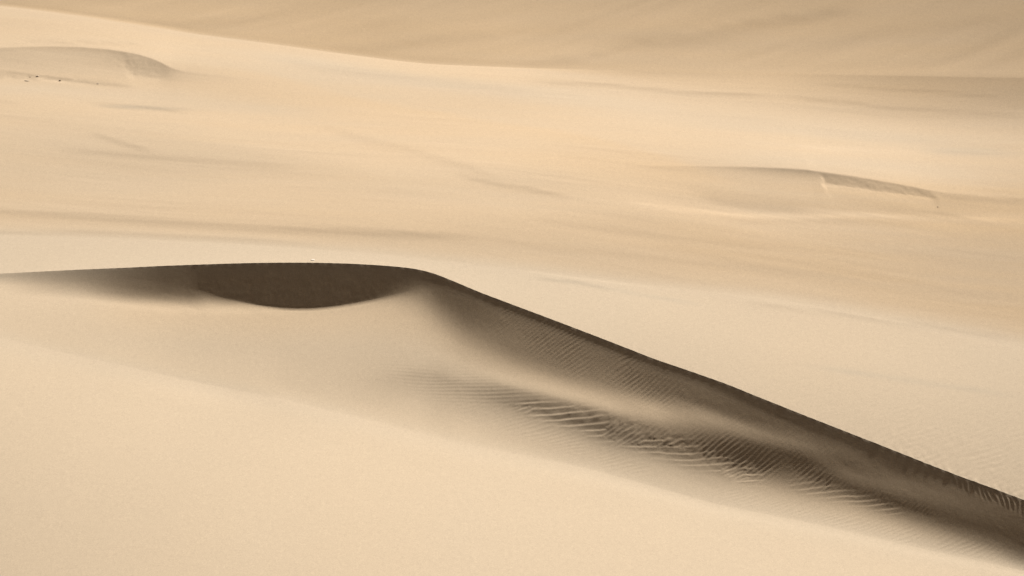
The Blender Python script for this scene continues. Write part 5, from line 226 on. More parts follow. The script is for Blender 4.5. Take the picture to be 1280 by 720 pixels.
[-10,0,1,0,0,0,1,0,1,1,0,1,1,2,1,3,1,2,1,1,0,0,0,0,0,1,0,2,1,1,2,1,1,1,0,0,0,1,-1,1,1,0,0,0,0,0,0,-1,-1,-1,0,-1,-1,-1,1,0,-1,-1,-1,-1,0,0,0,0,0,-1,-1,0,-1,-1,-1,-1,0,-1,0,-1,0,0,-1,1,-1,0,0,-1,1,0,1,1,-1,0,0,0,-1,0,-1,-3,-2,1,-1,0,0,0,-1,0,-1,0,-1,-1,-2,-1,0,-1,0,0,0,-1,0,0,-1,0,-2,0,-2,-1,0,-1,-1,-2,-2,-4,-2,-3,-2,-1,-1,-1,-2,-1,-1,-2,-1,-2,-2,-2,-1,-2,-1,-1,-1,-2,-1,-1,-2,-1,-3,-2,-2,-3,-1,-3,-2,-4,-3,-3,-4,-10,-9,-8,-5,-4,-4,-2,-3,-2,-1,-2,-1,-1,-1,0,-1,-1,0,0,-1,1,-2,0,0],
[-8,0,0,1,-1,1,1,0,1,0,1,1,1,1,1,2,2,1,1,1,0,1,0,-1,0,1,1,1,2,1,1,2,1,0,1,0,0,-1,1,1,0,0,1,0,0,-1,-1,0,-1,-1,-1,0,-1,1,-2,0,0,0,-1,-1,0,-1,0,0,-1,0,-1,0,-1,-1,-1,-1,0,-1,-1,1,-1,0,0,-1,0,1,-1,0,0,1,0,1,0,-1,1,-1,0,-2,-1,-2,0,-2,0,1,-1,0,-1,-1,0,-2,-1,-1,0,-1,-1,-1,0,0,-1,1,-1,0,-1,-2,0,-2,0,-1,-1,-1,-1,-2,-4,-2,-3,-2,-2,-2,-1,-2,-1,-2,-2,-1,-2,-2,-2,-1,-2,-1,-2,0,-2,-1,-2,-2,-2,-2,-2,-2,-2,-2,-3,-2,-3,-3,-3,-4,-4,-9,-10,-7,-6,-4,-3,-3,-1,-2,-2,-1,-1,-1,-1,-1,-1,0,-1,0,0,-1,1,-1,0],
[-7,1,-1,0,1,1,-1,1,0,1,1,0,1,1,2,1,3,1,1,0,1,0,-1,0,1,0,1,1,2,2,1,1,0,1,0,0,1,0,1,0,0,1,-1,1,0,-1,0,-1,-1,0,-1,-1,0,-1,0,0,-1,-1,-1,0,0,0,-1,0,0,-1,0,-1,-1,-1,-1,0,-2,1,-1,-1,1,-1,0,0,0,-1,0,1,-1,1,1,0,0,0,-1,0,-1,0,-2,-1,-2,0,0,-1,0,-1,0,0,-2,0,-2,-1,-2,0,-1,-1,-1,0,0,-1,1,-2,0,-1,-2,0,-1,-1,-1,-1,-3,-3,-2,-3,-3,-3,-1,-2,-2,-1,-1,-2,-2,-1,-2,-2,-2,-2,-2,-1,-1,-2,-1,-2,-2,-1,-2,-3,-2,-2,-2,-2,-2,-3,-4,-3,-4,-3,-3,-10,-9,-8,-4,-3,-3,-2,-3,-1,-1,-1,-1,-1,-1,0,-1,0,-1,0,-1,1,-1,0,0],
[-6,0,1,0,1,-1,1,0,1,0,0,2,1,1,1,2,1,1,1,1,0,0,0,-1,0,1,2,1,2,1,2,0,2,0,0,1,-1,1,0,0,1,0,1,-1,0,0,-1,-1,-1,-1,0,-1,0,0,0,-2,0,-1,0,0,-1,-1,1,0,0,-1,-1,-1,-1,-1,0,-2,1,-2,0,0,-1,1,-1,0,-1,0,0,0,1,0,0,1,1,-1,0,-1,0,-1,-2,-1,-1,-1,0,0,-1,0,-1,-2,0,-2,-1,-1,-1,-2,-1,0,0,-1,0,0,-2,0,-2,-1,-1,-1,-1,-1,-1,-2,-2,-2,-4,-3,-3,-1,-2,-2,-2,-2,-2,-2,-1,-2,-2,-3,-2,-2,-1,-1,-1,-2,-1,-2,-2,-3,-2,-1,-2,-3,-2,-3,-2,-3,-3,-4,-3,-3,-4,-11,-8,-6,-6,-3,-2,-2,-1,-2,-2,-1,-1,-1,0,-1,0,-1,0,0,0,-1,0,0,0],
[-4,0,0,0,0,0,1,0,0,1,1,0,1,1,1,1,3,1,1,0,0,0,0,0,1,0,1,2,1,3,1,1,0,1,0,-1,1,0,0,1,1,0,0,0,-1,0,-1,0,-1,-1,-1,0,-1,0,-1,1,-2,0,-1,-1,0,0,0,-1,0,0,-1,-1,-1,0,-2,0,-1,0,0,-1,0,-1,0,0,0,0,0,-1,0,1,1,0,0,0,-1,0,0,-1,-2,-2,-1,0,-1,0,-1,-1,0,0,-2,-1,-2,-2,-1,-1,0,-1,-1,-1,0,-1,0,-1,-1,-1,-1,-1,-1,-1,-2,-2,-3,-4,-3,-3,-2,-3,-2,-2,-1,-2,-2,-1,-2,-3,-2,-2,-2,-2,-2,-1,-1,-2,-2,-2,-2,-2,-2,-3,-2,-1,-3,-2,-4,-3,-4,-2,-4,-4,-3,-10,-8,-7,-3,-3,-2,-3,-2,-1,-1,-1,-1,0,-1,-1,0,0,0,-1,0,-1,0,1,-1],
[-4,0,0,1,0,1,-1,1,1,0,0,1,1,1,1,2,1,1,1,1,0,0,-1,0,0,2,1,2,2,1,1,1,1,0,0,0,0,0,1,1,0,0,0,0,0,-1,0,-2,0,-1,-1,0,0,-1,0,-1,0,-1,-1,0,-1,1,-1,0,-1,-1,0,-1,-1,-1,0,-1,-1,-1,0,0,-1,1,0,-1,0,-1,0,0,1,0,1,0,0,0,0,-1,-1,-1,-1,-2,-1,0,-1,-1,0,0,-2,-1,-1,-2,-1,-1,-2,0,-2,0,-2,1,-2,0,-1,-1,-2,-1,-1,-1,-1,-1,-2,-3,-3,-4,-3,-3,-2,-2,-2,-2,-3,-2,-2,-1,-2,-2,-3,-2,-2,-2,-1,-2,-1,-2,-3,-2,-2,-2,-2,-2,-2,-3,-2,-4,-2,-3,-3,-4,-3,-4,-5,-9,-8,-5,-5,-3,-2,-2,-1,-2,-1,-1,-1,-1,0,-1,0,-1,0,0,-1,1,0,-1,0],
[-3,0,1,0,0,0,1,0,0,0,2,0,1,1,1,1,2,1,0,1,1,-1,0,-1,2,0,2,2,1,2,1,1,0,1,0,0,0,0,1,0,0,1,0,0,-1,0,-1,-1,-1,-1,0,-1,0,0,0,-2,0,-1,0,-1,0,-1,0,1,-1,-1,-1,0,-1,-1,-2,0,-1,0,-1,0,0,-1,0,0,0,-1,0,1,0,0,1,0,0,0,-1,0,0,-3,-1,-2,-1,0,0,0,-1,-2,0,-2,-1,-1,-2,-2,-1,-2,0,-1,0,-2,0,-1,-1,-2,0,-2,-1,0,-1,-3,-2,-3,-4,-3,-4,-2,-3,-2,-2,-3,-2,-2,-1,-3,-2,-2,-3,-2,-2,-1,-2,-1,-3,-1,-3,-3,-2,-2,-2,-2,-2,-2,-4,-2,-4,-3,-3,-3,-4,-4,-4,-10,-6,-7,-3,-2,-3,-1,-2,-1,-1,-1,0,-1,-1,0,-1,1,-1,-1,1,-1,0,0,0],
[-2,1,-1,0,0,1,0,0,1,1,0,1,0,1,1,1,2,1,2,0,0,0,0,-1,1,2,1,2,2,1,1,1,0,0,0,0,0,1,0,0,1,0,0,0,0,-1,-1,-1,-1,0,-1,0,-1,0,-1,0,-1,-1,-1,0,0,0,0,-1,0,0,-1,-2,-1,-1,0,-1,0,-1,0,-1,0,0,0,-1,-1,1,0,-1,0,1,1,1,-1,-1,0,0,-2,0,-3,-1,0,-1,0,-1,-1,-1,-1,-2,-1,-2,-1,-2,-1,-1,-1,-2,-1,0,-2,-1,0,-1,-2,-1,0,-2,-2,-1,-3,-4,-3,-5,-2,-4,-2,-2,-2,-2,-3,-1,-3,-2,-3,-2,-2,-2,-2,-2,-1,-2,-2,-3,-3,-2,-3,-2,-2,-1,-3,-3,-3,-3,-3,-4,-3,-3,-4,-4,-5,-8,-6,-7,-3,-3,-2,-1,-2,-1,-1,-1,-1,0,0,-1,0,-1,0,0,0,0,-1,0,0],
[-1,-1,1,0,0,0,0,1,0,0,1,0,2,0,2,1,2,1,0,2,0,0,-1,0,1,1,2,2,1,2,1,0,1,-1,0,0,1,0,0,1,1,0,0,-1,0,0,-2,0,-1,-1,-1,0,0,-1,0,-1,-1,-1,0,0,-1,0,0,0,-1,-1,-1,0,-1,-1,-1,-1,0,-1,-1,0,0,0,-1,1,-1,0,-1,1,0,1,0,0,0,0,-1,0,-1,-3,-1,-1,-1,-1,0,-1,-1,-1,-2,0,-3,-1,-2,-1,-2,-1,-1,-1,-1,-2,0,-1,-2,-1,-1,-1,-1,-1,-2,-3,-3,-3,-5,-3,-4,-1,-3,-2,-4,-3,-1,-2,-2,-2,-3,-3,-2,-3,-2,-1,-1,-3,-2,-4,-2,-2,-2,-2,-2,-3,-2,-3,-3,-4,-3,-3,-3,-4,-4,-5,-3,-8,-7,-6,-3,-2,-2,-2,-1,-1,-1,-1,-1,-1,-1,1,-1,0,-1,1,-1,0,0,0,0],
[-1,0,0,0,1,0,0,1,0,1,0,1,0,1,1,1,2,1,2,-1,1,0,-1,0,1,1,3,1,3,0,1,1,0,1,-1,0,0,1,1,0,0,0,0,0,0,-2,0,-1,-1,-1,0,-1,0,0,-1,0,-2,0,-1,-1,0,0,0,0,-1,-1,0,-1,-1,-2,0,0,-2,0,0,0,-1,-1,1,-1,0,-1,1,-1,1,0,1,0,0,-1,0,-1,-1,-1,-2,-2,-1,0,-1,0,-1,-2,-1,-2,-1,-3,-1,-2,-1,-1,-2,-1,-1,-1,-1,-1,-1,-2,-1,-1,-1,-2,-2,-3,-3,-4,-5,-3,-3,-3,-2,-4,-2,-2,-2,-3,-2,-3,-2,-3,-3,-1,-2,-1,-3,-2,-4,-2,-3,-2,-2,-2,-2,-2,-3,-4,-3,-3,-3,-3,-4,-4,-4,-4,-5,-6,-7,-5,-3,-4,-1,-2,-1,-1,-1,-1,0,-1,0,-1,0,-1,1,-1,0,0,0,0,0],
[-1,1,0,0,0,0,1,0,0,0,1,1,1,1,1,1,1,2,0,2,-1,0,0,0,1,2,1,3,1,2,1,0,0,-1,1,0,-1,1,0,1,0,1,0,0,-2,0,-1,-2,0,-1,-1,0,0,0,0,-2,-1,0,0,-1,0,0,0,-1,0,-1,-1,-1,-1,-1,-1,-1,0,0,-1,-1,1,-1,-1,0,0,0,-1,1,0,1,0,0,0,-1,0,0,-2,-2,-2,-1,0,-1,0,-2,-1,-1,-2,-2,-2,-1,-3,-1,-1,-2,-1,-1,-2,-1,-1,-1,-2,-1,-2,0,-1,-2,-3,-2,-4,-5,-4,-4,-2,-3,-3,-3,-3,-2,-3,-1,-3,-3,-3,-3,-2,-3,-1,-2,-2,-3,-4,-2,-2,-3,-2,-2,-2,-3,-3,-4,-4,-2,-3,-3,-4,-5,-4,-4,-3,-6,-6,-6,-3,-2,-2,-1,-2,-1,0,-1,-1,0,0,-1,0,0,0,-1,0,0,0,0,0],
[0,0,0,1,-1,1,0,0,1,1,0,0,1,1,1,2,2,0,2,0,0,0,-1,-1,3,2,2,2,2,0,1,0,0,0,0,0,1,0,1,0,0,0,0,-1,1,-1,-2,-1,-1,0,0,-1,0,0,-1,-2,0,-2,0,1,-1,-1,0,0,-1,0,-1,-1,-1,-1,-1,0,-1,-1,0,0,-1,1,-1,0,-1,0,0,0,0,0,1,1,-2,1,-1,-1,-1,-3,-2,0,-1,0,-2,-1,-1,-2,-1,-2,-2,-2,-1,-2,-2,-1,-2,-1,-1,-2,-1,-1,-1,-2,-1,0,-3,-2,-2,-4,-5,-5,-3,-3,-3,-3,-4,-3,-3,-2,-1,-4,-3,-3,-3,-2,-3,-1,-2,-2,-3,-4,-3,-3,-2,-2,-2,-2,-2,-3,-5,-3,-3,-3,-3,-3,-4,-5,-5,-3,-2,-6,-8,-4,-3,-2,-1,-2,0,-1,-1,0,-1,0,-1,0,0,0,-1,0,0,0,0,0,0],
[-1,0,1,-1,2,-1,1,0,0,1,0,2,0,1,1,1,2,2,1,0,1,-1,0,0,1,3,2,2,1,1,0,1,0,0,-1,0,0,1,0,2,0,0,0,0,-2,-1,-1,0,-2,0,-1,0,0,0,-1,-1,-2,1,-1,-1,0,0,0,0,-1,-1,-1,-1,-1,-1,-1,0,-1,-1,0,0,-1,0,0,-1,0,-1,0,0,1,1,0,0,0,-1,0,-2,-1,-2,-1,-2,-1,0,0,-2,-2,-1,-2,-2,-2,-2,-2,-2,-1,-2,-1,-2,-2,0,-2,-1,-2,-1,0,-2,-2,-3,-3,-4,-4,-5,-4,-3,-3,-4,-3,-4,-2,-2,-3,-3,-3,-3,-3,-3,-2,-1,-2,-3,-4,-4,-2,-3,-2,-3,-2,-1,-3,-4,-4,-3,-2,-3,-3,-5,-5,-4,-3,-3,-2,-7,-6,-4,-3,-1,-3,0,-1,-1,-1,0,0,-1,0,0,-1,0,0,0,0,0,0,-1,0],
[0,0,0,0,0,1,0,0,1,0,1,0,1,1,1,2,2,1,1,1,0,0,-1,0,3,2,3,1,1,1,1,-1,0,0,0,0,0,1,1,0,0,0,0,0,-1,-1,-1,-2,0,-1,0,0,0,-1,-1,-2,0,-1,0,0,-1,1,0,-2,0,-1,-1,0,-2,-1,0,-2,0,0,-1,-1,1,-1,0,0,-1,0,0,0,0,1,1,-1,-1,0,-1,0,-3,-1,-2,-1,0,-1,-2,0,-2,-2,-2,-2,-2,-3,-2,-1,-2,-2,-1,-2,-1,-2,0,-3,-2,0,-1,-2,-2,-3,-2,-5,-6,-4,-4,-3,-3,-4,-4,-2,-3,-2,-3,-3,-4,-3,-3,-3,-1,-2,-2,-4,-4,-3,-3,-2,-3,-2,-2,-3,-3,-4,-3,-3,-3,-3,-4,-4,-5,-4,-3,-2,-3,-5,-7,-4,-2,-2,-1,-1,-1,-1,0,-1,0,-1,0,0,0,0,0,0,0,0,0,0,0],
[-2,1,-1,1,0,0,0,1,1,0,1,1,1,1,2,1,2,2,1,1,-1,0,0,-1,4,2,2,2,1,1,-1,1,0,0,-1,0,1,0,1,0,1,0,0,-1,-1,-1,-2,0,0,-2,-1,1,0,0,-2,-1,-1,-1,1,-1,0,-1,0,0,-1,-1,0,-2,-1,0,-2,0,0,-2,0,0,0,0,0,-1,0,-1,0,0,0,0,1,0,0,-1,0,-2,-2,-2,-2,0,-1,-1,0,-3,-1,-2,-2,-2,-3,-2,-1,-2,-2,-1,-3,-1,-2,-1,-2,-1,-2,-1,0,-3,-4,-1,-4,-5,-6,-4,-2,-4,-4,-4,-4,-3,-2,-3,-3,-4,-3,-4,-2,-2,-2,-2,-3,-5,-4,-3,-2,-2,-3,-2,-2,-3,-5,-4,-2,-3,-3,-2,-4,-6,-4,-3,-3,-2,-2,-7,-6,-3,-2,-2,-1,-1,-1,1,-1,-1,0,0,0,0,0,-1,0,0,0,0,0,0,0],
[-4,0,1,0,0,1,0,1,-1,2,0,1,1,2,1,2,2,4,1,0,0,0,-1,-1,4,3,3,1,1,0,1,-1,0,0,0,0,0,1,1,0,0,0,0,-1,0,-2,-1,-1,-1,0,0,0,0,-2,-1,-1,-1,0,0,-1,0,0,0,-1,-1,-1,0,-1,-1,-2,0,0,-2,0,-1,1,-1,-1,0,-1,0,0,-1,1,0,1,1,-1,-1,0,-1,-1,-2,-2,-1,-2,0,0,-3,-1,-2,-2,-2,-3,-1,-2,-3,-1,-2,-3,-1,-2,-2,-1,-1,-3,-1,0,-2,-3,-2,-3,-4,-6,-5,-4,-3,-4,-4,-5,-3,-3,-2,-3,-5,-3,-3,-3,-4,-2,-1,-3,-4,-4,-4,-2,-2,-3,-3,-1,-3,-4,-5,-3,-3,-2,-2,-5,-5,-5,-3,-3,-2,-2,-2,-7,-6,-2,-2,-1,-1,-1,0,-1,-1,1,-1,0,0,-1,0,1,0,0,0,-1,0,1,0],
[8,-1,0,0,0,-1,1,-1,0,-1,0,-1,0,-1,-1,-2,-1,-2,-1,-2,-1,-2,-2,-1,-2,-1,-2,-1,-1,-2,-2,-1,-1,-3,0,-3,-1,-2,-2,-2,-2,-2,-3,-2,-4,-3,-4,-5,-5,-7,-7,-8,-8,-8,-10,-7,-6,-4,-6,-3,-3,-1,-2,-1,-1,0,0,0,1,3,3,3,5,6,6,6,7,8,7,8,8,9,10,8,6,4,1,2,1,2,0,0,0,-1,-1,1,0,-1,1,-1,0,0,-1,1,-1,0,1,-1,0,1,0,0,1,0,-1,0,0,0,0,-1,0,0,0,1,0,1,-1,1,0,0,0,1,0,-1,0,0,-1,1,0,0,0,1,0,0,1,1,-1,1,0,0,0,-1,0,0,0,0,0,0,0,0,-1,0,0,-1,0,0,-1,-1,0,0,0,0,0,-1,1,-1,0,1,-1,1,-1,0,0,0,0,0,1,-1,0],
[8,0,-1,1,-1,0,-1,0,0,0,-1,0,-2,-1,-1,0,-2,-1,-3,-1,-2,-1,-1,-2,-3,-1,-1,-1,-2,-1,-1,-2,-2,-1,-2,-1,-3,-2,-2,-2,-2,-2,-3,-2,-2,-4,-5,-4,-6,-5,-8,-7,-9,-9,-8,-7,-6,-5,-5,-4,-2,-2,-1,-3,0,1,-2,1,2,2,2,4,6,5,6,7,7,6,8,8,9,9,9,8,6,4,2,1,2,0,1,-1,0,-1,1,-1,0,1,-1,1,-1,-1,1,0,-1,0,0,0,1,-1,1,0,1,0,0,-2,0,0,0,1,-1,0,0,0,0,1,1,0,0,0,0,0,0,0,0,0,0,-1,1,0,0,0,1,1,0,0,1,-1,1,0,-1,0,0,0,0,0,1,-1,0,-1,0,0,-1,0,0,-1,0,0,0,-1,0,0,-1,1,-1,1,0,-1,0,0,1,-1,0,0,0,1,-1,0,0],
[8,0,0,-1,0,0,0,0,-1,-1,0,-1,0,-1,-1,-2,-1,-2,-1,-2,-1,-3,-1,-1,-2,-2,-1,-2,-1,-1,-2,-1,-2,-1,-2,-2,-1,-2,-2,-2,-3,-2,-2,-3,-3,-4,-3,-6,-5,-6,-7,-8,-8,-9,-9,-7,-4,-6,-5,-4,-2,-1,-3,-1,-1,-1,1,-1,2,2,4,4,4,6,6,7,7,7,7,8,8,10,10,7,6,4,2,1,1,2,0,0,-1,0,-1,1,0,-1,0,0,-1,1,0,-1,1,0,-1,1,-1,1,-1,2,0,0,-1,0,0,0,0,-1,0,0,0,0,1,0,0,1,-1,2,0,-1,0,1,-1,0,0,0,-1,0,1,1,0,0,1,0,1,0,1,-1,0,-1,0,0,1,0,-1,1,-2,0,0,0,0,0,-1,0,-2,0,0,0,0,-1,1,-1,1,-1,0,0,0,0,0,0,0,1,-1,0,0,0,0],
[7,0,1,-1,1,0,-1,-1,1,-1,0,-1,-1,-1,-1,-1,-2,-2,-1,-2,-2,-1,-2,-2,-2,-1,-2,0,-2,-2,-1,-1,-1,-2,-2,-1,-3,-1,-3,-2,-1,-3,-3,-3,-3,-2,-5,-4,-6,-6,-7,-8,-8,-9,-8,-7,-6,-5,-5,-4,-2,-2,-2,-2,0,0,-2,2,1,3,2,4,6,5,6,7,6,8,7,9,8,9,9,8,6,4,1,1,3,0,1,0,-1,0,0,-1,0,0,0,0,0,0,0,0,-1,0,1,-1,1,0,0,0,1,0,0,-1,-1,0,0,0,0,0,0,1,0,0,1,-1,1,0,0,1,0,-1,0,0,0,0,0,0,0,0,1,0,2,0,0,0,0,0,0,-1,0,1,-1,0,0,0,0,0,-1,-1,1,-1,0,-1,0,0,-1,0,0,0,-1,1,-1,0,0,0,1,-1,0,1,-1,0,0,0,0,0,0],
[8,0,-1,1,-1,0,0,0,-1,0,-1,0,-1,-1,-1,-2,-1,-1,-3,-1,-2,-2,-2,-1,-2,-1,-1,-2,-1,-1,-2,-1,-2,-1,-2,-2,-1,-3,-1,-2,-3,-2,-2,-3,-3,-4,-4,-5,-5,-7,-6,-8,-8,-10,-8,-6,-6,-5,-4,-4,-3,-2,-2,-1,-1,-1,0,0,2,2,3,4,5,6,6,6,8,7,8,7,9,10,9,8,6,3,2,1,1,2,0,0,-1,0,-1,1,0,0,0,-1,0,0,-1,0,1,-1,0,0,0,0,1,0,1,0,-1,0,0,0,-1,0,0,-1,1,0,1,1,-1,1,0,0,0,0,0,0,0,0,-1,1,-1,1,0,1,0,1,0,0,0,1,0,0,-1,1,-1,0,1,0,0,-1,0,-1,0,0,-1,0,0,0,-1,-1,0,0,-1,1,0,-1,0,0,0,0,0,0,0,-1,1,-1,1,0,0,0,0],
[8,0,0,0,0,-1,0,0,-1,0,-1,-1,0,-1,-1,-1,-2,-2,-2,-2,-1,-2,-1,-2,-3,0,-2,-1,-1,-2,-1,-2,-1,-2,-1,-2,-2,-1,-3,-2,-2,-3,-2,-3,-2,-4,-4,-5,-5,-6,-7,-7,-10,-9,-8,-6,-5,-6,-5,-3,-2,-3,-2,-2,0,-1,0,0,2,2,3,4,5,5,7,7,7,7,8,8,9,9,9,8,5,3,3,1,1,2,0,-1,1,-2,1,-1,0,0,0,0,0,0,0,0,-1,1,-1,1,0,0,0,1,0,0,0,-1,-1,1,0,-1,0,0,0,0,1,0,0,1,0,0,1,0,0,-1,0,0,0,-1,1,0,0,0,1,0,1,1,0,0,0,0,0,-1,1,0,0,0,0,0,-1,0,0,0,-1,0,-1,-1,0,0,-1,-1,1,-1,0,0,0,0,0,0,-1,1,-1,1,0,0,0,-1,0,1,-1],
[9,-1,0,-1,0,0,0,-1,1,-1,0,-1,-1,-1,-1,-1,-2,-2,-1,-2,-2,-2,-2,-1,-2,-2,0,-2,-2,0,-2,-1,-2,-1,-2,-2,-1,-3,-1,-3,-2,-2,-4,-1,-4,-3,-4,-5,-6,-5,-8,-7,-9,-9,-7,-7,-6,-5,-4,-4,-2,-2,-3,-1,-2,0,-1,0,2,3,2,5,6,5,6,7,7,7,8,8,9,9,10,7,6,3,1,2,2,0,1,0,-1,0,-1,1,0,0,-1,0,0,0,0,0,-1,0,0,0,0,1,0,0,1,0,-1,0,0,-1,0,0,0,0,0,1,0,0,1,-1,1,0,0,0,0,0,0,-1,1,0,0,-1,1,1,-1,2,0,0,1,0,0,0,0,0,0,0,0,0,0,-1,0,0,-1,0,0,0,0,-1,-1,0,0,-1,0,0,-1,0,0,0,0,0,0,-1,1,0,-1,1,-1,1,0,-1,1],
[8,0,0,0,0,0,-1,0,-1,0,-1,0,-1,0,-2,-2,-1,-2,-2,-2,-2,-1,-1,-2,-2,-1,-2,-1,-1,-2,-1,-2,-1,-1,-1,-2,-3,-2,-2,-2,-3,-2,-2,-3,-3,-3,-4,-5,-5,-7,-6,-8,-9,-9,-8,-6,-5,-5,-6,-2,-3,-3,-3,-1,0,-2,0,1,1,2,4,5,4,6,7,6,7,7,8,9,8,10,9,7,6,3,2,1,1,2,0,-1,0,0,0,-1,0,0,0,0,0,0,0,-1,1,-1,1,0,0,-1,1,1,0,0,-1,0,0,0,-1,0,1,-1,0,0,0,1,0,1,0,0,0,1,-1,1,-1,0,0,0,-1,1,0,0,1,0,1,1,0,0,0,0,0,0,0,1,-1,1,-1,0,0,-1,0,-1,0,0,-1,0,-1,-1,0,0,-1,0,1,-1,0,0,0,0,0,0,0,-1,1,-1,1,-1,0,1,-1],
[8,0,0,0,-1,0,0,0,-1,0,0,-1,-1,-2,0,-1,-2,-2,-2,-1,-2,-1,-3,-1,-2,-1,-1,-2,-1,-1,-2,-1,-1,-2,-2,-2,-1,-2,-3,-2,-2,-3,-2,-3,-3,-3,-4,-5,-6,-5,-7,-9,-8,-9,-7,-6,-6,-6,-4,-3,-3,-3,-2,-2,-1,-1,-1,1,3,1,4,4,5,6,6,8,6,8,7,9,10,9,8,8,5,3,1,2,1,1,1,0,-1,-1,0,1,0,-1,1,-1,0,-1,0,1,-1,0,0,0,0,1,0,0,1,0,0,-1,0,0,0,0,-1,0,0,0,1,0,1,0,0,0,1,-1,1,-1,1,-1,-1,0,1,0,1,-1,1,1,0,0,0,1,0,0,0,1,0,-1,0,0,0,0,-1,0,0,0,0,-1,0,-2,0,0,-1,0,0,0,-1,1,-1,0,0,-1,0,1,-1,1,-1,0,0,0,0,0,0],
[7,1,-1,0,0,0,0,-1,0,-1,-1,0,-1,0,-2,-1,-1,-1,-2,-2,-2,-2,0,-2,-3,-1,-1,-1,-2,-2,0,-2,-2,-1,-2,-1,-3,-2,-1,-3,-2,-3,-2,-3,-3,-3,-5,-4,-5,-6,-7,-8,-10,-8,-8,-6,-5,-6,-3,-4,-3,-3,-2,-2,-1,-1,0,1,1,3,2,5,6,5,7,6,7,8,8,9,9,9,8,7,6,3,2,1,2,1,0,-1,0,0,0,-1,0,1,-1,0,0,0,0,-1,1,0,-1,0,1,0,0,1,0,0,0,0,0,0,0,0,-1,0,-1,0,1,0,0,0,1,0,0,0,0,0,0,0,0,0,0,0,0,1,0,0,1,1,0,0,0,0,0,0,0,0,1,0,0,-1,0,-1,0,0,-1,0,0,-1,-1,0,0,-1,0,-1,0,0,0,0,-1,1,0,-1,1,-1,1,0,-1,1,0,-1,1],
[8,-1,1,-1,0,0,-1,0,0,-1,0,-1,0,-1,-1,-1,-2,-2,-1,-2,-1,-2,-2,-1,-2,-1,-2,-1,-1,-1,-3,-1,-1,-1,-2,-2,-2,-2,-3,-2,-3,-2,-3,-2,-2,-5,-3,-5,-6,-6,-6,-8,-9,-9,-7,-6,-7,-4,-5,-2,-4,-3,-3,0,-3,0,-1,1,1,2,5,4,5,6,6,7,7,8,9,9,9,9,9,7,4,4,1,2,1,1,0,1,-1,0,-1,1,0,-1,0,1,0,0,-1,0,-1,0,0,0,0,1,0,0,1,1,-1,-1,1,-1,0,0,-1,-1,0,1,0,1,-1,1,-1,1,1,0,-1,0,0,0,0,0,-1,1,0,0,1,1,0,0,1,0,0,0,1,-1,1,0,0,-1,0,0,-1,0,0,-1,0,0,-1,0,0,-2,0,1,-1,0,0,-1,0,0,0,0,0,0,-1,1,-1,0,1,-1,0,1,-1],
[7,0,-1,1,0,-1,0,0,-1,0,0,-1,-1,-1,-1,-1,-1,-2,-2,-1,-1,-1,-2,-1,-3,-1,-1,-2,-1,-2,-1,-1,-2,-2,-1,-2,-2,-2,-3,-2,-2,-2,-3,-4,-2,-3,-4,-6,-4,-6,-8,-8,-9,-8,-7,-6,-6,-5,-4,-4,-3,-3,-2,-2,-1,-2,0,1,2,2,3,5,5,7,6,6,8,7,9,9,10,10,7,7,5,3,2,1,2,1,0,0,-1,0,1,-1,0,1,0,-1,0,0,0,0,0,-1,0,0,0,0,1,1,0,0,-1,0,-1,1,-1,-1,0,0,-1,0,0,1,1,0,0,1,-1,0,1,-1,0,0,0,-1,1,-1,1,1,0,0,1,1,0,0,0,1,-1,1,-1,1,-1,1,0,-1,0,0,-1,0,0,-1,0,0,-2,0,0,-1,0,0,-1,0,1,-1,0,0,0,0,0,-1,1,0,-1,1,0,-1,1],
[7,0,0,0,-1,0,0,0,0,-1,-1,0,-1,-1,-1,-1,-1,-1,-2,-2,-1,-2,-1,-1,-2,-2,-1,-1,-2,-1,-1,-2,-1,-2,-2,-2,-2,-3,-1,-3,-3,-2,-3,-2,-4,-2,-4,-5,-5,-6,-7,-8,-10,-9,-6,-6,-6,-5,-3,-4,-4,-3,-2,-3,-1,-1,0,0,2,3,3,5,5,6,6,7,7,9,9,10,10,8,9,7,5,2,1,2,1,1,1,-1,0,0,0,0,0,0,0,0,0,0,0,-1,-1,1,0,0,0,0,0,0,1,0,0,0,0,-1,0,0,-1,-1,0,-1,1,0,0,0,1,0,0,1,-1,0,0,0,0,0,0,0,0,0,1,0,1,0,1,0,1,-1,1,0,0,-1,1,0,-1,0,0,-1,0,0,-1,0,0,-2,0,0,-1,0,-1,0,1,0,-1,0,0,0,-1,0,1,0,-1,0,1,-1,0,1,-1],
[7,0,0,-1,0,0,0,-1,0,-1,0,-1,0,-1,0,-2,-2,-1,-1,-1,-2,-1,-1,-2,-2,-1,-2,-1,-2,-1,-2,-1,-2,-1,-2,-2,-2,-2,-3,-2,-2,-3,-3,-2,-3,-3,-5,-4,-6,-5,-7,-9,-9,-8,-7,-7,-5,-5,-4,-3,-3,-5,-2,-1,-3,0,-1,2,1,2,5,4,6,5,7,7,7,9,10,8,10,9,8,7,5,2,1,2,1,1,1,0,0,-1,0,0,1,-1,0,0,0,0,-1,0,1,-1,0,0,0,0,1,0,0,0,0,-1,0,0,0,-1,0,-1,0,0,0,0,1,0,0,0,1,-1,1,-1,0,0,-1,1,-1,1,0,1,0,1,0,1,-1,1,0,1,0,0,0,0,0,0,0,0,-2,0,0,-1,1,-1,0,-1,-1,0,-1,0,0,-1,0,0,-1,1,0,-1,1,0,-1,0,0,1,-1,0,0,0,0],
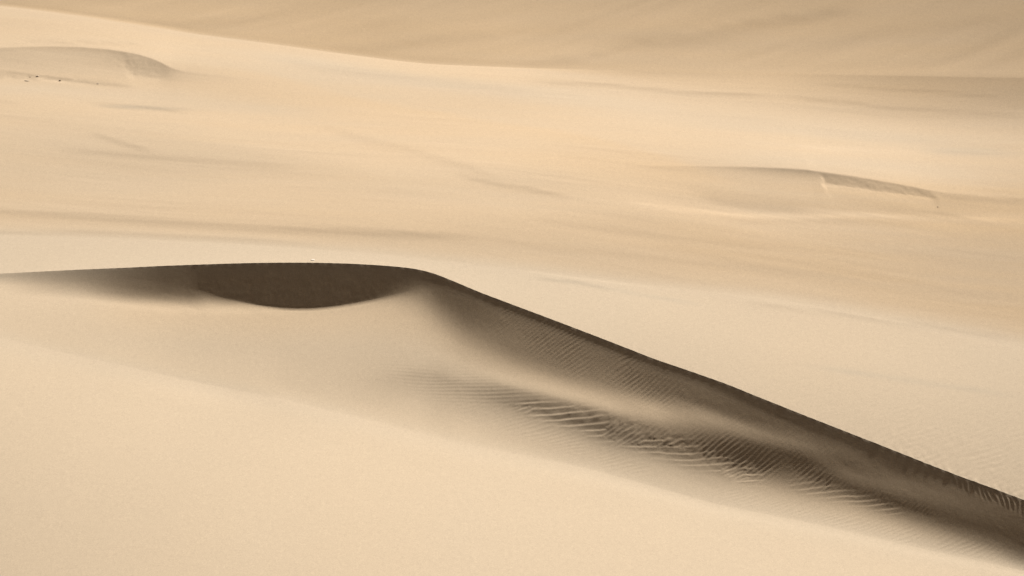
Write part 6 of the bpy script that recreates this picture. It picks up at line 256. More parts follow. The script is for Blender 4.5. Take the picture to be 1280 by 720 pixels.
[6,0,0,0,0,-1,0,0,-1,1,-1,-1,-1,0,-2,0,-1,-1,-2,-1,-1,-1,-2,-1,-2,-2,-1,-2,-1,-2,-1,-2,-1,-2,-2,-2,-2,-2,-3,-2,-3,-3,-1,-4,-2,-4,-3,-5,-5,-6,-7,-9,-10,-7,-7,-5,-7,-4,-4,-4,-5,-2,-2,-3,-1,-2,1,0,2,3,3,5,5,7,6,6,8,10,9,10,9,9,8,7,4,2,2,0,3,0,0,0,0,0,0,1,-1,1,-1,0,1,-1,0,0,-1,1,0,0,0,0,-1,1,1,-1,0,0,0,-1,0,0,-1,0,-1,0,0,0,0,0,1,0,0,1,-1,1,-1,-1,1,0,0,0,0,0,1,0,1,0,1,0,1,0,0,-1,1,0,0,-1,0,0,0,0,-1,0,-1,0,-1,0,-1,-1,0,0,0,0,-1,-1,1,-1,0,0,0,0,0,0,0,-1,1,0,0,-1,1],
[6,0,-1,0,0,1,-1,0,-1,0,-1,0,0,-1,-1,-1,-1,-2,0,-2,-1,-2,0,-1,-4,0,-2,-1,-2,-2,-2,-1,-2,-1,-1,-3,-2,-2,-2,-3,-2,-3,-3,-2,-3,-3,-4,-5,-5,-6,-7,-10,-8,-8,-7,-6,-5,-6,-3,-4,-4,-3,-3,-2,-2,-1,0,1,1,3,4,5,5,6,6,8,8,10,9,11,9,9,7,6,4,3,1,1,1,2,0,0,0,0,0,0,0,0,0,0,-1,1,0,-1,0,-1,0,0,1,0,0,1,-1,0,0,0,-1,1,-1,0,-1,0,-1,0,0,1,-1,1,0,0,1,-1,0,0,0,0,0,-1,1,0,0,0,1,1,0,1,0,0,1,0,0,1,-1,0,-1,1,0,-1,0,-1,0,0,-1,0,0,-1,-1,0,-1,-1,0,0,0,0,-1,0,0,0,0,-1,1,0,0,0,-1,1,-1,1,-1],
[6,-1,1,0,-1,-1,1,-1,0,-1,0,0,-1,-1,0,-2,0,-1,-2,-1,-1,0,-2,-1,-2,-3,-1,-1,-2,-1,-1,-2,-2,-1,-3,-1,-2,-3,-2,-3,-3,-2,-3,-3,-2,-3,-4,-5,-5,-5,-7,-10,-9,-8,-6,-7,-6,-4,-4,-4,-4,-4,-1,-3,-2,-1,0,1,2,3,4,4,6,6,6,6,10,10,11,9,10,8,8,5,4,1,1,3,0,1,1,0,0,0,0,0,1,-1,0,0,0,0,-1,1,-1,1,-1,0,0,0,1,-1,1,0,-1,0,1,-1,0,-1,0,-1,0,0,0,-1,1,0,-1,1,0,1,0,-1,0,0,0,0,0,0,0,1,-1,1,1,1,1,0,0,1,-1,0,0,0,0,0,0,-1,-1,0,0,-1,0,0,0,-1,-1,-1,0,0,-1,-1,0,0,1,-1,0,0,-1,1,-1,0,0,0,1,-1,1,-1,0],
[5,0,0,-1,1,0,-1,0,0,0,-1,-1,0,-1,-1,0,-2,-1,0,-1,-2,-1,-1,-1,-3,0,-2,-2,-1,-2,-2,-2,0,-3,-1,-2,-3,-2,-3,-1,-3,-2,-3,-3,-3,-3,-4,-5,-5,-5,-8,-9,-10,-7,-7,-6,-6,-4,-3,-5,-4,-3,-3,-3,-2,0,0,0,2,3,4,5,5,6,7,7,11,11,10,10,10,8,5,5,4,2,1,1,2,1,1,-1,0,0,0,1,-1,0,1,0,0,-1,0,-1,1,-1,1,0,-1,1,-1,1,0,0,0,0,-1,0,-1,0,0,0,-1,-1,1,0,0,0,0,0,0,0,0,0,0,0,0,0,-1,1,0,0,1,1,0,1,0,1,1,-1,1,-1,1,-1,0,0,-1,0,0,0,-1,0,0,-1,-1,-1,0,-1,0,-1,0,0,0,-1,0,0,0,0,0,-1,1,-1,1,-1,0,0,0,0,0],
[5,0,-1,1,-1,0,0,0,-1,0,0,-1,-1,0,0,-1,-1,-1,-1,-1,-1,-1,-1,-1,-2,-3,-1,-2,-1,-2,-1,-2,-2,-1,-2,-2,-2,-2,-2,-4,-2,-3,-2,-3,-2,-3,-5,-4,-6,-5,-7,-11,-9,-8,-5,-7,-5,-4,-4,-5,-5,-2,-3,-2,-2,-1,0,1,1,3,4,5,6,6,6,9,12,10,10,11,9,7,6,5,2,2,1,1,2,1,0,1,-1,1,0,0,0,0,-1,0,0,0,1,-1,0,0,0,0,0,-1,1,0,0,0,0,-1,1,-1,0,0,-1,-1,0,1,-1,1,0,-1,1,0,0,0,0,0,0,0,-1,0,1,-1,0,1,0,1,1,0,1,1,-1,1,0,0,-1,0,1,-1,0,-1,0,-1,0,0,-1,0,0,-1,-1,0,-1,-1,0,0,-1,1,-1,0,0,0,0,0,-1,1,-1,1,-1,0,0,0,1],
[4,0,1,-1,0,0,-1,0,0,-1,0,0,0,-1,-1,-1,0,-1,-2,0,-1,-1,-1,-1,-3,-1,-1,-2,-2,-2,-2,-1,-1,-2,-2,-2,-2,-3,-2,-2,-2,-3,-3,-2,-3,-3,-4,-5,-5,-6,-7,-7,-9,-7,-8,-4,-1,-4,-6,-7,-7,-4,-4,-3,-2,-1,1,3,4,5,4,6,6,6,7,9,10,9,9,9,9,6,5,4,3,1,2,1,0,2,1,-1,1,0,0,0,0,0,0,0,0,0,-1,1,-1,0,0,0,0,0,0,0,1,0,-1,0,0,0,-1,0,0,0,-1,-1,1,-1,0,1,0,0,0,0,0,0,0,0,1,-1,-1,0,1,-1,1,1,1,1,0,0,1,0,0,0,0,0,-1,0,0,0,-2,0,0,-1,0,-1,0,-1,0,-1,0,0,-1,0,0,0,-1,1,-1,0,0,0,0,0,0,0,0,0,0,0,-1],
[9,0,-2,0,0,-1,0,-1,0,0,-1,0,-2,0,-2,-1,-3,-1,-2,-4,-3,-4,-3,-4,-12,-5,-7,-7,-7,-7,-8,-7,-8,-7,-6,-6,-5,-5,-7,-6,-7,-5,-7,-6,-5,-3,-1,-3,-1,-2,3,2,5,8,12,16,18,14,9,10,4,-8,-11,-8,-1,2,2,2,4,4,2,-6,-7,-8,-9,-8,-10,-10,-8,-5,-5,-5,-3,1,1,1,0,1,3,-1,-1,1,1,3,5,3,3,2,2,2,3,2,1,2,2,1,2,2,1,2,1,1,-1,-1,1,2,3,1,1,-1,1,1,1,1,0,1,1,0,1,1,2,2,2,2,2,3,1,2,2,2,1,2,3,2,3,3,4,2,2,2,2,2,2,2,2,1,1,1,1,1,0,2,1,2,0,3,3,3,2,3,1,1,1,3,3,1,2,1,1,1,0,1,0,0,1,0,0,1,0],
[5,0,1,-1,0,0,-1,0,0,-1,0,-1,0,-2,0,-2,0,-3,-2,-2,-2,-3,-3,-2,-12,-6,-6,-7,-7,-7,-7,-8,-7,-7,-6,-6,-7,-7,-7,-7,-6,-8,-6,-5,-4,-3,-2,-2,-1,0,6,11,14,16,16,17,17,14,12,10,7,5,5,5,1,-1,0,0,-1,0,-2,-2,-4,-4,-5,-12,-18,-17,-19,-17,-16,-15,-8,-6,-3,-1,0,0,1,1,-1,1,1,4,4,4,2,2,2,3,1,2,2,1,2,3,1,1,2,1,2,1,-1,-1,0,3,2,2,-1,0,2,1,1,0,1,0,1,1,1,2,2,2,2,2,2,1,3,0,2,2,2,1,2,5,2,3,2,4,2,1,2,2,3,2,1,2,0,0,2,0,2,1,1,1,1,3,4,3,2,1,2,1,1,3,3,2,1,1,1,1,1,0,1,0,0,1,0,0,0],
[3,0,-1,1,0,0,0,0,-1,0,-1,0,-1,0,-1,0,-2,0,-2,-1,-2,-2,-1,-4,-10,-6,-7,-6,-7,-7,-7,-6,-7,-7,-7,-7,-7,-8,-7,-8,-9,-6,-6,-7,-4,-1,-3,1,-1,2,10,21,21,17,16,17,14,10,8,8,6,1,-3,-2,-1,0,1,1,1,-1,-1,-3,-4,-3,-5,-9,-10,-12,-14,-18,-18,-16,-14,-10,-5,-3,-1,1,1,-1,0,0,3,4,4,3,3,1,2,2,3,1,2,1,2,1,3,1,1,1,2,0,-1,-1,1,3,3,0,0,1,0,2,0,1,0,2,1,2,0,3,1,4,0,2,3,2,1,1,2,1,1,2,3,2,4,3,3,2,2,2,1,3,1,2,2,1,1,1,0,2,0,1,2,0,2,3,3,3,3,2,2,0,1,4,1,2,2,1,1,1,0,1,0,1,0,0,1,0,0],
[0,0,0,0,0,0,0,0,1,-1,0,-1,0,0,-1,0,-1,0,0,-1,-1,-1,-1,-3,-10,-5,-6,-6,-7,-7,-7,-7,-6,-6,-8,-7,-7,-8,-8,-8,-7,-8,-7,-5,-4,-3,1,1,3,5,15,22,23,19,20,12,9,5,4,2,0,-1,-1,0,0,-1,1,1,0,-1,-1,-2,-2,-3,-6,-6,-7,-8,-15,-16,-19,-17,-16,-11,-8,-4,-2,-1,0,0,0,1,2,4,4,3,2,2,2,2,2,2,1,2,2,2,1,1,2,1,1,1,-1,-1,1,3,2,0,0,0,2,1,0,1,1,1,2,1,3,1,3,2,2,1,2,2,1,1,1,2,1,1,3,4,2,4,2,2,3,1,2,1,3,1,2,1,1,1,0,1,2,1,0,2,1,3,3,4,2,2,1,2,0,3,3,2,1,1,1,1,1,0,1,0,1,0,0,0,1],
[-3,0,1,0,-1,0,1,0,-1,1,0,0,0,0,0,-1,1,0,0,0,0,0,-1,-1,-10,-6,-5,-7,-7,-6,-6,-7,-6,-7,-6,-8,-7,-7,-9,-8,-8,-6,-6,-4,-4,-1,3,4,4,8,16,26,22,16,13,12,6,3,-2,-3,-2,-2,0,1,0,1,2,1,0,0,-1,-2,-2,-4,-4,-4,-2,-8,-14,-19,-17,-17,-16,-13,-9,-5,-5,-2,0,-1,0,1,3,5,3,3,1,2,2,2,2,2,1,2,1,3,1,2,0,2,1,-1,0,0,0,3,1,0,0,0,2,2,1,0,1,1,2,2,2,4,2,2,1,2,0,2,1,1,2,1,2,2,2,3,4,2,3,3,0,2,2,2,1,2,1,2,1,0,1,1,1,1,2,1,1,3,4,2,3,2,2,0,2,3,2,1,2,1,1,1,1,0,1,0,0,1,0,0,0],
[-5,0,0,0,1,-1,0,0,1,-1,0,1,0,0,1,1,1,0,0,1,0,1,0,-2,-9,-6,-7,-6,-5,-6,-7,-5,-6,-4,-7,-7,-8,-8,-8,-8,-6,-6,-4,-3,-2,0,3,7,6,11,17,20,21,16,11,5,3,1,-4,-7,-5,-1,1,2,0,2,1,2,0,1,-1,-1,-3,-2,-3,-2,-6,-10,-13,-14,-13,-15,-17,-14,-10,-8,-5,-2,-2,-1,0,1,3,3,4,2,2,1,2,2,2,1,2,2,2,2,1,1,1,1,1,1,-3,0,2,2,2,-1,-1,1,2,2,0,2,1,2,3,2,2,3,3,0,0,1,2,0,1,2,2,3,1,2,3,3,2,3,3,1,2,2,0,3,2,1,2,1,0,1,1,1,1,1,1,1,2,3,4,3,3,1,1,2,0,3,3,2,1,1,1,0,1,1,0,1,1,-1,0,1,0],
[-5,0,0,0,-1,1,0,0,0,0,1,0,0,1,1,0,0,1,1,0,1,0,1,-3,-9,-5,-5,-5,-6,-6,-4,-4,-5,-5,-4,-7,-7,-7,-6,-6,-6,-4,-2,-3,0,0,5,6,9,12,15,15,14,14,11,1,-3,-3,-5,-7,-5,0,3,1,2,2,1,1,1,0,0,-1,-1,-3,-3,-4,-6,-10,-12,-10,-10,-14,-17,-15,-10,-8,-6,-5,-2,-1,0,1,3,4,2,1,2,1,2,2,1,2,2,2,2,2,2,1,1,1,1,-1,-1,0,1,2,1,0,-1,1,3,0,3,0,2,3,2,1,4,1,3,0,0,1,0,1,1,2,3,1,3,2,3,3,2,3,2,2,2,0,2,2,1,2,2,0,2,0,1,1,1,2,1,1,1,3,3,4,2,3,1,1,0,3,2,2,2,1,1,1,1,0,1,0,0,1,0,0,0],
[-5,0,0,0,1,0,0,-1,0,0,1,0,1,0,0,1,1,1,1,0,0,1,0,-3,-8,-4,-5,-5,-5,-3,-4,-4,-3,-3,-6,-4,-6,-5,-5,-4,-4,-3,-1,1,0,3,4,7,8,12,10,9,10,7,6,1,-6,-7,-4,-3,-3,0,1,2,2,1,3,1,1,0,-1,-1,-2,-3,-2,-3,-7,-10,-9,-8,-10,-15,-15,-12,-10,-10,-7,-5,-2,-2,-1,1,4,1,3,2,0,2,1,2,1,1,3,2,3,2,2,0,2,1,0,-1,0,-1,3,3,1,-1,1,2,1,1,1,1,1,2,2,3,1,4,1,0,-1,0,0,0,1,2,4,3,2,3,3,2,3,1,2,2,1,2,1,1,2,2,1,2,0,1,1,1,1,1,1,1,1,5,3,2,3,2,2,1,1,3,2,2,0,2,1,1,0,1,0,1,0,0,1,0,0],
[-4,0,0,0,0,0,0,0,0,1,-1,1,0,1,1,0,0,1,0,1,0,0,1,-3,-7,-5,-4,-3,-3,-4,-2,-3,-2,-4,-3,-4,-3,-4,-4,-3,-2,0,1,2,3,2,5,5,10,9,4,5,6,2,-2,-2,-8,-6,-2,-2,0,2,2,1,1,2,1,2,1,0,0,-2,-2,-2,-3,-5,-7,-9,-6,-8,-10,-13,-13,-10,-11,-9,-8,-5,-5,-1,-1,1,1,2,1,1,1,1,2,1,1,2,2,3,3,2,2,2,0,1,1,-1,-1,2,4,4,0,2,2,1,1,0,0,1,1,1,1,2,2,2,1,-1,-1,-1,-1,0,1,4,3,4,2,4,2,2,2,3,2,1,1,1,1,2,1,2,1,1,1,1,0,2,1,1,1,2,1,3,3,4,2,2,2,1,1,2,3,1,2,2,0,1,1,0,1,0,0,1,0,-1,1],
[-4,0,0,0,0,0,0,1,-1,0,1,0,1,0,0,1,1,0,1,0,1,0,-1,-3,-6,-2,-4,-3,-3,-2,-2,-1,-2,-2,-2,-3,-3,-2,-1,-1,-1,1,2,3,1,3,2,6,8,9,3,-5,1,2,-6,-5,-6,-4,-2,-1,1,1,2,1,3,1,2,1,0,0,-1,-1,-2,-3,-3,-4,-7,-7,-6,-6,-11,-11,-10,-9,-10,-10,-8,-7,-3,-4,-2,0,0,1,1,1,1,1,2,1,1,3,2,3,3,2,1,2,1,2,1,-1,0,2,5,4,3,2,2,2,0,0,-1,0,0,1,1,-1,2,0,0,-1,-1,-1,0,0,2,4,3,3,4,2,3,2,2,2,1,2,1,0,2,1,2,1,2,1,1,1,1,1,1,1,1,1,1,4,4,3,2,2,2,1,1,2,2,2,2,1,1,1,0,1,0,1,0,0,0,1,0],
[-4,0,0,0,0,0,0,0,1,-1,1,0,0,1,0,1,0,1,0,1,0,1,0,-4,-5,-3,-1,-3,-1,-1,-2,-1,-1,-1,-1,0,-1,-1,-1,1,2,1,2,0,1,0,0,3,5,6,3,-2,-5,-2,-6,-7,-3,-3,-1,0,1,2,1,2,1,3,1,0,1,0,0,-2,-2,-3,-3,-5,-7,-6,-4,-6,-9,-9,-8,-10,-10,-11,-7,-5,-6,-4,-4,-1,0,-1,-1,1,1,3,2,1,2,2,3,2,3,3,3,0,2,2,1,0,0,4,5,4,3,2,4,1,0,-1,0,0,0,-1,-2,-1,-1,0,-2,-1,0,0,0,1,1,4,4,3,3,4,3,1,2,2,2,1,0,2,1,1,1,3,1,1,1,0,1,1,2,1,1,1,2,3,3,3,4,2,1,1,1,3,2,2,1,0,2,0,1,1,1,0,0,0,1,0,0],
[-4,0,0,1,0,0,0,-1,0,1,0,0,1,0,1,0,1,0,1,0,0,0,0,-4,-3,-2,-2,-1,-1,0,0,1,-1,-1,0,0,0,1,2,1,2,2,-1,1,-1,-1,-1,0,2,2,1,-3,-5,-4,-5,-5,-4,0,-1,1,1,1,2,1,2,1,2,1,0,0,-2,-1,-2,-3,-3,-5,-6,-4,-5,-6,-7,-9,-9,-8,-10,-8,-8,-5,-6,-4,-3,-2,-1,-2,-1,0,2,1,1,2,2,2,3,3,3,3,1,3,2,2,0,1,2,3,5,4,2,3,2,1,-1,-1,-1,-1,0,-1,-3,-1,-2,-1,-1,-2,1,1,1,0,3,4,4,3,4,3,1,2,2,2,1,1,2,0,1,1,3,1,2,1,0,2,1,1,0,2,1,2,1,3,4,3,2,2,2,1,1,2,2,2,1,2,1,1,1,0,0,0,1,1,-1,1,0],
[-4,1,0,-1,0,0,0,1,0,0,0,1,0,0,0,0,1,1,0,1,1,0,-1,-4,-3,0,-1,0,0,0,1,0,0,0,1,0,0,1,1,2,3,0,0,-1,0,-1,-1,-1,-1,-2,-3,-2,-5,-3,-4,-5,-1,-1,0,-1,2,2,1,2,1,2,1,1,0,-1,-1,-1,-3,-2,-5,-5,-5,-5,-3,-6,-9,-6,-7,-7,-8,-9,-6,-6,-5,-6,-2,-2,-2,-2,0,0,1,1,1,1,1,3,2,4,3,1,2,2,4,3,2,1,3,4,4,2,2,2,2,0,-3,-2,-2,-2,-1,-3,-2,-2,-1,-1,-1,0,1,1,2,2,3,4,3,3,3,3,2,2,1,1,2,1,0,2,1,2,1,1,3,0,2,0,1,1,2,0,2,1,1,4,3,4,2,3,1,2,0,2,2,2,2,1,1,0,1,1,0,1,0,0,1,0,0],
[-3,-1,0,1,0,0,0,0,0,0,0,0,0,1,1,0,1,0,1,0,0,0,0,-4,-2,0,0,0,1,1,1,0,0,-1,-2,1,1,0,1,1,0,1,0,0,0,-1,-1,-2,-1,-3,-2,-4,-4,-5,-2,-2,-1,-1,-1,1,1,1,2,1,2,2,0,1,0,0,-1,-3,-2,-3,-3,-6,-6,-4,-4,-6,-6,-7,-4,-6,-7,-7,-6,-6,-6,-4,-4,-2,-2,-2,-1,1,0,2,1,1,2,2,3,3,2,3,2,2,4,4,2,3,3,3,3,0,0,2,0,-2,-3,-3,-3,-2,-3,-2,-2,-3,0,-2,-2,2,2,3,2,3,4,3,3,4,2,3,1,1,2,1,1,1,1,1,1,2,1,3,1,2,0,1,1,1,1,2,1,1,2,3,4,2,4,1,2,1,1,2,3,1,2,1,0,2,0,1,0,1,0,0,0,0,1],
[-4,1,0,-1,1,0,0,0,-1,1,0,1,0,0,0,1,0,1,0,1,0,1,-2,-3,-1,0,1,0,1,0,0,0,-1,-1,-1,0,0,1,0,1,1,0,0,0,-1,0,-1,-1,-2,-3,-5,-3,-3,-2,-2,-2,-2,-1,0,1,1,2,1,2,2,0,2,0,0,-1,-1,-2,-2,-3,-6,-5,-4,-4,-5,-5,-7,-4,-3,-5,-5,-6,-6,-6,-6,-5,-3,-2,-2,-2,-1,-1,2,1,1,0,2,2,4,3,4,2,2,4,4,3,3,2,4,2,0,-1,-1,-2,-2,-2,-3,-3,-3,-2,-2,-3,-4,-1,-2,-2,0,3,4,3,3,4,4,3,3,2,3,2,2,0,2,1,1,1,1,1,1,1,3,1,2,1,1,1,1,2,1,0,2,1,2,3,3,4,2,2,2,1,1,2,2,3,0,2,1,1,0,1,1,-1,1,1,0,0,0],
[-3,-1,1,0,-1,1,0,-1,1,0,1,-1,1,0,1,0,0,1,1,-1,1,0,-1,-3,-1,0,1,1,-1,1,0,-1,0,-2,0,-1,1,0,1,1,0,-1,0,-1,0,-2,-1,0,-2,-2,-4,-4,-2,-2,-3,-1,-1,0,0,1,1,1,1,2,1,2,1,0,0,-1,-2,-1,-3,-4,-4,-5,-5,-5,-4,-6,-5,-2,-2,-2,-5,-6,-6,-5,-6,-4,-2,-2,-3,-2,-1,1,0,0,0,1,1,3,4,4,3,2,3,4,4,3,3,3,4,0,-2,-4,-4,-3,-4,-4,-3,-3,-3,-3,-2,-3,-3,-1,-1,-1,1,3,5,4,5,6,4,2,2,1,2,3,0,2,1,2,0,1,1,1,2,2,1,2,2,1,1,0,2,1,1,2,1,1,1,4,4,3,2,3,1,2,0,2,2,2,2,0,2,0,2,-1,1,1,0,0,0,0,0],
[-3,0,0,0,0,0,0,1,-1,0,0,1,0,1,-1,1,1,0,0,1,0,0,-1,-4,0,1,-1,1,1,-1,0,0,-2,-1,0,0,0,0,0,0,1,0,-2,-1,-1,-1,-1,-1,0,-3,-3,-2,-2,-3,-1,-2,-1,-1,0,1,2,1,2,1,2,1,1,0,-1,-1,-1,-2,-3,-4,-4,-6,-5,-3,-5,-5,-4,-1,0,-4,-5,-5,-4,-5,-3,-4,-2,-2,-2,-1,-1,0,1,1,0,0,2,3,2,3,3,3,3,3,3,4,1,4,2,-1,-4,-6,-5,-4,-6,-4,-5,-4,-3,-3,-3,-2,-1,0,0,0,2,4,4,5,5,5,3,2,2,2,3,0,2,2,1,1,2,0,2,1,1,1,3,2,1,2,1,1,1,0,2,1,2,2,1,3,3,4,3,1,2,1,1,2,3,1,1,2,0,2,0,1,0,0,1,0,1,0,0],
[-3,0,0,0,0,0,0,0,1,0,0,0,0,0,1,1,0,1,0,0,0,0,-1,-4,0,0,1,-1,1,0,0,-1,-1,-1,-1,0,0,0,1,0,-1,-1,-1,-1,-2,-1,-1,0,-1,0,-3,-2,-3,-2,-2,-1,-1,0,0,1,1,2,1,2,1,1,0,1,-1,-1,-2,-3,-2,-4,-5,-4,-5,-4,-5,-4,-3,-1,-1,-2,-6,-4,-2,-3,-4,-3,-2,0,-1,-1,0,0,1,1,0,2,1,2,3,2,2,2,2,3,3,2,2,3,2,-3,-7,-6,-6,-7,-6,-6,-4,-4,-4,-3,-3,-1,0,0,2,1,2,5,4,5,4,5,4,2,2,2,1,2,1,2,2,1,0,2,1,1,2,2,1,3,2,0,2,0,1,2,1,2,0,2,1,4,4,2,3,3,1,1,1,2,2,2,2,1,1,0,1,1,0,1,0,0,0,1,0],
[-3,0,0,0,0,0,0,0,0,0,1,0,1,0,0,0,0,1,0,1,0,0,-2,-3,0,0,0,1,-1,1,-1,-1,-1,-1,-1,0,0,0,0,0,-1,0,-1,-2,-1,-2,-1,0,0,-2,-1,-3,-1,-2,-2,-2,-1,0,1,1,1,1,2,1,2,1,1,-1,0,-2,-1,-3,-4,-3,-5,-5,-4,-5,-3,-5,-1,0,-1,-4,-4,-3,-3,-2,-3,-1,0,-1,0,0,0,1,2,1,1,1,2,2,1,3,1,1,2,1,1,0,1,1,0,-4,-6,-8,-7,-8,-7,-6,-4,-4,-3,-3,-1,0,2,1,2,1,3,4,5,3,5,5,2,2,2,1,2,2,2,1,2,2,1,1,2,1,2,1,2,2,2,2,0,1,2,1,1,1,2,1,2,3,3,4,2,2,2,1,1,2,2,2,1,1,2,0,1,0,1,0,1,0,0,0,0],
[-3,0,0,0,1,-1,0,0,1,0,0,0,0,0,1,0,1,0,1,0,0,0,-2,-3,-1,1,0,0,1,-1,0,-2,-1,0,0,-1,0,0,-1,0,0,-2,0,-1,-2,-1,0,-1,0,-1,-2,-2,-3,-2,-2,-1,0,-1,1,1,1,2,1,2,1,1,0,0,-1,-1,-3,-1,-4,-5,-4,-5,-4,-4,-5,-2,-1,0,-1,-4,-4,-2,-1,-2,-2,-1,0,1,0,1,2,1,1,1,1,2,3,0,2,1,1,1,1,0,0,-1,-1,0,-3,-6,-8,-7,-8,-7,-8,-5,-4,-3,-3,-1,0,1,1,3,1,2,4,4,3,4,4,3,3,2,2,2,2,1,1,2,2,1,2,2,1,2,1,2,2,3,1,1,1,1,1,2,1,2,1,1,2,3,4,3,3,2,1,2,1,1,2,2,2,1,0,2,0,1,0,1,0,0,0,0,1],
[-3,1,-1,1,-1,0,1,0,-1,1,0,0,0,1,0,0,0,1,1,0,0,0,-2,-3,0,0,0,0,0,0,-1,-1,-1,-1,-1,0,0,0,0,-1,0,0,-2,-1,-2,0,-1,0,-1,-2,-1,-3,-2,-1,-1,-1,-2,1,0,1,2,1,1,2,1,1,0,0,-1,-2,-2,-3,-4,-4,-5,-4,-4,-5,-3,-2,0,1,-2,-5,-3,0,0,-2,-1,0,1,1,1,0,1,2,2,1,1,2,1,3,1,1,1,1,0,-1,-1,-3,-2,-2,-5,-6,-9,-9,-8,-8,-8,-4,-3,-2,-2,-1,0,1,2,3,2,3,4,3,3,3,3,4,1,3,1,2,2,1,3,2,2,2,2,1,1,1,2,2,3,2,2,1,1,1,1,1,2,1,2,2,0,4,4,3,2,2,3,1,2,1,2,1,1,2,1,0,1,0,1,0,0,1,1,0,0],
[-3,0,1,-1,1,0,-1,1,0,0,0,1,0,-1,1,0,1,0,0,0,1,0,-2,-3,0,-1,1,0,-1,0,-1,0,-1,-2,0,0,-1,0,0,1,-1,-1,-1,-2,0,-1,-1,0,-1,-1,-3,-1,-3,-2,-1,-1,0,-1,1,2,1,1,2,0,2,1,0,-1,-1,-2,-2,-4,-3,-4,-5,-4,-5,-3,-3,-1,0,0,-2,-4,-1,0,0,-1,-1,1,2,1,1,1,1,2,2,1,2,2,2,0,0,0,0,1,0,-2,-3,-4,-3,-4,-5,-9,-9,-8,-8,-9,-6,-4,-2,-2,-1,0,1,2,3,3,3,3,3,3,2,3,2,2,3,2,2,1,2,2,3,2,2,2,1,2,2,2,1,3,1,2,3,1,1,1,2,1,1,2,1,1,2,3,3,3,3,3,2,2,2,0,2,1,2,0,1,1,1,1,0,1,0,0,0,0,0],
[-2,-1,0,1,-1,1,0,0,0,1,-1,0,0,1,0,1,0,0,1,0,0,-1,-2,-2,-1,1,0,0,0,-1,-1,-1,-2,0,0,0,0,-1,0,-1,0,-1,-1,0,-2,-1,1,-2,-1,-1,-2,-3,-1,-2,-2,-1,0,1,1,0,2,1,1,2,1,1,0,-1,-1,-2,-3,-3,-4,-5,-4,-5,-3,-5,-2,0,0,-1,-2,-2,0,1,0,1,1,1,1,1,2,2,1,2,0,1,2,3,1,-1,1,-1,0,0,-2,-3,-6,-5,-5,-5,-8,-9,-8,-9,-7,-8,-5,-2,-1,-1,0,0,1,3,4,3,3,3,5,1,2,1,3,1,1,3,1,3,1,3,1,4,2,2,2,1,2,2,2,2,3,2,1,2,1,1,1,2,1,1,2,1,1,4,4,3,3,2,2,3,3,-1,2,1,1,1,1,1,0,0,1,0,1,0,0,1,0],
[-2,0,0,-1,1,0,0,0,0,0,1,0,0,0,0,0,0,2,-1,1,0,-1,-2,-3,1,-1,0,0,0,-1,0,-2,0,-1,-1,0,-1,1,0,-1,-1,0,-1,-1,-1,-1,-1,0,-1,-2,-1,-2,-3,-2,0,-1,-1,0,1,2,1,1,2,2,0,1,-1,0,-2,-2,-3,-3,-5,-4,-5,-4,-4,-3,-2,-1,0,-1,-2,0,1,2,0,0,1,2,3,3,1,2,2,0,-1,0,2,1,1,1,-2,0,-1,-1,-2,-5,-6,-7,-6,-7,-9,-9,-8,-5,-7,-6,-3,-2,-1,-1,1,0,3,3,3,4,3,5,2,2,1,2,1,2,1,2,2,1,2,1,4,2,2,3,2,2,1,2,2,2,2,3,2,1,1,1,1,1,2,1,1,2,2,3,4,4,3,2,3,3,1,0,1,2,1,1,0,1,0,1,0,0,0,1,0,0,0],
[-3,1,0,0,0,0,0,0,1,0,-1,0,1,0,0,0,1,0,1,0,0,0,-3,-2,-1,1,0,-1,0,-1,-1,-1,-1,-1,0,-1,1,-1,0,0,0,-1,-1,-2,0,0,-1,-1,-2,-1,-2,-3,-1,-1,-2,-1,1,0,1,2,1,2,0,1,1,0,0,-1,-2,-2,-2,-5,-4,-5,-4,-4,-4,-3,-2,-1,0,-1,-1,0,0,0,1,2,1,2,2,1,2,3,1,1,-1,0,0,0,0,-1,0,-1,0,-1,-4,-4,-7,-7,-7,-7,-11,-7,-6,-6,-4,-5,-3,0,-1,0,1,1,2,4,4,4,3,5,3,2,1,1,3,0,2,1,1,1,1,2,2,3,3,2,1,2,2,2,2,1,3,3,1,2,1,1,2,1,2,1,1,2,1,3,4,4,3,4,2,1,4,-1,1,1,1,1,1,0,1,1,0,1,0,-1,1,0,0],
[-2,0,0,0,0,0,0,0,1,-1,1,0,0,0,0,1,0,0,0,0,1,-1,-3,-2,0,0,0,0,-1,0,-2,-1,-1,0,-1,0,0,0,0,0,-1,-1,0,-1,-2,0,-1,-1,-1,-2,-2,-1,-3,-1,-1,-1,0,1,2,1,1,2,1,1,1,-1,0,-2,-1,-3,-3,-4,-4,-5,-4,-4,-4,-3,-2,0,-2,-1,-1,-1,-2,1,3,2,1,2,2,0,2,1,1,-1,-1,0,2,2,-1,-2,-2,-2,-2,-3,-3,-5,-7,-6,-6,-9,-8,-7,-4,-3,-5,-3,-1,-1,1,1,0,2,3,4,4,5,4,4,3,1,2,2,1,1,1,1,1,1,1,2,2,1,3,2,2,2,2,1,2,2,2,2,3,1,1,1,1,2,1,2,2,1,1,4,4,3,4,2,3,4,3,-1,0,1,1,1,1,0,1,0,0,0,1,1,-1,0,1],
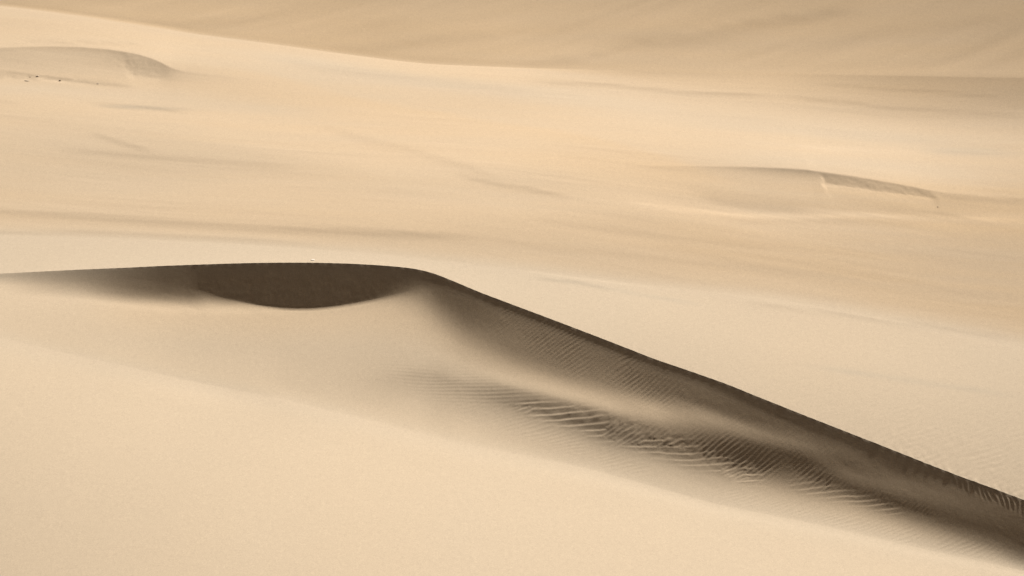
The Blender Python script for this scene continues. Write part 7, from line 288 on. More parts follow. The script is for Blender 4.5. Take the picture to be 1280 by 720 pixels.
[-2,0,0,1,-1,0,1,0,0,0,0,0,0,0,0,0,1,0,0,1,-1,-1,-2,-1,-1,0,-1,1,-1,-1,-1,-1,-1,-1,0,0,-1,0,0,0,-1,0,-1,-1,0,-2,0,-1,-1,-2,-2,-3,-1,-2,-1,1,-1,1,1,2,3,0,2,0,0,0,0,-1,-3,-2,-4,-4,-4,-5,-4,-4,-5,-2,-1,-2,0,-1,-2,-3,-2,1,4,3,0,1,-1,-1,0,1,0,-2,-3,-2,0,-1,1,-1,0,0,0,-3,-5,-6,-6,-5,-5,-8,-9,-4,-2,-3,-2,-2,1,1,0,1,2,2,4,3,6,3,4,4,3,2,2,1,2,0,2,0,1,1,1,0,2,3,1,1,3,1,1,3,1,2,3,2,2,1,0,3,1,2,1,1,2,1,2,4,4,4,2,4,3,3,4,1,-3,1,0,1,1,1,0,0,1,0,0,0,1,0,0],
[-1,0,-1,0,1,0,0,0,0,1,-1,0,0,0,1,0,-1,1,1,-1,1,-1,-3,-2,0,-1,1,-1,-1,-1,-1,-1,-1,0,-1,0,0,0,0,-1,0,-1,-1,0,-1,0,-1,-1,-2,-1,-3,-1,-2,-2,-1,0,1,1,2,2,1,2,0,0,0,0,-1,-2,-1,-4,-3,-4,-5,-4,-5,-4,-3,-3,-2,0,-2,-1,-3,-4,-1,2,3,3,1,-4,-5,-4,-3,-2,-1,-4,-3,-1,-1,-1,-2,1,1,2,-1,-2,-3,-5,-3,-4,-4,-5,-5,-1,-2,0,-2,0,1,1,1,1,2,3,4,4,4,4,4,4,2,2,2,2,2,2,0,1,0,1,-1,2,1,1,2,2,1,1,2,1,2,2,2,2,1,2,1,1,2,1,2,2,1,2,1,4,4,4,4,3,3,5,4,0,-1,-1,0,0,0,1,0,1,1,0,0,0,0,0,0],
[-2,0,1,0,0,0,0,0,1,-1,1,0,0,0,-1,1,0,0,0,1,-1,-1,-2,-3,0,1,-1,-1,0,-1,-1,-1,-1,-1,0,-1,0,1,-1,0,0,0,-1,-2,0,-1,0,-1,-2,-2,-2,-3,-1,-1,0,-1,1,2,2,2,2,0,1,0,0,0,-2,-2,-3,-2,-4,-4,-5,-4,-5,-4,-3,-2,-2,-2,-1,-2,-3,-5,-3,3,5,4,-3,-7,-8,-7,-7,-4,-4,-2,0,1,0,0,-1,0,0,0,0,-2,-4,-1,-2,-1,-1,-3,-2,-1,0,-1,-1,1,1,2,1,2,2,4,3,5,4,4,3,4,3,1,3,2,2,1,1,0,0,0,1,0,1,1,1,1,1,2,1,2,1,2,2,2,1,1,2,1,1,2,1,2,2,1,2,4,4,3,5,3,5,4,4,1,-2,-1,0,0,0,0,1,-1,0,1,0,0,1,0,0],
[-1,0,0,0,0,0,0,1,-1,1,0,0,-1,1,0,-1,1,1,0,-1,0,-1,-3,-1,-1,0,0,0,-1,-1,-2,-1,-1,0,-1,0,1,-1,1,-1,0,-1,-1,0,-2,0,-1,-1,-1,-3,-1,-2,-3,-1,0,1,1,2,1,2,2,1,1,0,-1,-1,-1,-1,-3,-4,-5,-4,-4,-5,-3,-4,-4,-2,-2,-2,-1,-4,-6,-6,-1,2,4,1,-4,-8,-9,-7,-5,-6,-4,-1,1,1,2,0,1,-1,1,1,0,-3,-2,-1,0,0,-1,-3,-2,0,1,1,-1,1,3,2,2,2,3,3,4,4,4,3,4,3,2,3,1,4,1,1,0,1,0,0,0,1,0,1,0,0,1,1,2,1,2,2,1,2,1,1,1,2,2,1,3,1,1,2,2,3,5,5,3,5,4,4,4,1,0,-2,-1,0,0,0,-1,1,0,0,0,0,0,0,0],
[0,-1,0,0,0,1,0,0,0,0,-1,0,1,-1,1,0,0,0,0,1,-1,-1,-2,-3,0,-1,0,-1,0,-2,0,-1,-1,-1,1,0,-1,0,0,0,-1,-1,0,-1,0,-1,-1,-1,-2,-2,-3,-1,-1,-1,-1,1,2,1,3,2,1,1,0,0,0,-1,-2,-3,-2,-4,-4,-5,-5,-4,-4,-4,-3,-3,-1,-3,-4,-6,-8,-5,-1,3,2,-1,-6,-8,-7,-6,-4,-4,-3,0,0,2,0,1,-1,1,1,1,-1,-1,-3,0,1,1,-1,-2,-1,2,1,0,2,3,3,1,2,3,2,4,5,4,3,3,3,3,2,3,3,1,3,1,1,-1,-1,1,0,-1,1,0,0,1,0,2,1,1,1,1,2,1,2,1,1,2,2,1,1,2,2,1,2,5,4,5,5,4,5,3,3,1,0,-1,0,-1,0,-1,1,0,0,-1,0,1,-1,1,0],
[-1,1,0,0,0,-1,1,0,0,0,0,0,0,0,0,0,0,0,1,-1,0,-1,-4,-1,0,0,-1,0,-2,0,-1,-1,-1,0,-1,0,0,1,-1,0,-1,-1,-1,0,-1,-1,0,-2,-2,-1,-2,-3,-1,0,0,1,1,2,2,2,1,2,0,0,-1,-1,-1,-3,-4,-3,-4,-5,-5,-5,-5,-3,-3,-2,-3,-4,-8,-9,-8,-5,1,2,2,-3,-6,-6,-6,-4,-4,-3,-2,-1,2,1,1,0,0,1,1,0,0,-2,-1,0,0,2,0,-3,1,1,3,3,1,3,4,3,2,2,4,5,4,3,3,2,4,2,2,2,3,3,1,1,0,0,0,-1,0,1,-1,-1,1,0,0,1,1,1,2,1,1,2,1,0,2,1,2,2,2,1,2,2,2,4,5,5,4,5,4,4,4,1,-1,0,-1,-1,0,0,0,-1,0,0,0,0,0,0,0],
[0,0,0,0,0,0,0,0,1,-1,1,-1,0,0,0,0,0,0,0,0,0,-2,-2,-2,0,-1,0,-1,0,-2,-1,-1,0,-1,0,0,0,0,-1,0,0,-1,0,-2,0,0,-2,-1,-2,-2,-2,-1,-2,0,1,0,2,2,2,2,2,0,0,0,0,-2,-2,-2,-4,-4,-5,-4,-5,-4,-5,-5,-2,-3,-4,-7,-10,-11,-8,-3,1,5,1,-2,-5,-6,-5,-3,-3,-3,-2,0,1,1,0,0,0,1,1,1,0,-2,-1,1,1,1,-1,0,1,3,3,1,4,4,3,3,2,4,4,4,4,4,3,2,2,2,1,3,3,3,2,0,0,0,0,-1,-1,0,-1,0,0,-1,1,0,1,2,0,1,1,1,1,1,1,2,2,2,1,3,1,2,1,6,5,5,5,4,4,4,3,1,0,0,-1,0,-1,0,-1,1,-1,0,0,0,0,-1,0],
[0,0,0,0,0,0,0,1,-1,1,-1,1,-1,1,-1,1,-1,1,-1,1,-1,-2,-3,-1,-1,0,0,-1,-1,0,-2,-1,0,-1,0,0,0,-1,1,-1,-1,0,-1,0,-1,-1,0,-2,-1,-3,-2,-2,0,-1,1,2,1,2,2,2,1,1,0,0,-1,-1,-3,-3,-3,-4,-4,-6,-5,-5,-5,-4,-3,-3,-7,-9,-12,-12,-6,3,6,4,1,-5,-6,-6,-3,-4,-2,-2,0,0,0,0,0,-1,0,1,1,1,-1,-2,1,0,3,1,-1,-1,3,4,3,3,2,5,4,2,4,4,4,5,4,2,2,2,2,1,3,3,2,3,1,2,-1,-1,-1,0,-1,-1,0,0,-1,-1,0,0,1,1,1,1,1,0,0,2,1,2,2,2,2,1,3,2,2,4,6,5,5,5,3,3,3,1,1,-1,0,0,-1,0,0,-1,0,0,0,0,0,0,0],
[0,0,0,0,0,1,0,-1,1,0,-1,0,1,-1,0,0,1,-1,1,-1,0,-2,-2,-2,-1,0,-1,0,-1,-2,0,0,-2,1,-1,0,0,0,-1,0,-1,-1,-1,0,-1,-1,-1,0,-3,-1,-2,-1,-1,0,1,1,2,2,2,1,2,1,0,-1,-1,-2,-1,-4,-4,-4,-5,-4,-6,-5,-5,-4,-4,-5,-7,-11,-11,-8,0,3,6,2,-3,-6,-5,-3,-1,0,-1,-1,-1,0,1,-1,-1,-2,0,-1,0,-1,-2,-2,0,2,1,2,0,0,3,4,4,2,5,5,4,4,3,3,5,6,3,2,1,1,2,1,2,2,4,2,3,0,0,-2,0,-1,0,-1,-1,-1,-1,0,-1,1,0,0,0,1,0,1,0,1,2,2,1,3,2,2,1,3,2,5,5,6,5,4,4,3,2,1,0,1,0,0,0,-1,0,0,-1,0,0,-1,0,1,-1],
[1,-1,0,0,1,0,0,0,0,-1,1,0,-1,0,1,-1,0,0,0,0,-1,-2,-3,-1,0,0,-1,-1,-1,0,-1,-1,0,-1,0,0,0,0,0,-1,-1,0,-1,-1,0,-1,-1,-2,-1,-2,-2,-1,0,0,0,1,2,2,2,3,1,0,0,-1,-1,-1,-3,-3,-4,-5,-4,-6,-4,-7,-4,-5,-4,-7,-8,-10,-8,-3,0,4,4,2,-3,-6,-3,-1,0,0,0,1,1,0,-1,-1,-2,-1,-2,-2,-2,-2,-3,-2,-2,2,3,1,0,2,3,5,4,3,4,5,4,3,4,4,5,4,3,2,1,2,2,0,2,3,1,3,1,0,0,-1,0,-1,-1,0,-1,-1,-1,-1,1,-1,0,0,0,0,1,-1,1,1,1,3,2,2,2,2,3,1,2,6,6,5,4,4,4,2,2,1,1,1,0,0,0,0,0,-1,1,-1,0,0,0,-1,1],
[0,1,0,0,0,0,0,0,0,0,0,-1,1,0,-1,0,0,1,-1,0,-1,-1,-3,-2,-1,0,0,-1,-1,-1,-1,-1,0,0,0,0,0,-1,0,0,0,-1,-1,-1,-1,0,-1,-2,-1,-2,-1,-1,-1,1,0,2,1,3,2,1,1,1,0,-1,-1,-2,-3,-3,-4,-4,-5,-5,-7,-5,-6,-4,-6,-7,-9,-8,-5,-1,1,5,4,0,-3,-4,-2,0,0,2,0,1,0,0,0,-1,-2,-1,-2,-2,-2,-4,-4,-3,0,2,2,1,0,3,4,5,3,3,4,4,3,3,4,4,4,5,3,2,1,2,0,2,2,2,3,1,1,0,-1,0,-1,-1,1,-2,-1,-1,-1,0,-1,-1,0,0,1,-1,0,0,0,1,2,2,3,1,3,2,2,2,3,5,6,5,5,3,3,3,1,1,1,0,1,0,1,0,-1,1,-1,1,-1,0,-1,1,-1],
[1,0,0,0,0,0,0,0,0,0,0,0,-1,0,0,1,-1,0,1,-1,0,-3,-2,-2,0,-1,-1,0,-1,-1,0,-1,-1,-1,1,-1,1,0,-1,0,-1,0,0,-1,-1,-1,-2,-1,-2,-1,-1,-1,0,0,1,1,3,1,2,2,2,0,-1,0,-3,-2,-3,-3,-4,-5,-4,-6,-5,-6,-6,-5,-6,-7,-7,-6,-3,0,2,3,3,0,-3,-3,-1,1,2,0,2,1,0,0,-1,-1,-1,-2,-1,-2,-4,-3,-5,-2,0,1,3,1,1,2,6,3,3,3,4,3,3,4,3,4,4,4,3,1,2,1,2,1,2,1,2,1,1,-1,0,0,-1,0,-1,-1,0,-1,-1,-1,-1,0,0,-1,-1,1,-2,1,-1,1,2,3,2,2,2,3,2,3,1,6,6,4,4,4,2,3,2,1,0,0,1,0,1,0,1,-1,1,0,0,0,0,-1,1],
[2,-1,0,0,0,0,0,0,0,0,0,0,0,0,0,-1,1,-1,0,0,-1,-2,-3,-1,-1,0,0,-1,-1,-1,-1,-1,0,0,-1,1,-1,1,0,-1,0,-1,-1,0,0,-2,-1,-1,-2,-2,0,-1,0,-1,2,1,2,2,2,2,0,1,0,-2,-1,-2,-3,-5,-3,-4,-6,-5,-7,-6,-4,-5,-6,-5,-7,-4,-2,0,3,4,2,-1,-3,-2,-1,1,2,2,1,1,1,-1,0,-2,-1,-2,-2,-3,-3,-4,-3,-4,0,4,2,1,1,5,4,4,2,2,2,4,2,3,4,3,6,3,2,2,1,2,2,1,1,2,1,1,0,0,-1,-1,0,0,0,-1,-2,-1,-1,-1,0,0,-1,0,0,-1,-1,-1,0,0,3,2,2,3,2,2,3,2,3,5,5,5,4,3,3,1,3,1,0,1,0,1,-1,1,0,1,0,-1,1,0,0,0,-1],
[1,0,0,1,-1,0,0,0,0,0,0,0,0,0,0,0,-1,0,0,0,-1,-3,-2,-1,-1,-1,0,-1,-1,0,-2,1,-1,0,0,0,0,-1,0,0,0,-1,0,0,-2,0,-1,-2,-1,-2,-2,1,-1,1,0,2,1,3,2,1,2,0,-1,-1,-1,-4,-3,-3,-5,-5,-4,-6,-5,-5,-5,-5,-4,-6,-5,-4,-1,2,3,3,1,-2,-3,-2,1,2,1,2,1,2,1,-1,-1,-1,-3,-1,-2,-2,-3,-5,-4,-1,1,2,3,1,2,3,4,3,1,2,4,2,3,4,3,4,3,4,2,1,1,2,0,2,1,2,1,2,-1,-1,0,0,0,0,-1,-1,-1,-2,-1,-1,-1,-1,0,0,0,-1,-1,-2,0,1,2,3,2,3,2,2,2,2,2,6,5,5,4,3,2,3,1,0,2,0,1,0,0,0,1,0,0,1,-1,0,1,0,0],
[1,1,0,-1,0,0,0,0,0,0,0,0,0,0,-1,0,1,0,-1,0,-1,-2,-3,-1,-1,0,-1,-1,0,-2,0,-1,0,0,0,0,0,0,0,-1,0,0,0,-2,0,-1,-2,-1,-2,0,-1,-2,1,0,1,1,3,2,2,1,1,0,0,-1,-3,-2,-4,-4,-4,-4,-6,-5,-6,-5,-4,-4,-4,-5,-5,-1,0,3,3,2,-1,-1,-3,-1,0,2,2,1,3,0,0,0,-1,-1,-1,-2,-2,-2,-3,-3,-4,-1,1,3,2,0,1,4,4,2,2,2,2,3,3,2,4,3,5,3,1,1,2,1,0,1,2,1,2,0,0,0,0,0,-1,0,-1,-1,-2,-1,-2,-1,0,-1,1,-1,0,-1,-2,-1,-2,2,2,2,3,2,2,3,2,2,2,5,6,4,4,3,3,1,1,2,0,1,0,0,1,1,-1,1,0,0,1,0,0,0,0],
[1,0,0,0,1,-1,0,1,-1,0,0,0,0,-1,1,0,-1,0,1,-2,-1,-1,-3,-1,-1,0,-1,0,-1,-1,-1,-1,0,0,-1,0,0,1,-1,1,-1,0,-1,0,-1,-1,-1,-1,-2,-2,0,0,-1,1,1,2,1,2,2,2,0,1,-1,-2,-2,-3,-4,-4,-4,-4,-6,-5,-4,-4,-4,-4,-5,-4,-3,-1,3,3,3,0,-1,-3,-1,-1,2,1,2,2,0,2,0,0,-1,-2,-1,0,-2,-3,-3,-3,-3,-1,3,2,1,0,3,3,3,2,1,2,2,2,3,3,2,5,3,3,2,0,1,1,1,0,1,1,2,1,0,-1,0,0,0,0,0,-2,-1,-2,-1,-2,-1,0,-1,1,0,-2,-1,-3,-1,1,3,2,2,2,3,2,2,3,2,5,4,6,2,4,1,2,2,0,1,0,1,1,1,-1,1,0,1,0,0,0,0,0,1],
[2,-1,0,0,0,1,0,-1,0,0,0,0,0,0,0,0,0,-1,0,0,-1,-3,-2,-1,0,-1,-1,-1,-1,0,-1,0,-1,-1,1,0,0,-1,1,-1,0,0,0,0,-1,-2,-1,-1,-1,-2,-1,0,0,0,1,2,3,1,2,2,1,-1,-1,-1,-3,-3,-3,-4,-4,-5,-5,-5,-5,-4,-3,-4,-3,-4,-2,1,3,4,2,0,-2,-3,-2,0,2,2,1,2,1,1,0,0,-1,0,-1,-2,-1,-2,-2,-4,-2,0,1,2,1,1,1,3,3,2,0,2,2,1,2,4,3,3,4,2,1,1,1,0,1,1,1,2,0,1,-1,0,0,0,0,0,0,-1,-2,-2,-2,-1,-1,0,1,-1,0,0,-4,-2,-1,0,3,2,3,2,2,3,2,1,3,5,6,3,4,2,3,1,1,1,0,1,1,0,0,1,1,0,0,0,0,1,0,1,0],
[1,1,-1,1,-1,0,0,0,0,0,0,0,0,0,0,-1,0,1,-1,0,-1,-2,-2,-2,0,-1,0,-1,-1,-1,-1,-1,0,0,0,-1,0,1,-1,0,1,-1,0,-1,0,-1,-1,-2,-1,-1,-1,-1,0,1,2,1,2,2,2,1,0,1,-1,-2,-2,-4,-4,-3,-4,-5,-4,-5,-4,-4,-4,-3,-3,-3,0,1,4,4,2,-2,-3,-2,-1,1,1,2,2,1,2,0,0,-1,0,-1,-1,-1,-2,-1,-4,-3,-1,0,2,2,1,0,2,4,2,0,1,1,2,2,2,2,4,3,3,2,1,1,0,2,0,2,1,0,1,-1,0,0,-1,1,0,0,0,-2,-1,-2,-1,-2,0,0,-1,1,0,-2,-2,-3,-2,2,1,3,3,2,3,1,2,3,2,4,5,4,4,2,2,2,0,2,0,1,0,1,0,1,-1,1,0,1,0,0,1,-1,0],
[1,0,1,-1,1,-1,0,0,0,0,0,0,0,0,-1,1,0,-1,0,0,-1,-3,-2,0,-2,1,-2,0,-1,-1,0,-1,-1,0,-1,1,0,-1,1,0,-1,1,0,-1,-1,-1,-1,-2,-1,-1,-1,0,1,0,1,2,1,3,1,2,1,-1,0,-2,-4,-3,-3,-4,-4,-4,-4,-5,-4,-3,-4,-3,-3,-2,1,3,4,4,0,-1,-3,-2,-1,2,2,1,1,1,0,0,0,0,-2,-1,0,-2,-1,-2,-2,-2,-2,1,3,1,0,1,2,2,2,1,1,1,2,1,3,3,2,3,3,1,1,1,2,0,2,0,1,1,0,0,-1,-2,1,0,0,1,-1,-1,-2,0,-3,0,-1,0,1,0,-1,-1,-3,-3,-1,1,3,2,2,3,1,3,2,2,1,5,5,4,2,3,1,2,1,0,2,0,0,0,1,0,1,0,1,0,1,0,-1,1,1],
[2,-1,0,1,-1,1,0,-1,1,0,-1,0,0,0,0,0,-1,0,1,-1,-1,-2,-2,-2,0,-1,0,-2,-1,-1,0,0,0,-1,0,-1,0,1,0,0,0,0,-1,1,-1,-1,-2,-1,-2,0,-1,0,0,1,1,1,3,2,2,0,1,0,-1,-3,-3,-3,-3,-3,-4,-4,-5,-3,-4,-4,-3,-3,-3,0,1,4,5,1,1,-3,-2,-2,1,2,2,2,0,0,1,-1,-1,-1,0,-1,-3,-1,-1,-1,-2,-2,-1,3,2,2,-1,-1,2,2,2,0,1,2,2,3,3,2,2,3,2,1,1,1,1,1,0,2,0,1,0,-1,-1,0,0,-1,1,0,-1,0,-2,-2,0,-1,0,0,-1,0,1,-2,-2,-3,-2,2,2,3,2,1,3,2,2,1,2,5,4,3,3,2,2,1,2,0,0,1,1,1,0,0,1,0,0,0,0,1,1,0,-1],
[1,1,0,-1,1,-1,0,1,-1,0,0,0,0,0,0,-1,1,0,-1,0,-1,-3,-2,0,-1,-1,0,-1,-1,-1,-1,-1,0,0,-1,1,0,-1,1,0,0,0,0,-1,-1,0,-1,-2,-1,-1,-1,0,0,1,1,3,1,2,1,2,0,1,-1,-2,-3,-4,-3,-3,-4,-5,-3,-4,-3,-3,-4,-3,-1,0,3,4,3,2,-1,-1,-3,-1,2,2,2,0,1,0,-1,-1,-1,-1,-1,-1,-1,-2,-2,-1,0,-2,1,2,3,0,-1,1,0,2,0,2,1,3,1,3,2,2,2,3,2,1,0,1,1,1,1,1,0,0,0,0,-2,0,0,0,0,0,0,-2,0,-1,-1,-1,-1,1,0,0,0,-1,-4,-1,-1,1,3,1,2,3,1,2,2,2,2,3,4,3,3,2,2,1,1,1,0,1,0,0,1,1,0,0,0,1,1,-1,0,1,1],
[2,0,0,0,-1,1,-1,0,0,0,1,-1,0,0,0,0,-1,0,0,0,-2,-1,-2,-1,0,-1,-1,-1,-1,0,-2,0,-1,0,1,-1,0,1,-1,0,1,0,0,-1,0,-2,-2,0,-1,-2,0,0,1,1,1,1,3,1,2,0,1,0,-1,-1,-2,-3,-3,-4,-4,-4,-5,-3,-4,-3,-2,-1,-1,1,2,3,3,2,-1,-2,-2,0,1,3,1,0,0,0,-1,0,-1,-2,-1,-2,-1,-2,0,-1,-2,1,0,3,3,-1,-1,-1,2,1,1,1,2,1,3,2,3,2,2,2,1,1,0,1,1,1,1,0,1,0,0,-1,-1,-1,0,1,0,0,-1,0,-2,-1,-1,-1,1,-1,1,1,0,-2,-2,-3,-1,2,2,2,2,2,2,1,1,2,2,4,3,4,2,2,1,1,1,0,2,-1,1,1,0,0,1,1,0,0,0,1,1,0,0],
[2,-1,0,0,1,-1,1,0,0,0,-1,1,-1,0,0,0,0,0,0,-1,-1,-2,-2,-1,-1,0,-2,0,-1,-1,0,-1,0,0,-1,0,0,0,1,1,-1,0,0,0,-2,-1,-1,-1,-1,-1,0,0,0,1,1,2,2,2,1,1,1,-1,0,-1,-2,-2,-4,-4,-4,-5,-4,-3,-2,-2,-1,-2,0,1,3,3,3,0,-1,-3,-1,0,2,2,1,1,-1,0,-1,-1,-1,-1,-2,-1,-3,-1,-2,0,0,-1,2,3,2,0,-2,1,0,1,0,1,2,3,1,3,2,2,2,2,2,0,1,1,0,0,1,0,1,0,0,-1,-1,0,0,0,1,0,-1,-2,0,-1,-2,0,0,1,0,1,0,-2,-2,-3,1,1,2,2,2,1,2,1,2,2,0,4,4,2,2,2,1,2,0,1,0,1,1,0,1,1,-1,1,1,0,0,1,-1,0,0],
[2,0,0,0,0,0,-1,0,0,0,0,0,0,0,0,0,0,-1,0,0,-1,-3,-1,-1,0,-1,0,-2,0,-1,0,-1,0,-1,0,0,1,0,0,-1,1,-1,0,-1,0,-1,-1,-2,-1,0,-1,0,1,0,3,1,1,2,2,1,0,0,0,-1,-1,-3,-3,-3,-5,-4,-4,-4,-1,-1,-1,0,-1,2,2,3,1,1,-1,-2,-2,1,1,2,1,0,0,0,0,-2,-1,-1,-3,-2,-1,-2,-1,-1,0,0,2,3,1,-1,0,-1,1,0,2,1,2,1,3,2,2,1,3,1,1,1,1,0,1,0,1,1,0,0,0,-1,-1,-1,1,0,0,0,-1,-1,-1,-1,0,-1,0,1,1,0,0,-1,-3,-1,-1,3,1,2,1,2,1,2,1,1,2,3,2,3,2,1,2,0,1,1,0,1,0,1,1,0,1,0,0,1,0,0,1,0,0],
[1,1,0,0,-1,0,1,0,-1,0,1,-1,0,0,0,0,-1,0,0,0,-1,-2,-2,0,-2,0,-1,0,-2,0,-1,0,0,0,0,0,0,0,0,0,0,0,-1,0,-1,-1,-2,-1,-1,0,0,0,0,2,1,2,2,1,1,1,0,1,-1,1,-1,-2,-3,-4,-4,-4,-4,-3,-2,0,0,0,0,1,3,2,2,-1,-1,-2,-1,0,2,1,1,0,1,-1,-1,0,-1,-2,-2,-2,-2,-3,0,0,-2,1,2,3,1,-1,-2,1,1,0,0,1,2,1,2,3,2,2,1,3,1,0,0,1,0,1,0,0,1,0,0,-1,-1,1,-1,0,0,0,0,-1,-1,-1,-1,0,0,1,0,1,0,-2,-1,-1,0,0,2,2,1,1,2,1,1,1,1,3,3,2,2,1,1,1,0,1,1,1,0,1,0,0,1,0,1,0,0,0,0,0,0],
[2,0,0,0,0,0,-1,0,1,0,-1,1,0,0,-1,0,0,0,0,-1,-2,-1,-2,-1,0,-1,-1,-1,0,-1,0,0,-1,0,1,0,0,0,0,0,-1,0,0,0,-2,-1,0,-2,-1,-1,0,1,1,0,1,2,2,2,1,1,0,0,1,-1,0,-1,-3,-4,-4,-4,-3,-2,-1,-1,0,0,2,1,2,3,0,-1,-2,-1,0,1,1,1,0,1,-1,0,0,0,-2,-2,-1,-2,-3,-1,-1,-1,0,0,2,2,0,-1,-1,-1,1,1,0,1,1,3,1,2,2,2,2,1,1,0,1,0,1,0,1,1,-1,1,0,-1,-1,-1,1,0,1,0,-2,-1,-1,-1,-1,0,1,0,2,0,1,-2,-2,-2,0,3,1,1,1,1,1,1,1,1,1,2,2,2,2,1,1,1,1,1,1,0,1,0,1,1,0,0,0,0,0,0,-1,1,0],
[2,0,0,0,0,0,0,0,-1,0,0,0,0,0,0,0,0,-1,0,0,-1,-3,-1,0,-1,-1,0,-1,0,-1,0,-1,0,0,0,0,0,0,0,0,0,0,-1,-1,0,-2,-1,-1,0,-1,0,0,1,2,1,2,1,2,0,1,1,-1,1,1,0,-1,-3,-3,-4,-4,-2,-2,-1,0,1,0,1,2,2,1,0,-1,-2,0,0,1,1,0,1,-1,1,0,0,-2,-1,-1,-2,-2,-2,-1,-1,-1,-1,0,2,2,0,-2,-1,1,0,0,1,1,1,1,2,2,1,2,2,2,0,0,0,1,0,1,0,0,2,0,-1,-1,-1,0,0,1,0,-1,0,-1,-1,-1,0,-1,1,1,0,1,0,-1,-2,-2,1,1,1,1,1,1,1,1,1,1,0,2,3,1,1,2,1,0,1,1,0,2,0,1,-1,1,0,0,0,0,0,0,1,-1,0],
[2,0,0,-1,0,1,0,-1,1,0,0,-1,0,0,0,0,0,0,-1,0,-1,-2,-1,-1,-1,0,-1,0,-2,0,-1,1,0,0,-1,1,0,0,0,0,0,-1,0,-1,-2,0,-2,0,-1,-1,0,1,1,1,2,1,1,2,1,0,1,1,0,1,1,-1,-2,-4,-3,-3,-4,-1,1,0,0,2,0,2,3,0,-1,-2,0,-1,1,1,0,0,0,1,0,0,-1,0,-1,-2,-1,-3,-1,-1,-2,-1,0,0,2,1,-1,-1,-1,-1,0,0,1,1,1,2,2,1,2,1,2,1,0,1,0,0,1,1,0,1,-1,0,0,-1,0,0,0,1,0,1,-1,0,-1,0,-1,0,0,1,1,1,-1,-3,-1,-2,0,2,0,1,1,1,0,1,1,0,1,2,1,2,2,0,1,1,1,0,1,0,1,0,1,-1,0,0,0,0,1,0,0,0,0],
[3,-1,0,0,0,-1,1,0,-1,0,0,1,0,-1,1,-1,-1,0,1,-1,-2,-1,-1,0,-1,-1,0,-2,0,0,0,-1,0,0,1,0,1,0,-1,0,-1,0,-1,-1,0,-2,0,-1,-1,0,0,1,0,1,2,1,3,0,2,0,0,0,2,2,1,-1,-2,-4,-4,-2,-2,-1,0,1,1,1,2,2,2,0,-1,-1,-2,1,1,0,1,0,0,0,0,0,1,0,-2,-1,-2,-1,-2,-1,-1,-2,-2,1,1,0,-2,-1,-1,0,0,0,0,1,2,0,2,2,1,2,1,1,1,0,1,0,1,0,1,0,1,0,-1,-1,0,0,1,0,0,0,-1,0,-1,-1,-1,1,0,1,0,0,-1,-1,-3,-1,1,0,2,0,1,0,1,0,0,1,1,1,2,1,0,2,1,0,0,1,1,0,0,1,-1,1,0,1,0,0,-1,0,0,0,0],
[2,1,-1,1,0,-1,0,0,0,0,0,0,-1,1,-1,0,0,0,-1,0,-1,-1,2,0,-1,0,-1,0,-1,0,0,1,0,0,1,0,0,0,0,0,0,-1,0,-1,-1,-1,-1,-1,0,0,1,-1,2,1,1,2,0,2,0,1,1,1,0,3,1,1,-2,-3,-2,-3,-1,-1,0,2,1,2,1,2,0,1,-2,-3,0,0,1,0,-1,0,0,-1,0,2,0,-1,-1,-1,-2,-2,-1,-1,0,-2,-2,0,0,-1,-2,-3,0,0,0,0,0,0,0,1,1,1,1,1,3,2,0,0,1,1,0,1,1,1,0,0,0,-1,-1,0,0,0,1,-2,0,-2,0,-1,0,-1,1,0,0,1,-1,-3,-1,-1,1,1,0,0,1,0,0,1,1,0,0,1,1,1,2,0,0,2,0,0,1,0,1,-1,1,0,0,0,0,0,0,0,0,0,1],
[111,-1,0,-2,-1,0,-3,-1,-2,-3,-3,-5,-3,-6,-7,-8,-9,-11,-15,-8,-8,-4,1,-3,-7,-2,0,2,5,4,5,5,5,5,3,3,0,0,-1,-1,-1,0,2,4,7,9,12,15,17,19,20,22,19,17,13,8,1,-6,-10,-14,-17,-18,-19,-27,-29,-28,-22,-15,-11,-3,3,7,9,9,13,14,17,13,7,2,1,6,10,9,3,-3,-6,-2,4,10,8,2,0,-2,-3,-5,-4,-2,-2,-2,-4,-2,1,1,-2,-8,-9,-6,-2,-1,0,2,4,5,6,8,9,8,9,5,0,-5,-5,-3,-2,-1,-1,-2,-4,-5,-7,-11,-13,-7,-6,-4,-2,-1,-5,-6,-3,0,-1,0,2,3,0,-2,-3,-9,-16,-7,1,10,11,-1,-3,-2,-3,-2,-2,-2,-2,-2,-2,-1,4,2,1,1,2,1,1,1,1,1,-1,0,0,-1,1,-1,0,1,0,0,0,0,0],
[34,-1,0,0,-1,-1,-1,-2,-1,-1,-3,-1,-4,-4,-4,-5,-7,-8,-10,-9,-7,-3,2,6,7,4,4,5,5,5,7,6,7,5,5,3,4,3,3,2,3,5,4,7,8,9,11,12,12,14,13,13,11,10,6,2,-1,-5,-10,-13,-15,-16,-20,-20,-19,-17,-11,-8,-2,1,4,7,7,8,8,8,7,4,2,2,3,5,4,3,1,-1,2,3,6,4,1,0,-2,-4,-3,-3,-2,-3,-3,-3,-2,-1,-1,-4,-5,-5,-5,-3,-2,1,2,2,4,6,7,7,6,5,1,-1,-3,-4,-2,-2,0,0,-2,-2,-4,-8,-11,-13,-13,-8,2,5,1,-4,-4,-2,-1,0,1,2,2,1,-2,-4,-7,-11,-6,3,11,10,4,-2,-2,-2,-3,-1,-2,-2,-2,-2,-1,2,0,2,1,2,0,1,1,1,0,1,0,0,-1,1,-1,1,0,0,1,-1,1,0,-1],
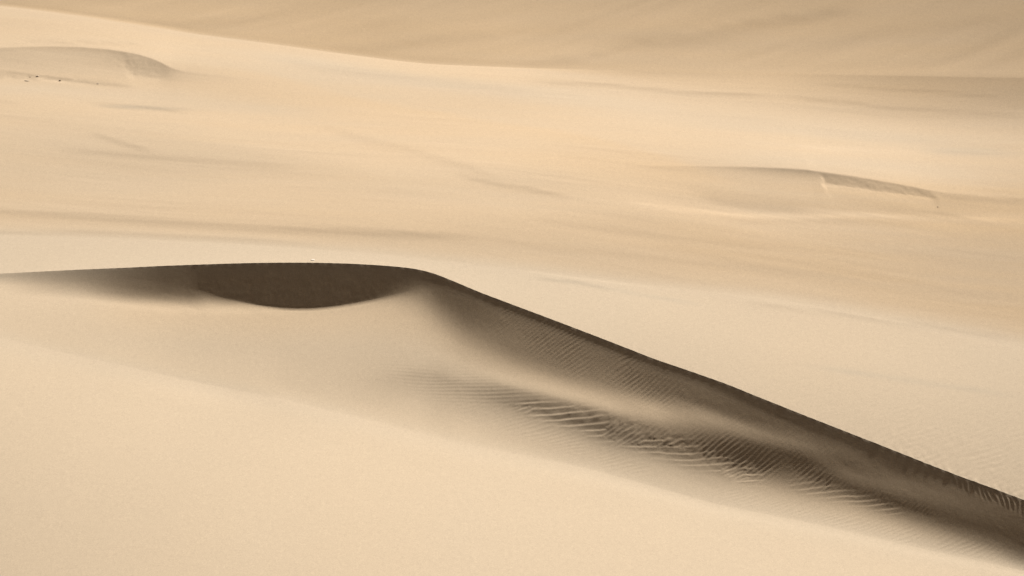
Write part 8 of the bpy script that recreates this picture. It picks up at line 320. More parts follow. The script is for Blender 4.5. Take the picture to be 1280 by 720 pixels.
[74,-1,-3,-2,-3,-3,-3,-4,-5,-6,-6,-8,-8,-10,-11,-14,-14,-18,-19,-28,-12,1,8,12,15,7,7,8,7,8,7,8,6,8,7,7,6,7,6,8,9,8,10,9,11,11,11,10,11,9,9,6,6,3,0,-2,-5,-9,-10,-12,-14,-15,-16,-14,-11,-7,-4,0,2,4,6,6,7,7,5,5,2,3,2,1,3,1,0,0,0,1,2,3,2,0,0,-3,-3,-2,-4,-2,-3,-2,-2,-2,-3,-2,-4,-3,-4,-4,-2,-1,2,2,3,5,5,6,6,4,3,1,-2,-2,-4,-2,-1,0,-1,-2,-2,-5,-7,-9,-9,-5,-1,-1,-2,-4,-4,-3,-3,-1,0,1,2,1,1,-1,-3,-6,-8,-6,2,7,9,6,0,-1,-3,-2,-1,-2,-2,-2,-1,-2,-1,3,0,1,1,0,2,0,1,0,1,0,-1,0,1,0,0,0,0,0,-1,1,-1,1,0],
[-181,-2,-1,-2,-1,-2,-2,-2,-2,-3,-2,-2,-2,-2,-2,0,0,1,2,4,2,17,18,20,23,9,10,10,10,10,9,9,9,8,8,9,9,8,10,10,10,10,11,12,11,12,10,11,9,9,6,5,2,-1,-3,-5,-8,-10,-11,-12,-12,-12,-10,-8,-6,-2,0,2,5,5,6,5,5,5,5,3,3,1,2,2,1,1,1,0,1,2,2,1,0,-1,-2,-2,-3,-3,-1,-3,-2,-3,-2,-2,-2,-4,-2,-4,-2,-1,1,2,1,4,4,6,5,5,4,3,1,-1,0,-1,0,-1,-2,-2,-3,-4,-6,-8,-8,-7,-5,-3,-1,-2,-4,-3,-3,-2,-1,0,1,2,1,2,-2,-3,-5,-7,-5,1,5,8,6,2,0,-2,-2,-1,-2,-2,-1,-2,-2,-1,0,4,-1,0,1,1,0,0,1,1,0,0,0,0,0,-1,1,-1,1,-1,1,0,0,-1,1],
[-383,1,0,1,0,1,1,2,1,4,3,3,4,6,6,7,8,11,12,14,16,19,25,28,31,12,13,12,13,12,12,11,11,10,10,11,9,11,11,10,11,11,10,11,9,10,9,8,6,5,4,3,0,-1,-4,-6,-7,-8,-9,-9,-8,-7,-6,-3,-2,1,2,4,4,5,4,5,4,4,3,2,2,3,1,2,1,2,2,2,2,2,1,0,-1,0,-3,-2,-1,-2,-3,-2,-2,-1,-2,-3,-2,-2,-2,0,0,1,2,3,4,4,6,4,5,3,2,2,0,0,0,-1,-2,-1,-2,-3,-5,-6,-8,-6,-7,-5,-2,-2,-2,-3,-3,-2,-2,-1,1,1,1,2,0,-1,-2,-5,-5,-4,-1,4,7,6,3,1,-1,-1,-1,-2,-1,-2,-2,-1,-2,0,0,3,0,1,0,0,0,1,0,0,1,0,0,-1,0,0,-1,1,0,0,0,0,0,0,0],
[-464,1,1,1,1,1,2,2,3,2,4,4,5,6,8,8,10,12,14,17,20,20,27,34,34,14,13,14,12,14,13,12,13,12,12,10,13,11,11,12,10,11,10,9,9,6,7,4,5,2,1,-1,-2,-4,-4,-6,-6,-5,-5,-4,-4,-2,0,-1,3,2,4,4,4,5,4,4,3,3,2,3,3,1,3,2,2,3,2,3,2,1,1,0,-1,-2,-1,-1,-2,-1,-1,-2,-1,-3,-1,-2,-1,0,0,2,2,3,3,4,5,5,4,4,3,3,2,0,0,0,-1,-1,-1,-4,-3,-5,-6,-6,-6,-6,-4,-2,-3,-2,-3,-2,-2,-2,0,1,1,1,2,0,0,-3,-4,-4,-4,0,4,6,5,4,1,0,-1,-2,-1,-1,-2,-1,-1,-1,-1,0,2,0,1,0,1,1,0,0,0,1,-1,1,0,0,-1,0,1,-1,0,0,0,0,0,1,-1],
[-562,1,2,2,3,3,3,4,5,5,6,7,8,9,10,12,15,16,19,21,25,27,35,34,32,13,13,12,13,11,13,13,12,13,11,12,10,11,11,10,10,9,9,7,7,6,4,4,2,2,0,-2,-1,-3,-3,-4,-3,-4,-3,-2,0,1,3,4,3,5,4,5,4,4,4,4,4,2,4,3,2,3,2,3,3,2,3,2,2,1,-1,0,0,-1,-1,-1,-1,-2,-1,-1,-2,0,-1,0,1,1,3,2,3,4,5,5,5,4,4,4,2,2,0,1,0,-1,-1,-3,-3,-3,-5,-5,-6,-6,-4,-4,-3,-2,-2,-2,-2,-2,-1,1,0,1,1,1,1,-1,-2,-3,-4,-2,-1,3,5,5,4,2,1,-1,0,-1,-1,-2,-1,-1,-1,-2,1,1,1,1,0,1,0,1,0,1,0,0,1,0,0,0,0,0,-1,0,0,0,0,0,1,-1,0],
[-506,1,2,2,2,3,3,3,4,4,5,5,6,7,8,10,10,11,14,15,16,18,20,28,30,12,11,11,12,12,12,12,12,11,12,11,10,9,9,8,7,7,6,6,3,4,2,2,1,-1,-1,-1,-2,-1,-2,-1,-2,1,1,2,3,5,4,6,6,5,6,5,6,5,6,4,4,5,4,3,4,4,3,3,3,2,2,2,0,0,0,0,-2,-1,-1,-1,-1,-1,-2,0,-1,0,0,2,1,3,3,5,5,4,5,5,4,4,3,3,2,0,1,0,-1,-1,-3,-2,-4,-4,-5,-6,-4,-4,-4,-3,-1,-2,-2,-2,-1,0,0,0,2,1,1,1,-1,-2,-3,-3,-1,-1,3,4,5,4,3,1,0,0,-1,-1,-1,-1,-1,-1,-2,1,0,2,1,1,1,1,1,0,2,0,1,1,0,1,0,-1,-1,0,0,0,0,0,0,0,0,0,1],
[-429,1,1,1,2,1,2,2,2,3,2,4,3,5,5,5,6,8,8,10,9,12,12,18,24,9,10,11,11,11,10,11,10,10,10,10,9,8,7,7,6,5,4,3,4,1,2,-1,0,-1,-1,-1,-2,-2,0,0,1,1,4,3,6,4,7,6,7,7,6,7,6,6,4,6,6,5,4,5,5,4,5,3,4,3,2,1,1,1,0,0,0,0,-1,-1,-1,0,-1,-1,0,1,1,2,3,3,3,3,4,5,3,4,3,3,3,0,2,0,0,-1,-1,-3,-2,-4,-4,-5,-5,-4,-3,-3,-3,-1,-2,-2,-1,0,-1,0,2,1,2,1,0,0,-2,-2,-2,-2,0,2,4,5,4,3,1,1,0,0,-2,0,-1,-1,-1,-1,1,-1,2,1,2,2,2,2,1,2,0,2,1,0,2,0,1,1,-1,-1,-1,0,0,1,0,0,-1,1,-1],
[-354,1,0,1,0,1,1,1,0,1,2,2,2,2,2,3,4,4,5,4,7,5,7,7,17,9,10,10,9,10,8,9,8,9,7,7,7,6,5,4,4,3,3,1,1,1,-1,0,-1,-1,-1,-1,0,2,0,3,4,4,4,7,6,8,7,7,7,7,7,6,6,6,6,5,5,5,5,5,4,4,4,4,3,2,2,2,2,1,1,0,1,0,1,0,1,-1,1,0,1,1,2,3,2,3,4,3,4,2,4,1,3,0,0,1,-1,-1,-1,-3,-3,-2,-5,-4,-4,-4,-4,-2,-3,-2,-1,-2,-1,0,0,-1,2,1,1,2,0,1,0,-2,-2,-2,-1,1,2,5,4,4,3,2,1,1,0,-1,0,-1,-2,0,-1,0,0,1,1,2,3,4,4,2,3,2,3,1,1,1,0,2,1,1,1,0,-1,0,0,0,0,0,1,-1,1],
[-348,1,0,1,1,1,1,1,2,2,1,2,3,2,3,4,3,5,5,6,5,6,6,8,13,10,9,7,8,7,7,6,7,6,6,4,5,5,3,3,2,2,0,1,-1,-1,0,-1,-2,0,0,1,1,2,4,3,5,7,7,8,8,8,8,9,9,7,8,7,6,6,6,6,5,5,5,5,4,4,4,2,3,3,2,1,1,1,1,1,1,1,1,2,0,1,1,2,2,1,3,2,4,3,3,4,2,3,1,1,0,0,-1,-2,-2,-2,-4,-3,-4,-5,-5,-4,-5,-3,-3,-3,-2,-1,-1,0,0,0,1,2,1,2,2,1,1,-1,-1,-2,-1,-1,1,2,4,3,5,3,3,1,2,-1,0,0,-1,0,0,-1,0,0,0,2,1,2,5,7,4,5,3,3,1,2,1,2,0,0,3,1,3,2,1,0,0,0,0,1,0,0,0],
[-237,-1,1,0,0,0,0,0,1,0,0,0,0,0,1,-1,1,-1,0,0,0,-2,-2,-2,-4,0,4,6,6,5,7,5,5,4,5,4,3,2,3,1,1,0,-1,-1,-1,-2,-2,-1,0,0,1,1,3,4,5,6,7,8,8,8,9,9,10,9,8,9,6,8,7,6,6,6,5,5,6,4,4,5,2,4,2,3,2,2,1,2,2,1,2,1,2,0,2,2,1,2,1,4,2,3,3,4,3,2,1,2,0,1,-1,-1,-2,-3,-3,-4,-4,-5,-5,-5,-4,-5,-4,-4,-3,-2,-2,-1,0,0,0,2,2,2,2,2,1,1,0,0,-2,-1,-1,1,2,4,4,5,3,3,1,1,0,1,0,-1,0,-1,0,0,0,1,2,1,2,4,8,6,7,4,4,2,3,1,2,-1,1,0,1,4,2,3,3,3,1,0,1,0,0,1,0],]
BREAK_LINES = [
[39541,-96,-105,-145,-133,-109,-89,-73,-63,-54,-52,-49,-49,-48,-48,-51,-52,-53,-53,-54,-53,-53,-52,-53,-55,-23,-24,-24,-25,-26,-26,-27,-28,-29,-29,-30,-30,-31,-31,-31,-32,-31,-32,-32,-31,-32,-32,-32,-31,-32,-32,-32,-32,-32,-32,-32,-32,-32,-32,-32,-31,-32,-32,-31,-32,-31,-31,-31,-30,-31,-30,-29,-29,-28,-28,-27,-27,-28,-27,-27,-27,-27,-27,-28,-27,-28,-28,-28,-28,-28,-27,-27,-27,-25,-26,-25,-25,-26,-26,-27,-27,-29,-29,-31,-31,-34,-35,-36,-39,-40,-43,-44,-47,-50,-53,-56,-60,-63,-67,-72,-76,-79,-84,-86,-90,-92,-95,-98,-99,-101,-102,-102,-102,-102,-100,-98,-95,-92,-88,-84,-80,-75,-73,-69,-67,-65,-63,-61,-61,-60,-59,-60,-60,-61,-63,-64,-66,-67,-70,-72,-73,-75,-78,-79,-81,-209,-222,-240,-260,-275,-278,-274,-269,-266,-260,-260,-267,-281,-291,-290,-274,-269,-259,-239,-219,-202,-186,-171,-157],
[31868,-111,-122,-132,-143,-156,-166,-165,-164,-163,-164,-164,-164,-165,-169,-185,-209,-220,-227,-236,-245,-251,-261,-263,-256,-99,-96,-93,-91,-88,-89,-88,-89,-89,-89,-90,-89,-89,-88,-86,-84,-81,-79,-78,-78,-78,-79,-79,-80,-80,-81,-80,-81,-82,-82,-82,-82,-83,-83,-82,-83,-82,-82,-80,-79,-80,-80,-83,-84,-88,-90,-91,-92,-93,-91,-90,-88,-86,-85,-81,-76,-70,-64,-60,-59,-58,-59,-59,-60,-60,-59,-60,-59,-59,-58,-58,-60,-63,-67,-71,-73,-75,-75,-75,-73,-70,-68,-66,-63,-60,-58,-57,-58,-56,-56,-52,-48,-45,-44,-43,-44,-45,-45,-46,-47,-49,-50,-50,-51,-49,-48,-47,-48,-48,-50,-50,-50,-51,-54,-57,-61,-64,-68,-71,-72,-74,-73,-73,-72,-70,-68,-67,-66,-65,-64,-64,-64,-63,-63,-63,-63,-64,-65,-67,-69,-186,-210,-232,-250,-263,-256,-237,-224,-211,-201,-191,-179,-180,-172,-157,-145,-134,-122,-113,-104,-96,-88,-81,-74],
[6392,-10,-11,-13,-13,-14,-16,-17,-19,-20,-22,-24,-26,-28,-31,-30,-29,-35,-40,-50,-61,-70,-76,-86,-89,-35,-35,-35,-37,-38,-41,-44,-47,-50,-52,-55,-57,-58,-62,-65,-68,-72,-75,-76,-79,-80,-80,-80,-79,-77,-76,-74,-72,-70,-68,-67,-68,-69,-72,-75,-76,-76,-77,-78,-78,-79,-78,-77,-74,-69,-64,-58,-53,-49,-45,-44,-46,-50,-53,-55,-54,-53,-52,-51,-50,-53,-54,-56,-57,-58,-59,-57,-57,-55,-55,-54,-51,-50,-50,-49,-48,-44,-43,-43,-40,-40,-39,-38,-37,-36,-36,-36,-36,-36,-36,-36,-37,-38,-39,-41,-42,-45,-46,-47,-48,-49,-49,-50,-53,-58,-64,-68,-71,-71,-70,-70,-70,-70,-69,-68,-67,-68,-68,-70,-71,-72,-74,-76,-78,-80,-82,-86,-87,-90,-91,-92,-94,-96,-99,-102,-105,-107,-109,-110,-113,-284,-281,-276,-269,-260,-257,-241,-221,-204,-187,-172,-159,-145,-134,-124,-113,-105,-96,-89,-81,-75,-69,-63,-58],
[1403,14,14,16,17,18,21,21,24,26,28,31,33,36,39,43,46,54,49,45,43,41,40,39,18,-4,-8,-10,-11,-11,-11,-10,-10,-9,-11,-13,-17,-19,-22,-23,-22,-20,-18,-16,-14,-13,-13,-13,-13,-12,-12,-14,-15,-12,-8,-8,-9,-10,-13,-15,-20,-22,-25,-26,-27,-27,-25,-24,-24,-24,-22,-20,-21,-23,-25,-26,-30,-32,-36,-45,-59,-79,-110,-147,-188,-223,-234,-234,-232,-229,-217,-201,-190,-183,-178,-179,-179,-179,-178,-177,-175,-175,-176,-175,-172,-171,-172,-172,-175,-175,-177,-177,-177,-169,-157,-150,-152,-158,-161,-161,-158,-160,-166,-175,-175,-171,-166,-164,-162,-160,-159,-159,-158,-159,-158,-157,-158,-159,-159,-161,-164,-166,-168,-167,-168,-168,-165,-164,-164,-163,-158,-156,-156,-159,-163,-163,-164,-161,-158,-156,-153,-154,-153,-152,-152,-378,-375,-361,-332,-306,-281,-259,-238,-219,-201,-185,-171,-157,-144,-133,-122,-113,-103,-95,-88,-80,-74,-69,-62],
[1012,14,14,16,18,18,21,22,24,27,28,31,34,37,40,43,47,55,52,46,44,42,42,36,6,-9,-13,-13,-15,-14,-13,-13,-13,-14,-21,-30,-35,-37,-37,-38,-38,-36,-34,-31,-31,-40,-56,-63,-62,-66,-81,-96,-96,-90,-86,-80,-75,-73,-71,-71,-64,-52,-47,-40,-29,-20,-15,-4,7,12,19,30,34,33,36,39,39,35,29,21,5,-15,-43,-92,-153,-199,-210,-209,-206,-202,-196,-191,-185,-180,-180,-180,-180,-179,-178,-176,-175,-176,-176,-173,-172,-172,-172,-174,-173,-175,-175,-172,-167,-161,-157,-157,-161,-164,-162,-159,-159,-163,-168,-167,-165,-162,-160,-158,-157,-156,-156,-159,-160,-160,-159,-160,-160,-160,-162,-164,-164,-161,-161,-161,-161,-162,-162,-163,-163,-163,-162,-160,-161,-161,-161,-163,-163,-162,-158,-157,-156,-156,-155,-155,-154,-383,-381,-363,-334,-307,-283,-260,-239,-220,-203,-186,-171,-158,-145,-134,-123,-113,-104,-95,-88,-81,-75,-68,-63],
[-125,13,12,8,5,-1,-11,-20,-34,-66,-96,-106,-114,-124,-135,-147,-160,-173,-192,-194,-183,-163,-145,-136,-138,-63,-71,-80,-86,-88,-90,-90,-92,-92,-94,-95,-96,-94,-92,-90,-88,-86,-85,-83,-82,-80,-78,-78,-76,-77,-76,-78,-80,-86,-92,-100,-106,-114,-117,-120,-119,-118,-117,-117,-116,-112,-106,-98,-90,-82,-76,-73,-72,-72,-72,-72,-74,-76,-81,-82,-80,-78,-75,-77,-83,-86,-87,-84,-79,-76,-76,-73,-72,-71,-69,-69,-68,-67,-67,-66,-66,-66,-65,-71,-84,-99,-108,-108,-106,-105,-105,-103,-104,-104,-107,-108,-111,-113,-111,-106,-100,-97,-94,-92,-91,-91,-91,-92,-94,-93,-95,-95,-94,-93,-93,-92,-94,-95,-96,-95,-88,-84,-83,-83,-83,-87,-91,-93,-94,-94,-92,-82,-78,-81,-92,-106,-109,-109,-109,-108,-108,-108,-107,-107,-106,-264,-265,-244,-224,-206,-190,-175,-162,-180,-179,-169,-157,-146,-136,-125,-117,-107,-99,-91,-85,-78,-72,-66,-62],
[-20488,50,51,52,52,49,45,40,31,5,-19,-21,-24,-25,-27,-30,-32,-36,-38,-41,-46,-49,-53,-58,-63,-27,-28,-29,-28,-27,-27,-27,-26,-25,-24,-23,-21,-21,-19,-18,-16,-14,-12,-10,-9,-6,-4,-3,-1,1,2,3,5,5,6,6,7,8,7,8,8,9,8,9,10,10,10,11,11,12,13,12,14,13,15,14,16,16,17,18,19,20,21,22,23,24,25,26,27,28,29,30,31,32,32,33,32,31,29,28,27,26,24,24,22,22,21,20,21,20,21,20,21,22,22,24,24,26,26,27,29,28,30,30,30,31,30,30,30,30,29,28,27,27,27,26,25,27,26,27,27,26,25,23,21,18,17,14,13,13,11,11,11,11,12,11,12,11,11,11,10,8,6,3,-3,9,12,11,10,9,8,8,6,-25,-38,-48,-106,-116,-115,-112,-109,-102,-98,-91,-85,-78,-72,-67,-61],]
Zc = np.cumsum(np.cumsum(np.array(HEIGHTS, float), axis=0), axis=1) * 0.0005
Yb = np.cumsum(np.array(BREAK_LINES, float), axis=1) * 0.002

def hermite_cols(A, x):
    """smooth curve through the columns"""
    i = np.clip(np.searchsorted(XC, x) - 1, 0, NX - 2)
    h = XC[i + 1] - XC[i]
    t = (x - XC[i]) / h
    M = np.gradient(A, XC, axis=1)
    return ((2*t**3 - 3*t**2 + 1) * A[:, i] + (t**3 - 2*t**2 + t) * h * M[:, i]
            + (3*t**2 - 2*t**3) * A[:, i + 1] + (t**3 - t**2) * h * M[:, i + 1])

# fine columns: 4.5 cm in the middle, wider towards the flanks
half = [0.0]
while half[-1] < 51.9:
    half.append(half[-1] + (0.045 if half[-1] < 27 else 0.075))
half = np.array(half) * 51.9 / half[-1]
xf = np.concatenate([-half[:0:-1], half])
Zx, Yx6 = hermite_cols(Zc, xf), hermite_cols(Yb, xf)
SUB = [2, 4, 5, 3, 3, 3]
crow = np.cumsum([0] + ROWS)                         # coarse row of each break line
Yx = np.concatenate([Yx6[k] + (Yx6[k + 1] - Yx6[k]) * (np.arange(ROWS[k]) / ROWS[k])[:, None] for k in range(6)] + [Yx6[6:7]])

def row_slopes(Z, Y):
    h = np.diff(Y, axis=0)
    s = np.diff(Z, axis=0) / h
    m = np.empty_like(Z)
    m[1:-1] = (s[:-1] * h[1:] + s[1:] * h[:-1]) / (h[1:] + h[:-1])
    m[0], m[-1] = s[0], s[-1]
    return m

br = crow[3]                                         # the brink keeps a sharp edge
Mup, Mdn = row_slopes(Zx[:br + 1], Yx[:br + 1]), row_slopes(Zx[br:], Yx[br:])
Mtop = np.concatenate([Mup[:-1], Mdn])               # slope used at the upper end of an interval
Mbot = np.concatenate([Mup, Mdn[1:]])                # slope used at its lower end
frow, zs, ys = [0], [], []
for k in range(6):
    for i in range(crow[k], crow[k + 1]):
        h = Yx[i + 1] - Yx[i]
        for j in range(SUB[k]):
            t = j / SUB[k]
            zs.append((2*t**3 - 3*t**2 + 1) * Zx[i] + (t**3 - 2*t**2 + t) * h * Mtop[i]
                      + (3*t**2 - 2*t**3) * Zx[i + 1] + (t**3 - t**2) * h * Mbot[i + 1])
            ys.append(Yx[i] + h * t)
    frow.append(len(zs))
zs.append(Zx[-1]); ys.append(Yx[-1])
Z, Y = np.array(zs), np.array(ys)
X = np.broadcast_to(xf, Z.shape)
NR, NC = Z.shape
yc = Y[frow[3]]; yk = Y[frow[5]]; ylm = Y[frow[2]]; ylf = Y[frow[1]]
rows_ridge = (np.arange(NR) >= frow[3])[:, None]

# ------------------------------------------------------------------ wind ripples and slumps (real relief)
dz = np.zeros_like(Z)
def add(sl, val):
    dz[sl] += val

# --- on the shaded face and its apron
R = slice(frow[3], NR)
x, y = X[R], Y[R]
below = yc[None, :] - y                              # metres below the brink
edge = smooth(below, 0.0, 0.5)
m = strip(x, y, [(-2.16, -2.96, 1.08), (-0.0, -5.06, 1.31), (2.53, -7.37, 1.51), (5.01, -9.65, 1.62), (7.02, -11.42, 1.61), (8.61, -12.88, 1.24), (10.19, -13.98, 0.84)], 2.5)
amp = 0.75 + 0.25 * smooth(x, -0.86, 4.18)
add(R, 0.0125 * edge * m * amp * np.clip(0.75 + 1.3 * fbm(x * .7, y * .35, 3), .1, 1.5) * ripple(waves(x, y, 40, 0.29, 11, 0.36, 1.5), 1.4))
mb = strip(x, y, [(8.2, -12.78, 0.75), (10.17, -14.22, 0.85), (12.51, -15.79, 0.68), (14.8, -17.27, 0.65), (17.41, -19.23, 0.62)], 2)
add(R, 0.0050 * mb * ripple(waves(x, y, 44, 0.24, 29, 0.3, 1.2)))
m = strip(x, y, [(8.48, -15.73, 0.68), (9.66, -16.41, 0.98), (11.21, -17.42, 1.17), (12.74, -18.34, 1.28), (14.27, -19.18, 1.17), (15.76, -20.13, 0.9), (17.61, -21.4, 0.67), (19.78, -22.87, 0.5), (21.58, -23.92, 0.44)], 1.2)
fine_ = smooth(x, 13.49, 17.22)
wv = ripple(waves(x, y, 40, 0.28, 23, 0.25, 1.5), 1.6) * (1 - fine_) + ripple(waves(x, y, 42, 0.21, 25, 0.4, 1.5), 1.4) * fine_
add(R, (0.017 - 0.006 * fine_) * m * np.clip(0.75 + 1.5 * fbm(x * .9, y * .4, 5), 0.1, 1.6) * wv)
# coarse, nearly level ripples on the apron, broken up by cross ripples
mh = strip(x, y, [(-0.75, -11.39, 0.48), (0.41, -11.97, 0.66), (2.46, -13.06, 0.89), (4.08, -14.05, 1.11), (6.07, -15.41, 1.19), (7.65, -16.29, 1.16), (9.61, -17.49, 1.04), (11.53, -18.78, 0.78), (12.85, -19.7, 0.49)], 1.5, 3)
brk = fbm(x * 0.75 + y * .25 + 3, y * 0.8, 41, 3)
cut = smooth(brk, 0.14, 0.26)
phH = waves(x, y, -4, 0.48, 31, 0.20, 2.2)
add(R, 0.021 * mh * (1 - 0.85 * cut) * (0.8 + 0.9 * fbm(x * .5, y * .5, 43)) * saw(phH, 0.75, 1.2))
add(R, 0.022 * mh * cut * saw(waves(x, y, 38, 0.29, 37, 0.45, 1.0), .5))
add(R, 0.010 * mh * fbm(x * 2.6 - y, y * 2.2, 38, 2))
mh2 = strip(x, y, [(13.24, -19.7, 0.41), (14.57, -20.34, 0.58), (15.89, -21.03, 0.58), (17.37, -21.87, 0.44), (19.36, -23.23, 0.32)], 1.2, 2)
add(R, 0.010 * mh2 * saw(waves(x, y, 0, 0.42, 47, 0.25, 1.6)))
# finer ripples fanning out to the left of them
mf = strip(x, y, [(-8.46, -7.31, 0.94), (-6.72, -8.66, 1.36), (-5.03, -9.17, 1.59), (-2.92, -9.9, 1.58), (-0.83, -10.77, 0.99), (1.24, -11.6, 0.69), (3.29, -12.52, 0.56)], 3)
grow = smooth(x, -8.42, -0.83)
add(R, (0.0030 + 0.0075 * grow) * mf * (0.8 + 0.5 * fbm(x * .6, y * .6, 53)) * ripple(waves(x, y, -5, 0.34, 59, 0.16, 3.0), 1.4))
mf2 = strip(x, y, [(-8.57, -4.87, 2.05), (-5.11, -5.93, 1.83), (-1.69, -7.48, 1.18), (0.84, -9.28, 0.74)], 3)
add(R, 0.0014 * mf2 * ripple(waves(x, y, 1, 0.36, 60, 0.2, 3.0), 1.2))
ml = strip(x, y, [(-4.13, -11.65, 0.85), (-1.65, -12.51, 1.27), (0.41, -13.69, 1.4), (2.44, -15.04, 1.36), (4.42, -16.73, 1.08), (6.38, -18.3, 0.95), (8.31, -19.64, 0.73)], 3)
add(R, 0.0085 * ml * (0.7 + 0.6 * fbm(x * .7, y * .5, 61)) * ripple(waves(x, y, 24, 0.34, 67, 0.35, 1.6), 1.3))
mg = strip(x, y, [(8.72, -19.31, 0.7), (10.24, -20.4, 0.89), (14.01, -22.42, 1.0), (17.74, -24.01, 1.06), (21.36, -25.85, 0.95), (24.91, -27.62, 0.69)], 3)
add(R, 0.0065 * mg * ripple(waves(x, y, 36, 0.30, 71, 0.4, 1.4), 1.3))
# wind flutes just under the brink at the right
fl = smooth(x, 20.97, 23.11) * np.exp(-((below - 0.50) / 0.42) ** 2) * smooth(below, 0.02, 0.25)
add(R, 0.018 * fl * (0.85 + 0.6 * fbm(x * 1.5, y * .4, 73)) * ripple(waves(x, y, 92, 0.24, 79, 0.3, 0.8), 1.2))
# general fine texture of the shaded side
add(R, 0.0016 * smooth(below, 0.2, 1.5) * (1 - smooth(-y + yk[None, :], -3, 0.5)) * fbm(x * 6, y * 3, 83, 3))
# faint streaks of the open sand in front
fg = smooth(yk[None, :] - y, 0.2, 3.0)
add(R, fg * (0.0034 * (0.6 + 0.8 * fbm(x * .12, y * .12, 88)) * ripple(waves(x, y, -6, 0.55, 89, 0.5, 3.0)) + 0.004 * fbm(x * .25, y * .5, 91, 3)))

# --- on the lit back of the dune, roughest near the brink at the right
P = slice(frow[2], frow[3] + 1)
x, y = X[P], Y[P]
above = y - yc[None, :]
far_right = smooth(x, 9.9, 24.18)
mp = far_right * np.exp(-(above / (1.0 + 6.5 * far_right)) ** 2) * smooth(above, -0.05, 0.25)
q = fbm(x * 1.1, y * .6, 97, 2)
mix = smooth(q, -0.25, 0.25)
add(P, mp * (1 + 1.0 * np.exp(-above / 0.8) * smooth(x, 17.54, 21.85)) * (0.013 * mix * ripple(waves(x, y, 36, 0.40, 101, 0.5, 1.1)) + 0.011 * (1 - mix) * ripple(waves(x, y, 52, 0.36, 103, 0.5, 1.0))
             + 0.004 * fbm(x * 2.4, y * 1.4, 105, 2)))
wide = smooth(x, -1.75, 10.68)
add(P, wide * 0.0026 * np.clip(above, 0, 1) * (1 - smooth(y - ylm[None, :], -2, 0)) * ripple(waves(x, y, 38, 0.40, 107, 0.5, 1.4)))
# small notches where ripples meet the brink
def notch(x):
    fr = 0.35 + 0.65 * smooth(x, 15.28, 22.62)
    return fr * (0.013 * fbm(x * 2.1, x * 0 + .5, 109, 2) + 0.006 * np.sin(x * 13 + 3 * noise(x * .7, x * 0, 111)))
add(P, notch(x) * np.exp(-(above / 0.45) ** 2))
add(slice(frow[3] + 1, NR), notch(X[frow[3] + 1:]) * np.exp(-((yc[None, :] - Y[frow[3] + 1:]) / 0.10) ** 2))

# --- slumps of loose sand on the two small slip faces beyond
Mi = slice(frow[1], frow[2])
x, y = X[Mi], Y[Mi]
def slip(top, bot, l, L, f0, f1, lean=0.0, soft=0.4):
    """Crest line that drops on its near side: an easing lip (falloff l) that turns, between the columns
    f0 and f1, into an even slip face reaching down to the line `bot`. top = (x, y, drop)."""
    a_, b_ = np.array(top), np.array(bot)
    yt, yb_ = np.interp(x, a_[:, 0], a_[:, 1]), np.interp(x, b_[:, 0], b_[:, 1])
    D = np.interp(x, a_[:, 0], a_[:, 2])
    d = np.maximum(yt - y, 0)
    even = np.clip(d / np.maximum(yt - yb_, 0.3), 0, 1)
    ease = 1 - np.exp(-d / l)
    xs_ = x - lean * d + 0.12 * noise(y * 1.5, x * .5, 141)
    w = smooth(xs_, f0 - 0.1, f0 + soft) * (1 - smooth(xs_, f1 - 2 * soft, f1 + 0.5 * soft))
    return D * (0.5 - (w * even + (1 - w) * ease)) * np.exp(-(np.maximum(y - yt, 0) + d) / L)
add(Mi, slip([(2.9, 18.98, 0.0), (6.76, 19.08, 0.01), (10.63, 19.12, 0.07), (14.46, 18.65, 0.18), (16.6, 18.27, 0.25), (17.78, 18.01, 0.27), (18.34, 17.81, 0.24), (20.1, 17.12, 0.22), (21.91, 16.14, 0.2), (23.71, 15.22, 0.15), (24.59, 14.66, 0.11), (25.7, 14.13, 0.06), (27.74, 13.52, 0.02), (34.49, 11.88, 0.0)],
             [(18.24, 16.61), (19.96, 15.71), (21.76, 14.77), (23.58, 14.09), (24.48, 13.76), (25.03, 13.62)], 1.25, 6.0, 18.35, 24.89, 0.1, 0.2))
add(Mi, slip([(-44.1, 47.75, 0.16), (-35.26, 47.65, 0.2), (-31.98, 47.84, 0.22), (-29.75, 47.65, 0.24), (-27.76, 47.1, 0.26), (-26.18, 46.23, 0.3), (-25.4, 45.64, 0.32), (-24.49, 44.81, 0.3), (-23.7, 43.92, 0.24), (-23.07, 43.05, 0.17), (-21.96, 42.16, 0.09), (-19.85, 41.41, 0.04), (-12.76, 39.39, 0.0)],
             [(-27.02, 44.56), (-26.02, 42.84), (-25.27, 41.96), (-24.15, 41.5), (-23.44, 41.38), (-22.9, 41.35)], 2.0, 6.5, -26.86, -23.03, 0.22, 0.7))
ms = strip(x, y, [(18.03, 16.47, 0.54), (18.62, 16.61, 0.82), (20.01, 16.19, 0.83), (21.82, 15.3, 0.82), (23.62, 14.48, 0.79), (25.04, 13.68, 0.49)], 0.8, 6)
add(Mi, ms * (0.011 * fbm(x * 1.7 + y * 1.0, y * 1.1, 113, 3) + 0.007 * fbm(x * 5, y * 3.2, 117, 2)))
ms = strip(x, y, [(-27.86, 45.61, 1.06), (-26.64, 44.53, 1.73), (-25.17, 43.46, 2.05), (-23.74, 42.74, 1.71), (-22.88, 42.2, 0.85)], 1.5, 4)
add(Mi, ms * (0.011 * ripple(waves(x, y, 116, 0.8, 119, 0.8, 2.0)) * (0.5 + 0.9 * fbm(x * .5, y * .3, 121)) + 0.008 * fbm(x * 3.2, y * 2, 123, 3)))
ms = strip(x, y, [(-35.57, 42.4, 0.47), (-32.81, 41.98, 0.63), (-30.02, 41.23, 0.65), (-27.22, 40.22, 0.47)], 1.5, 4)
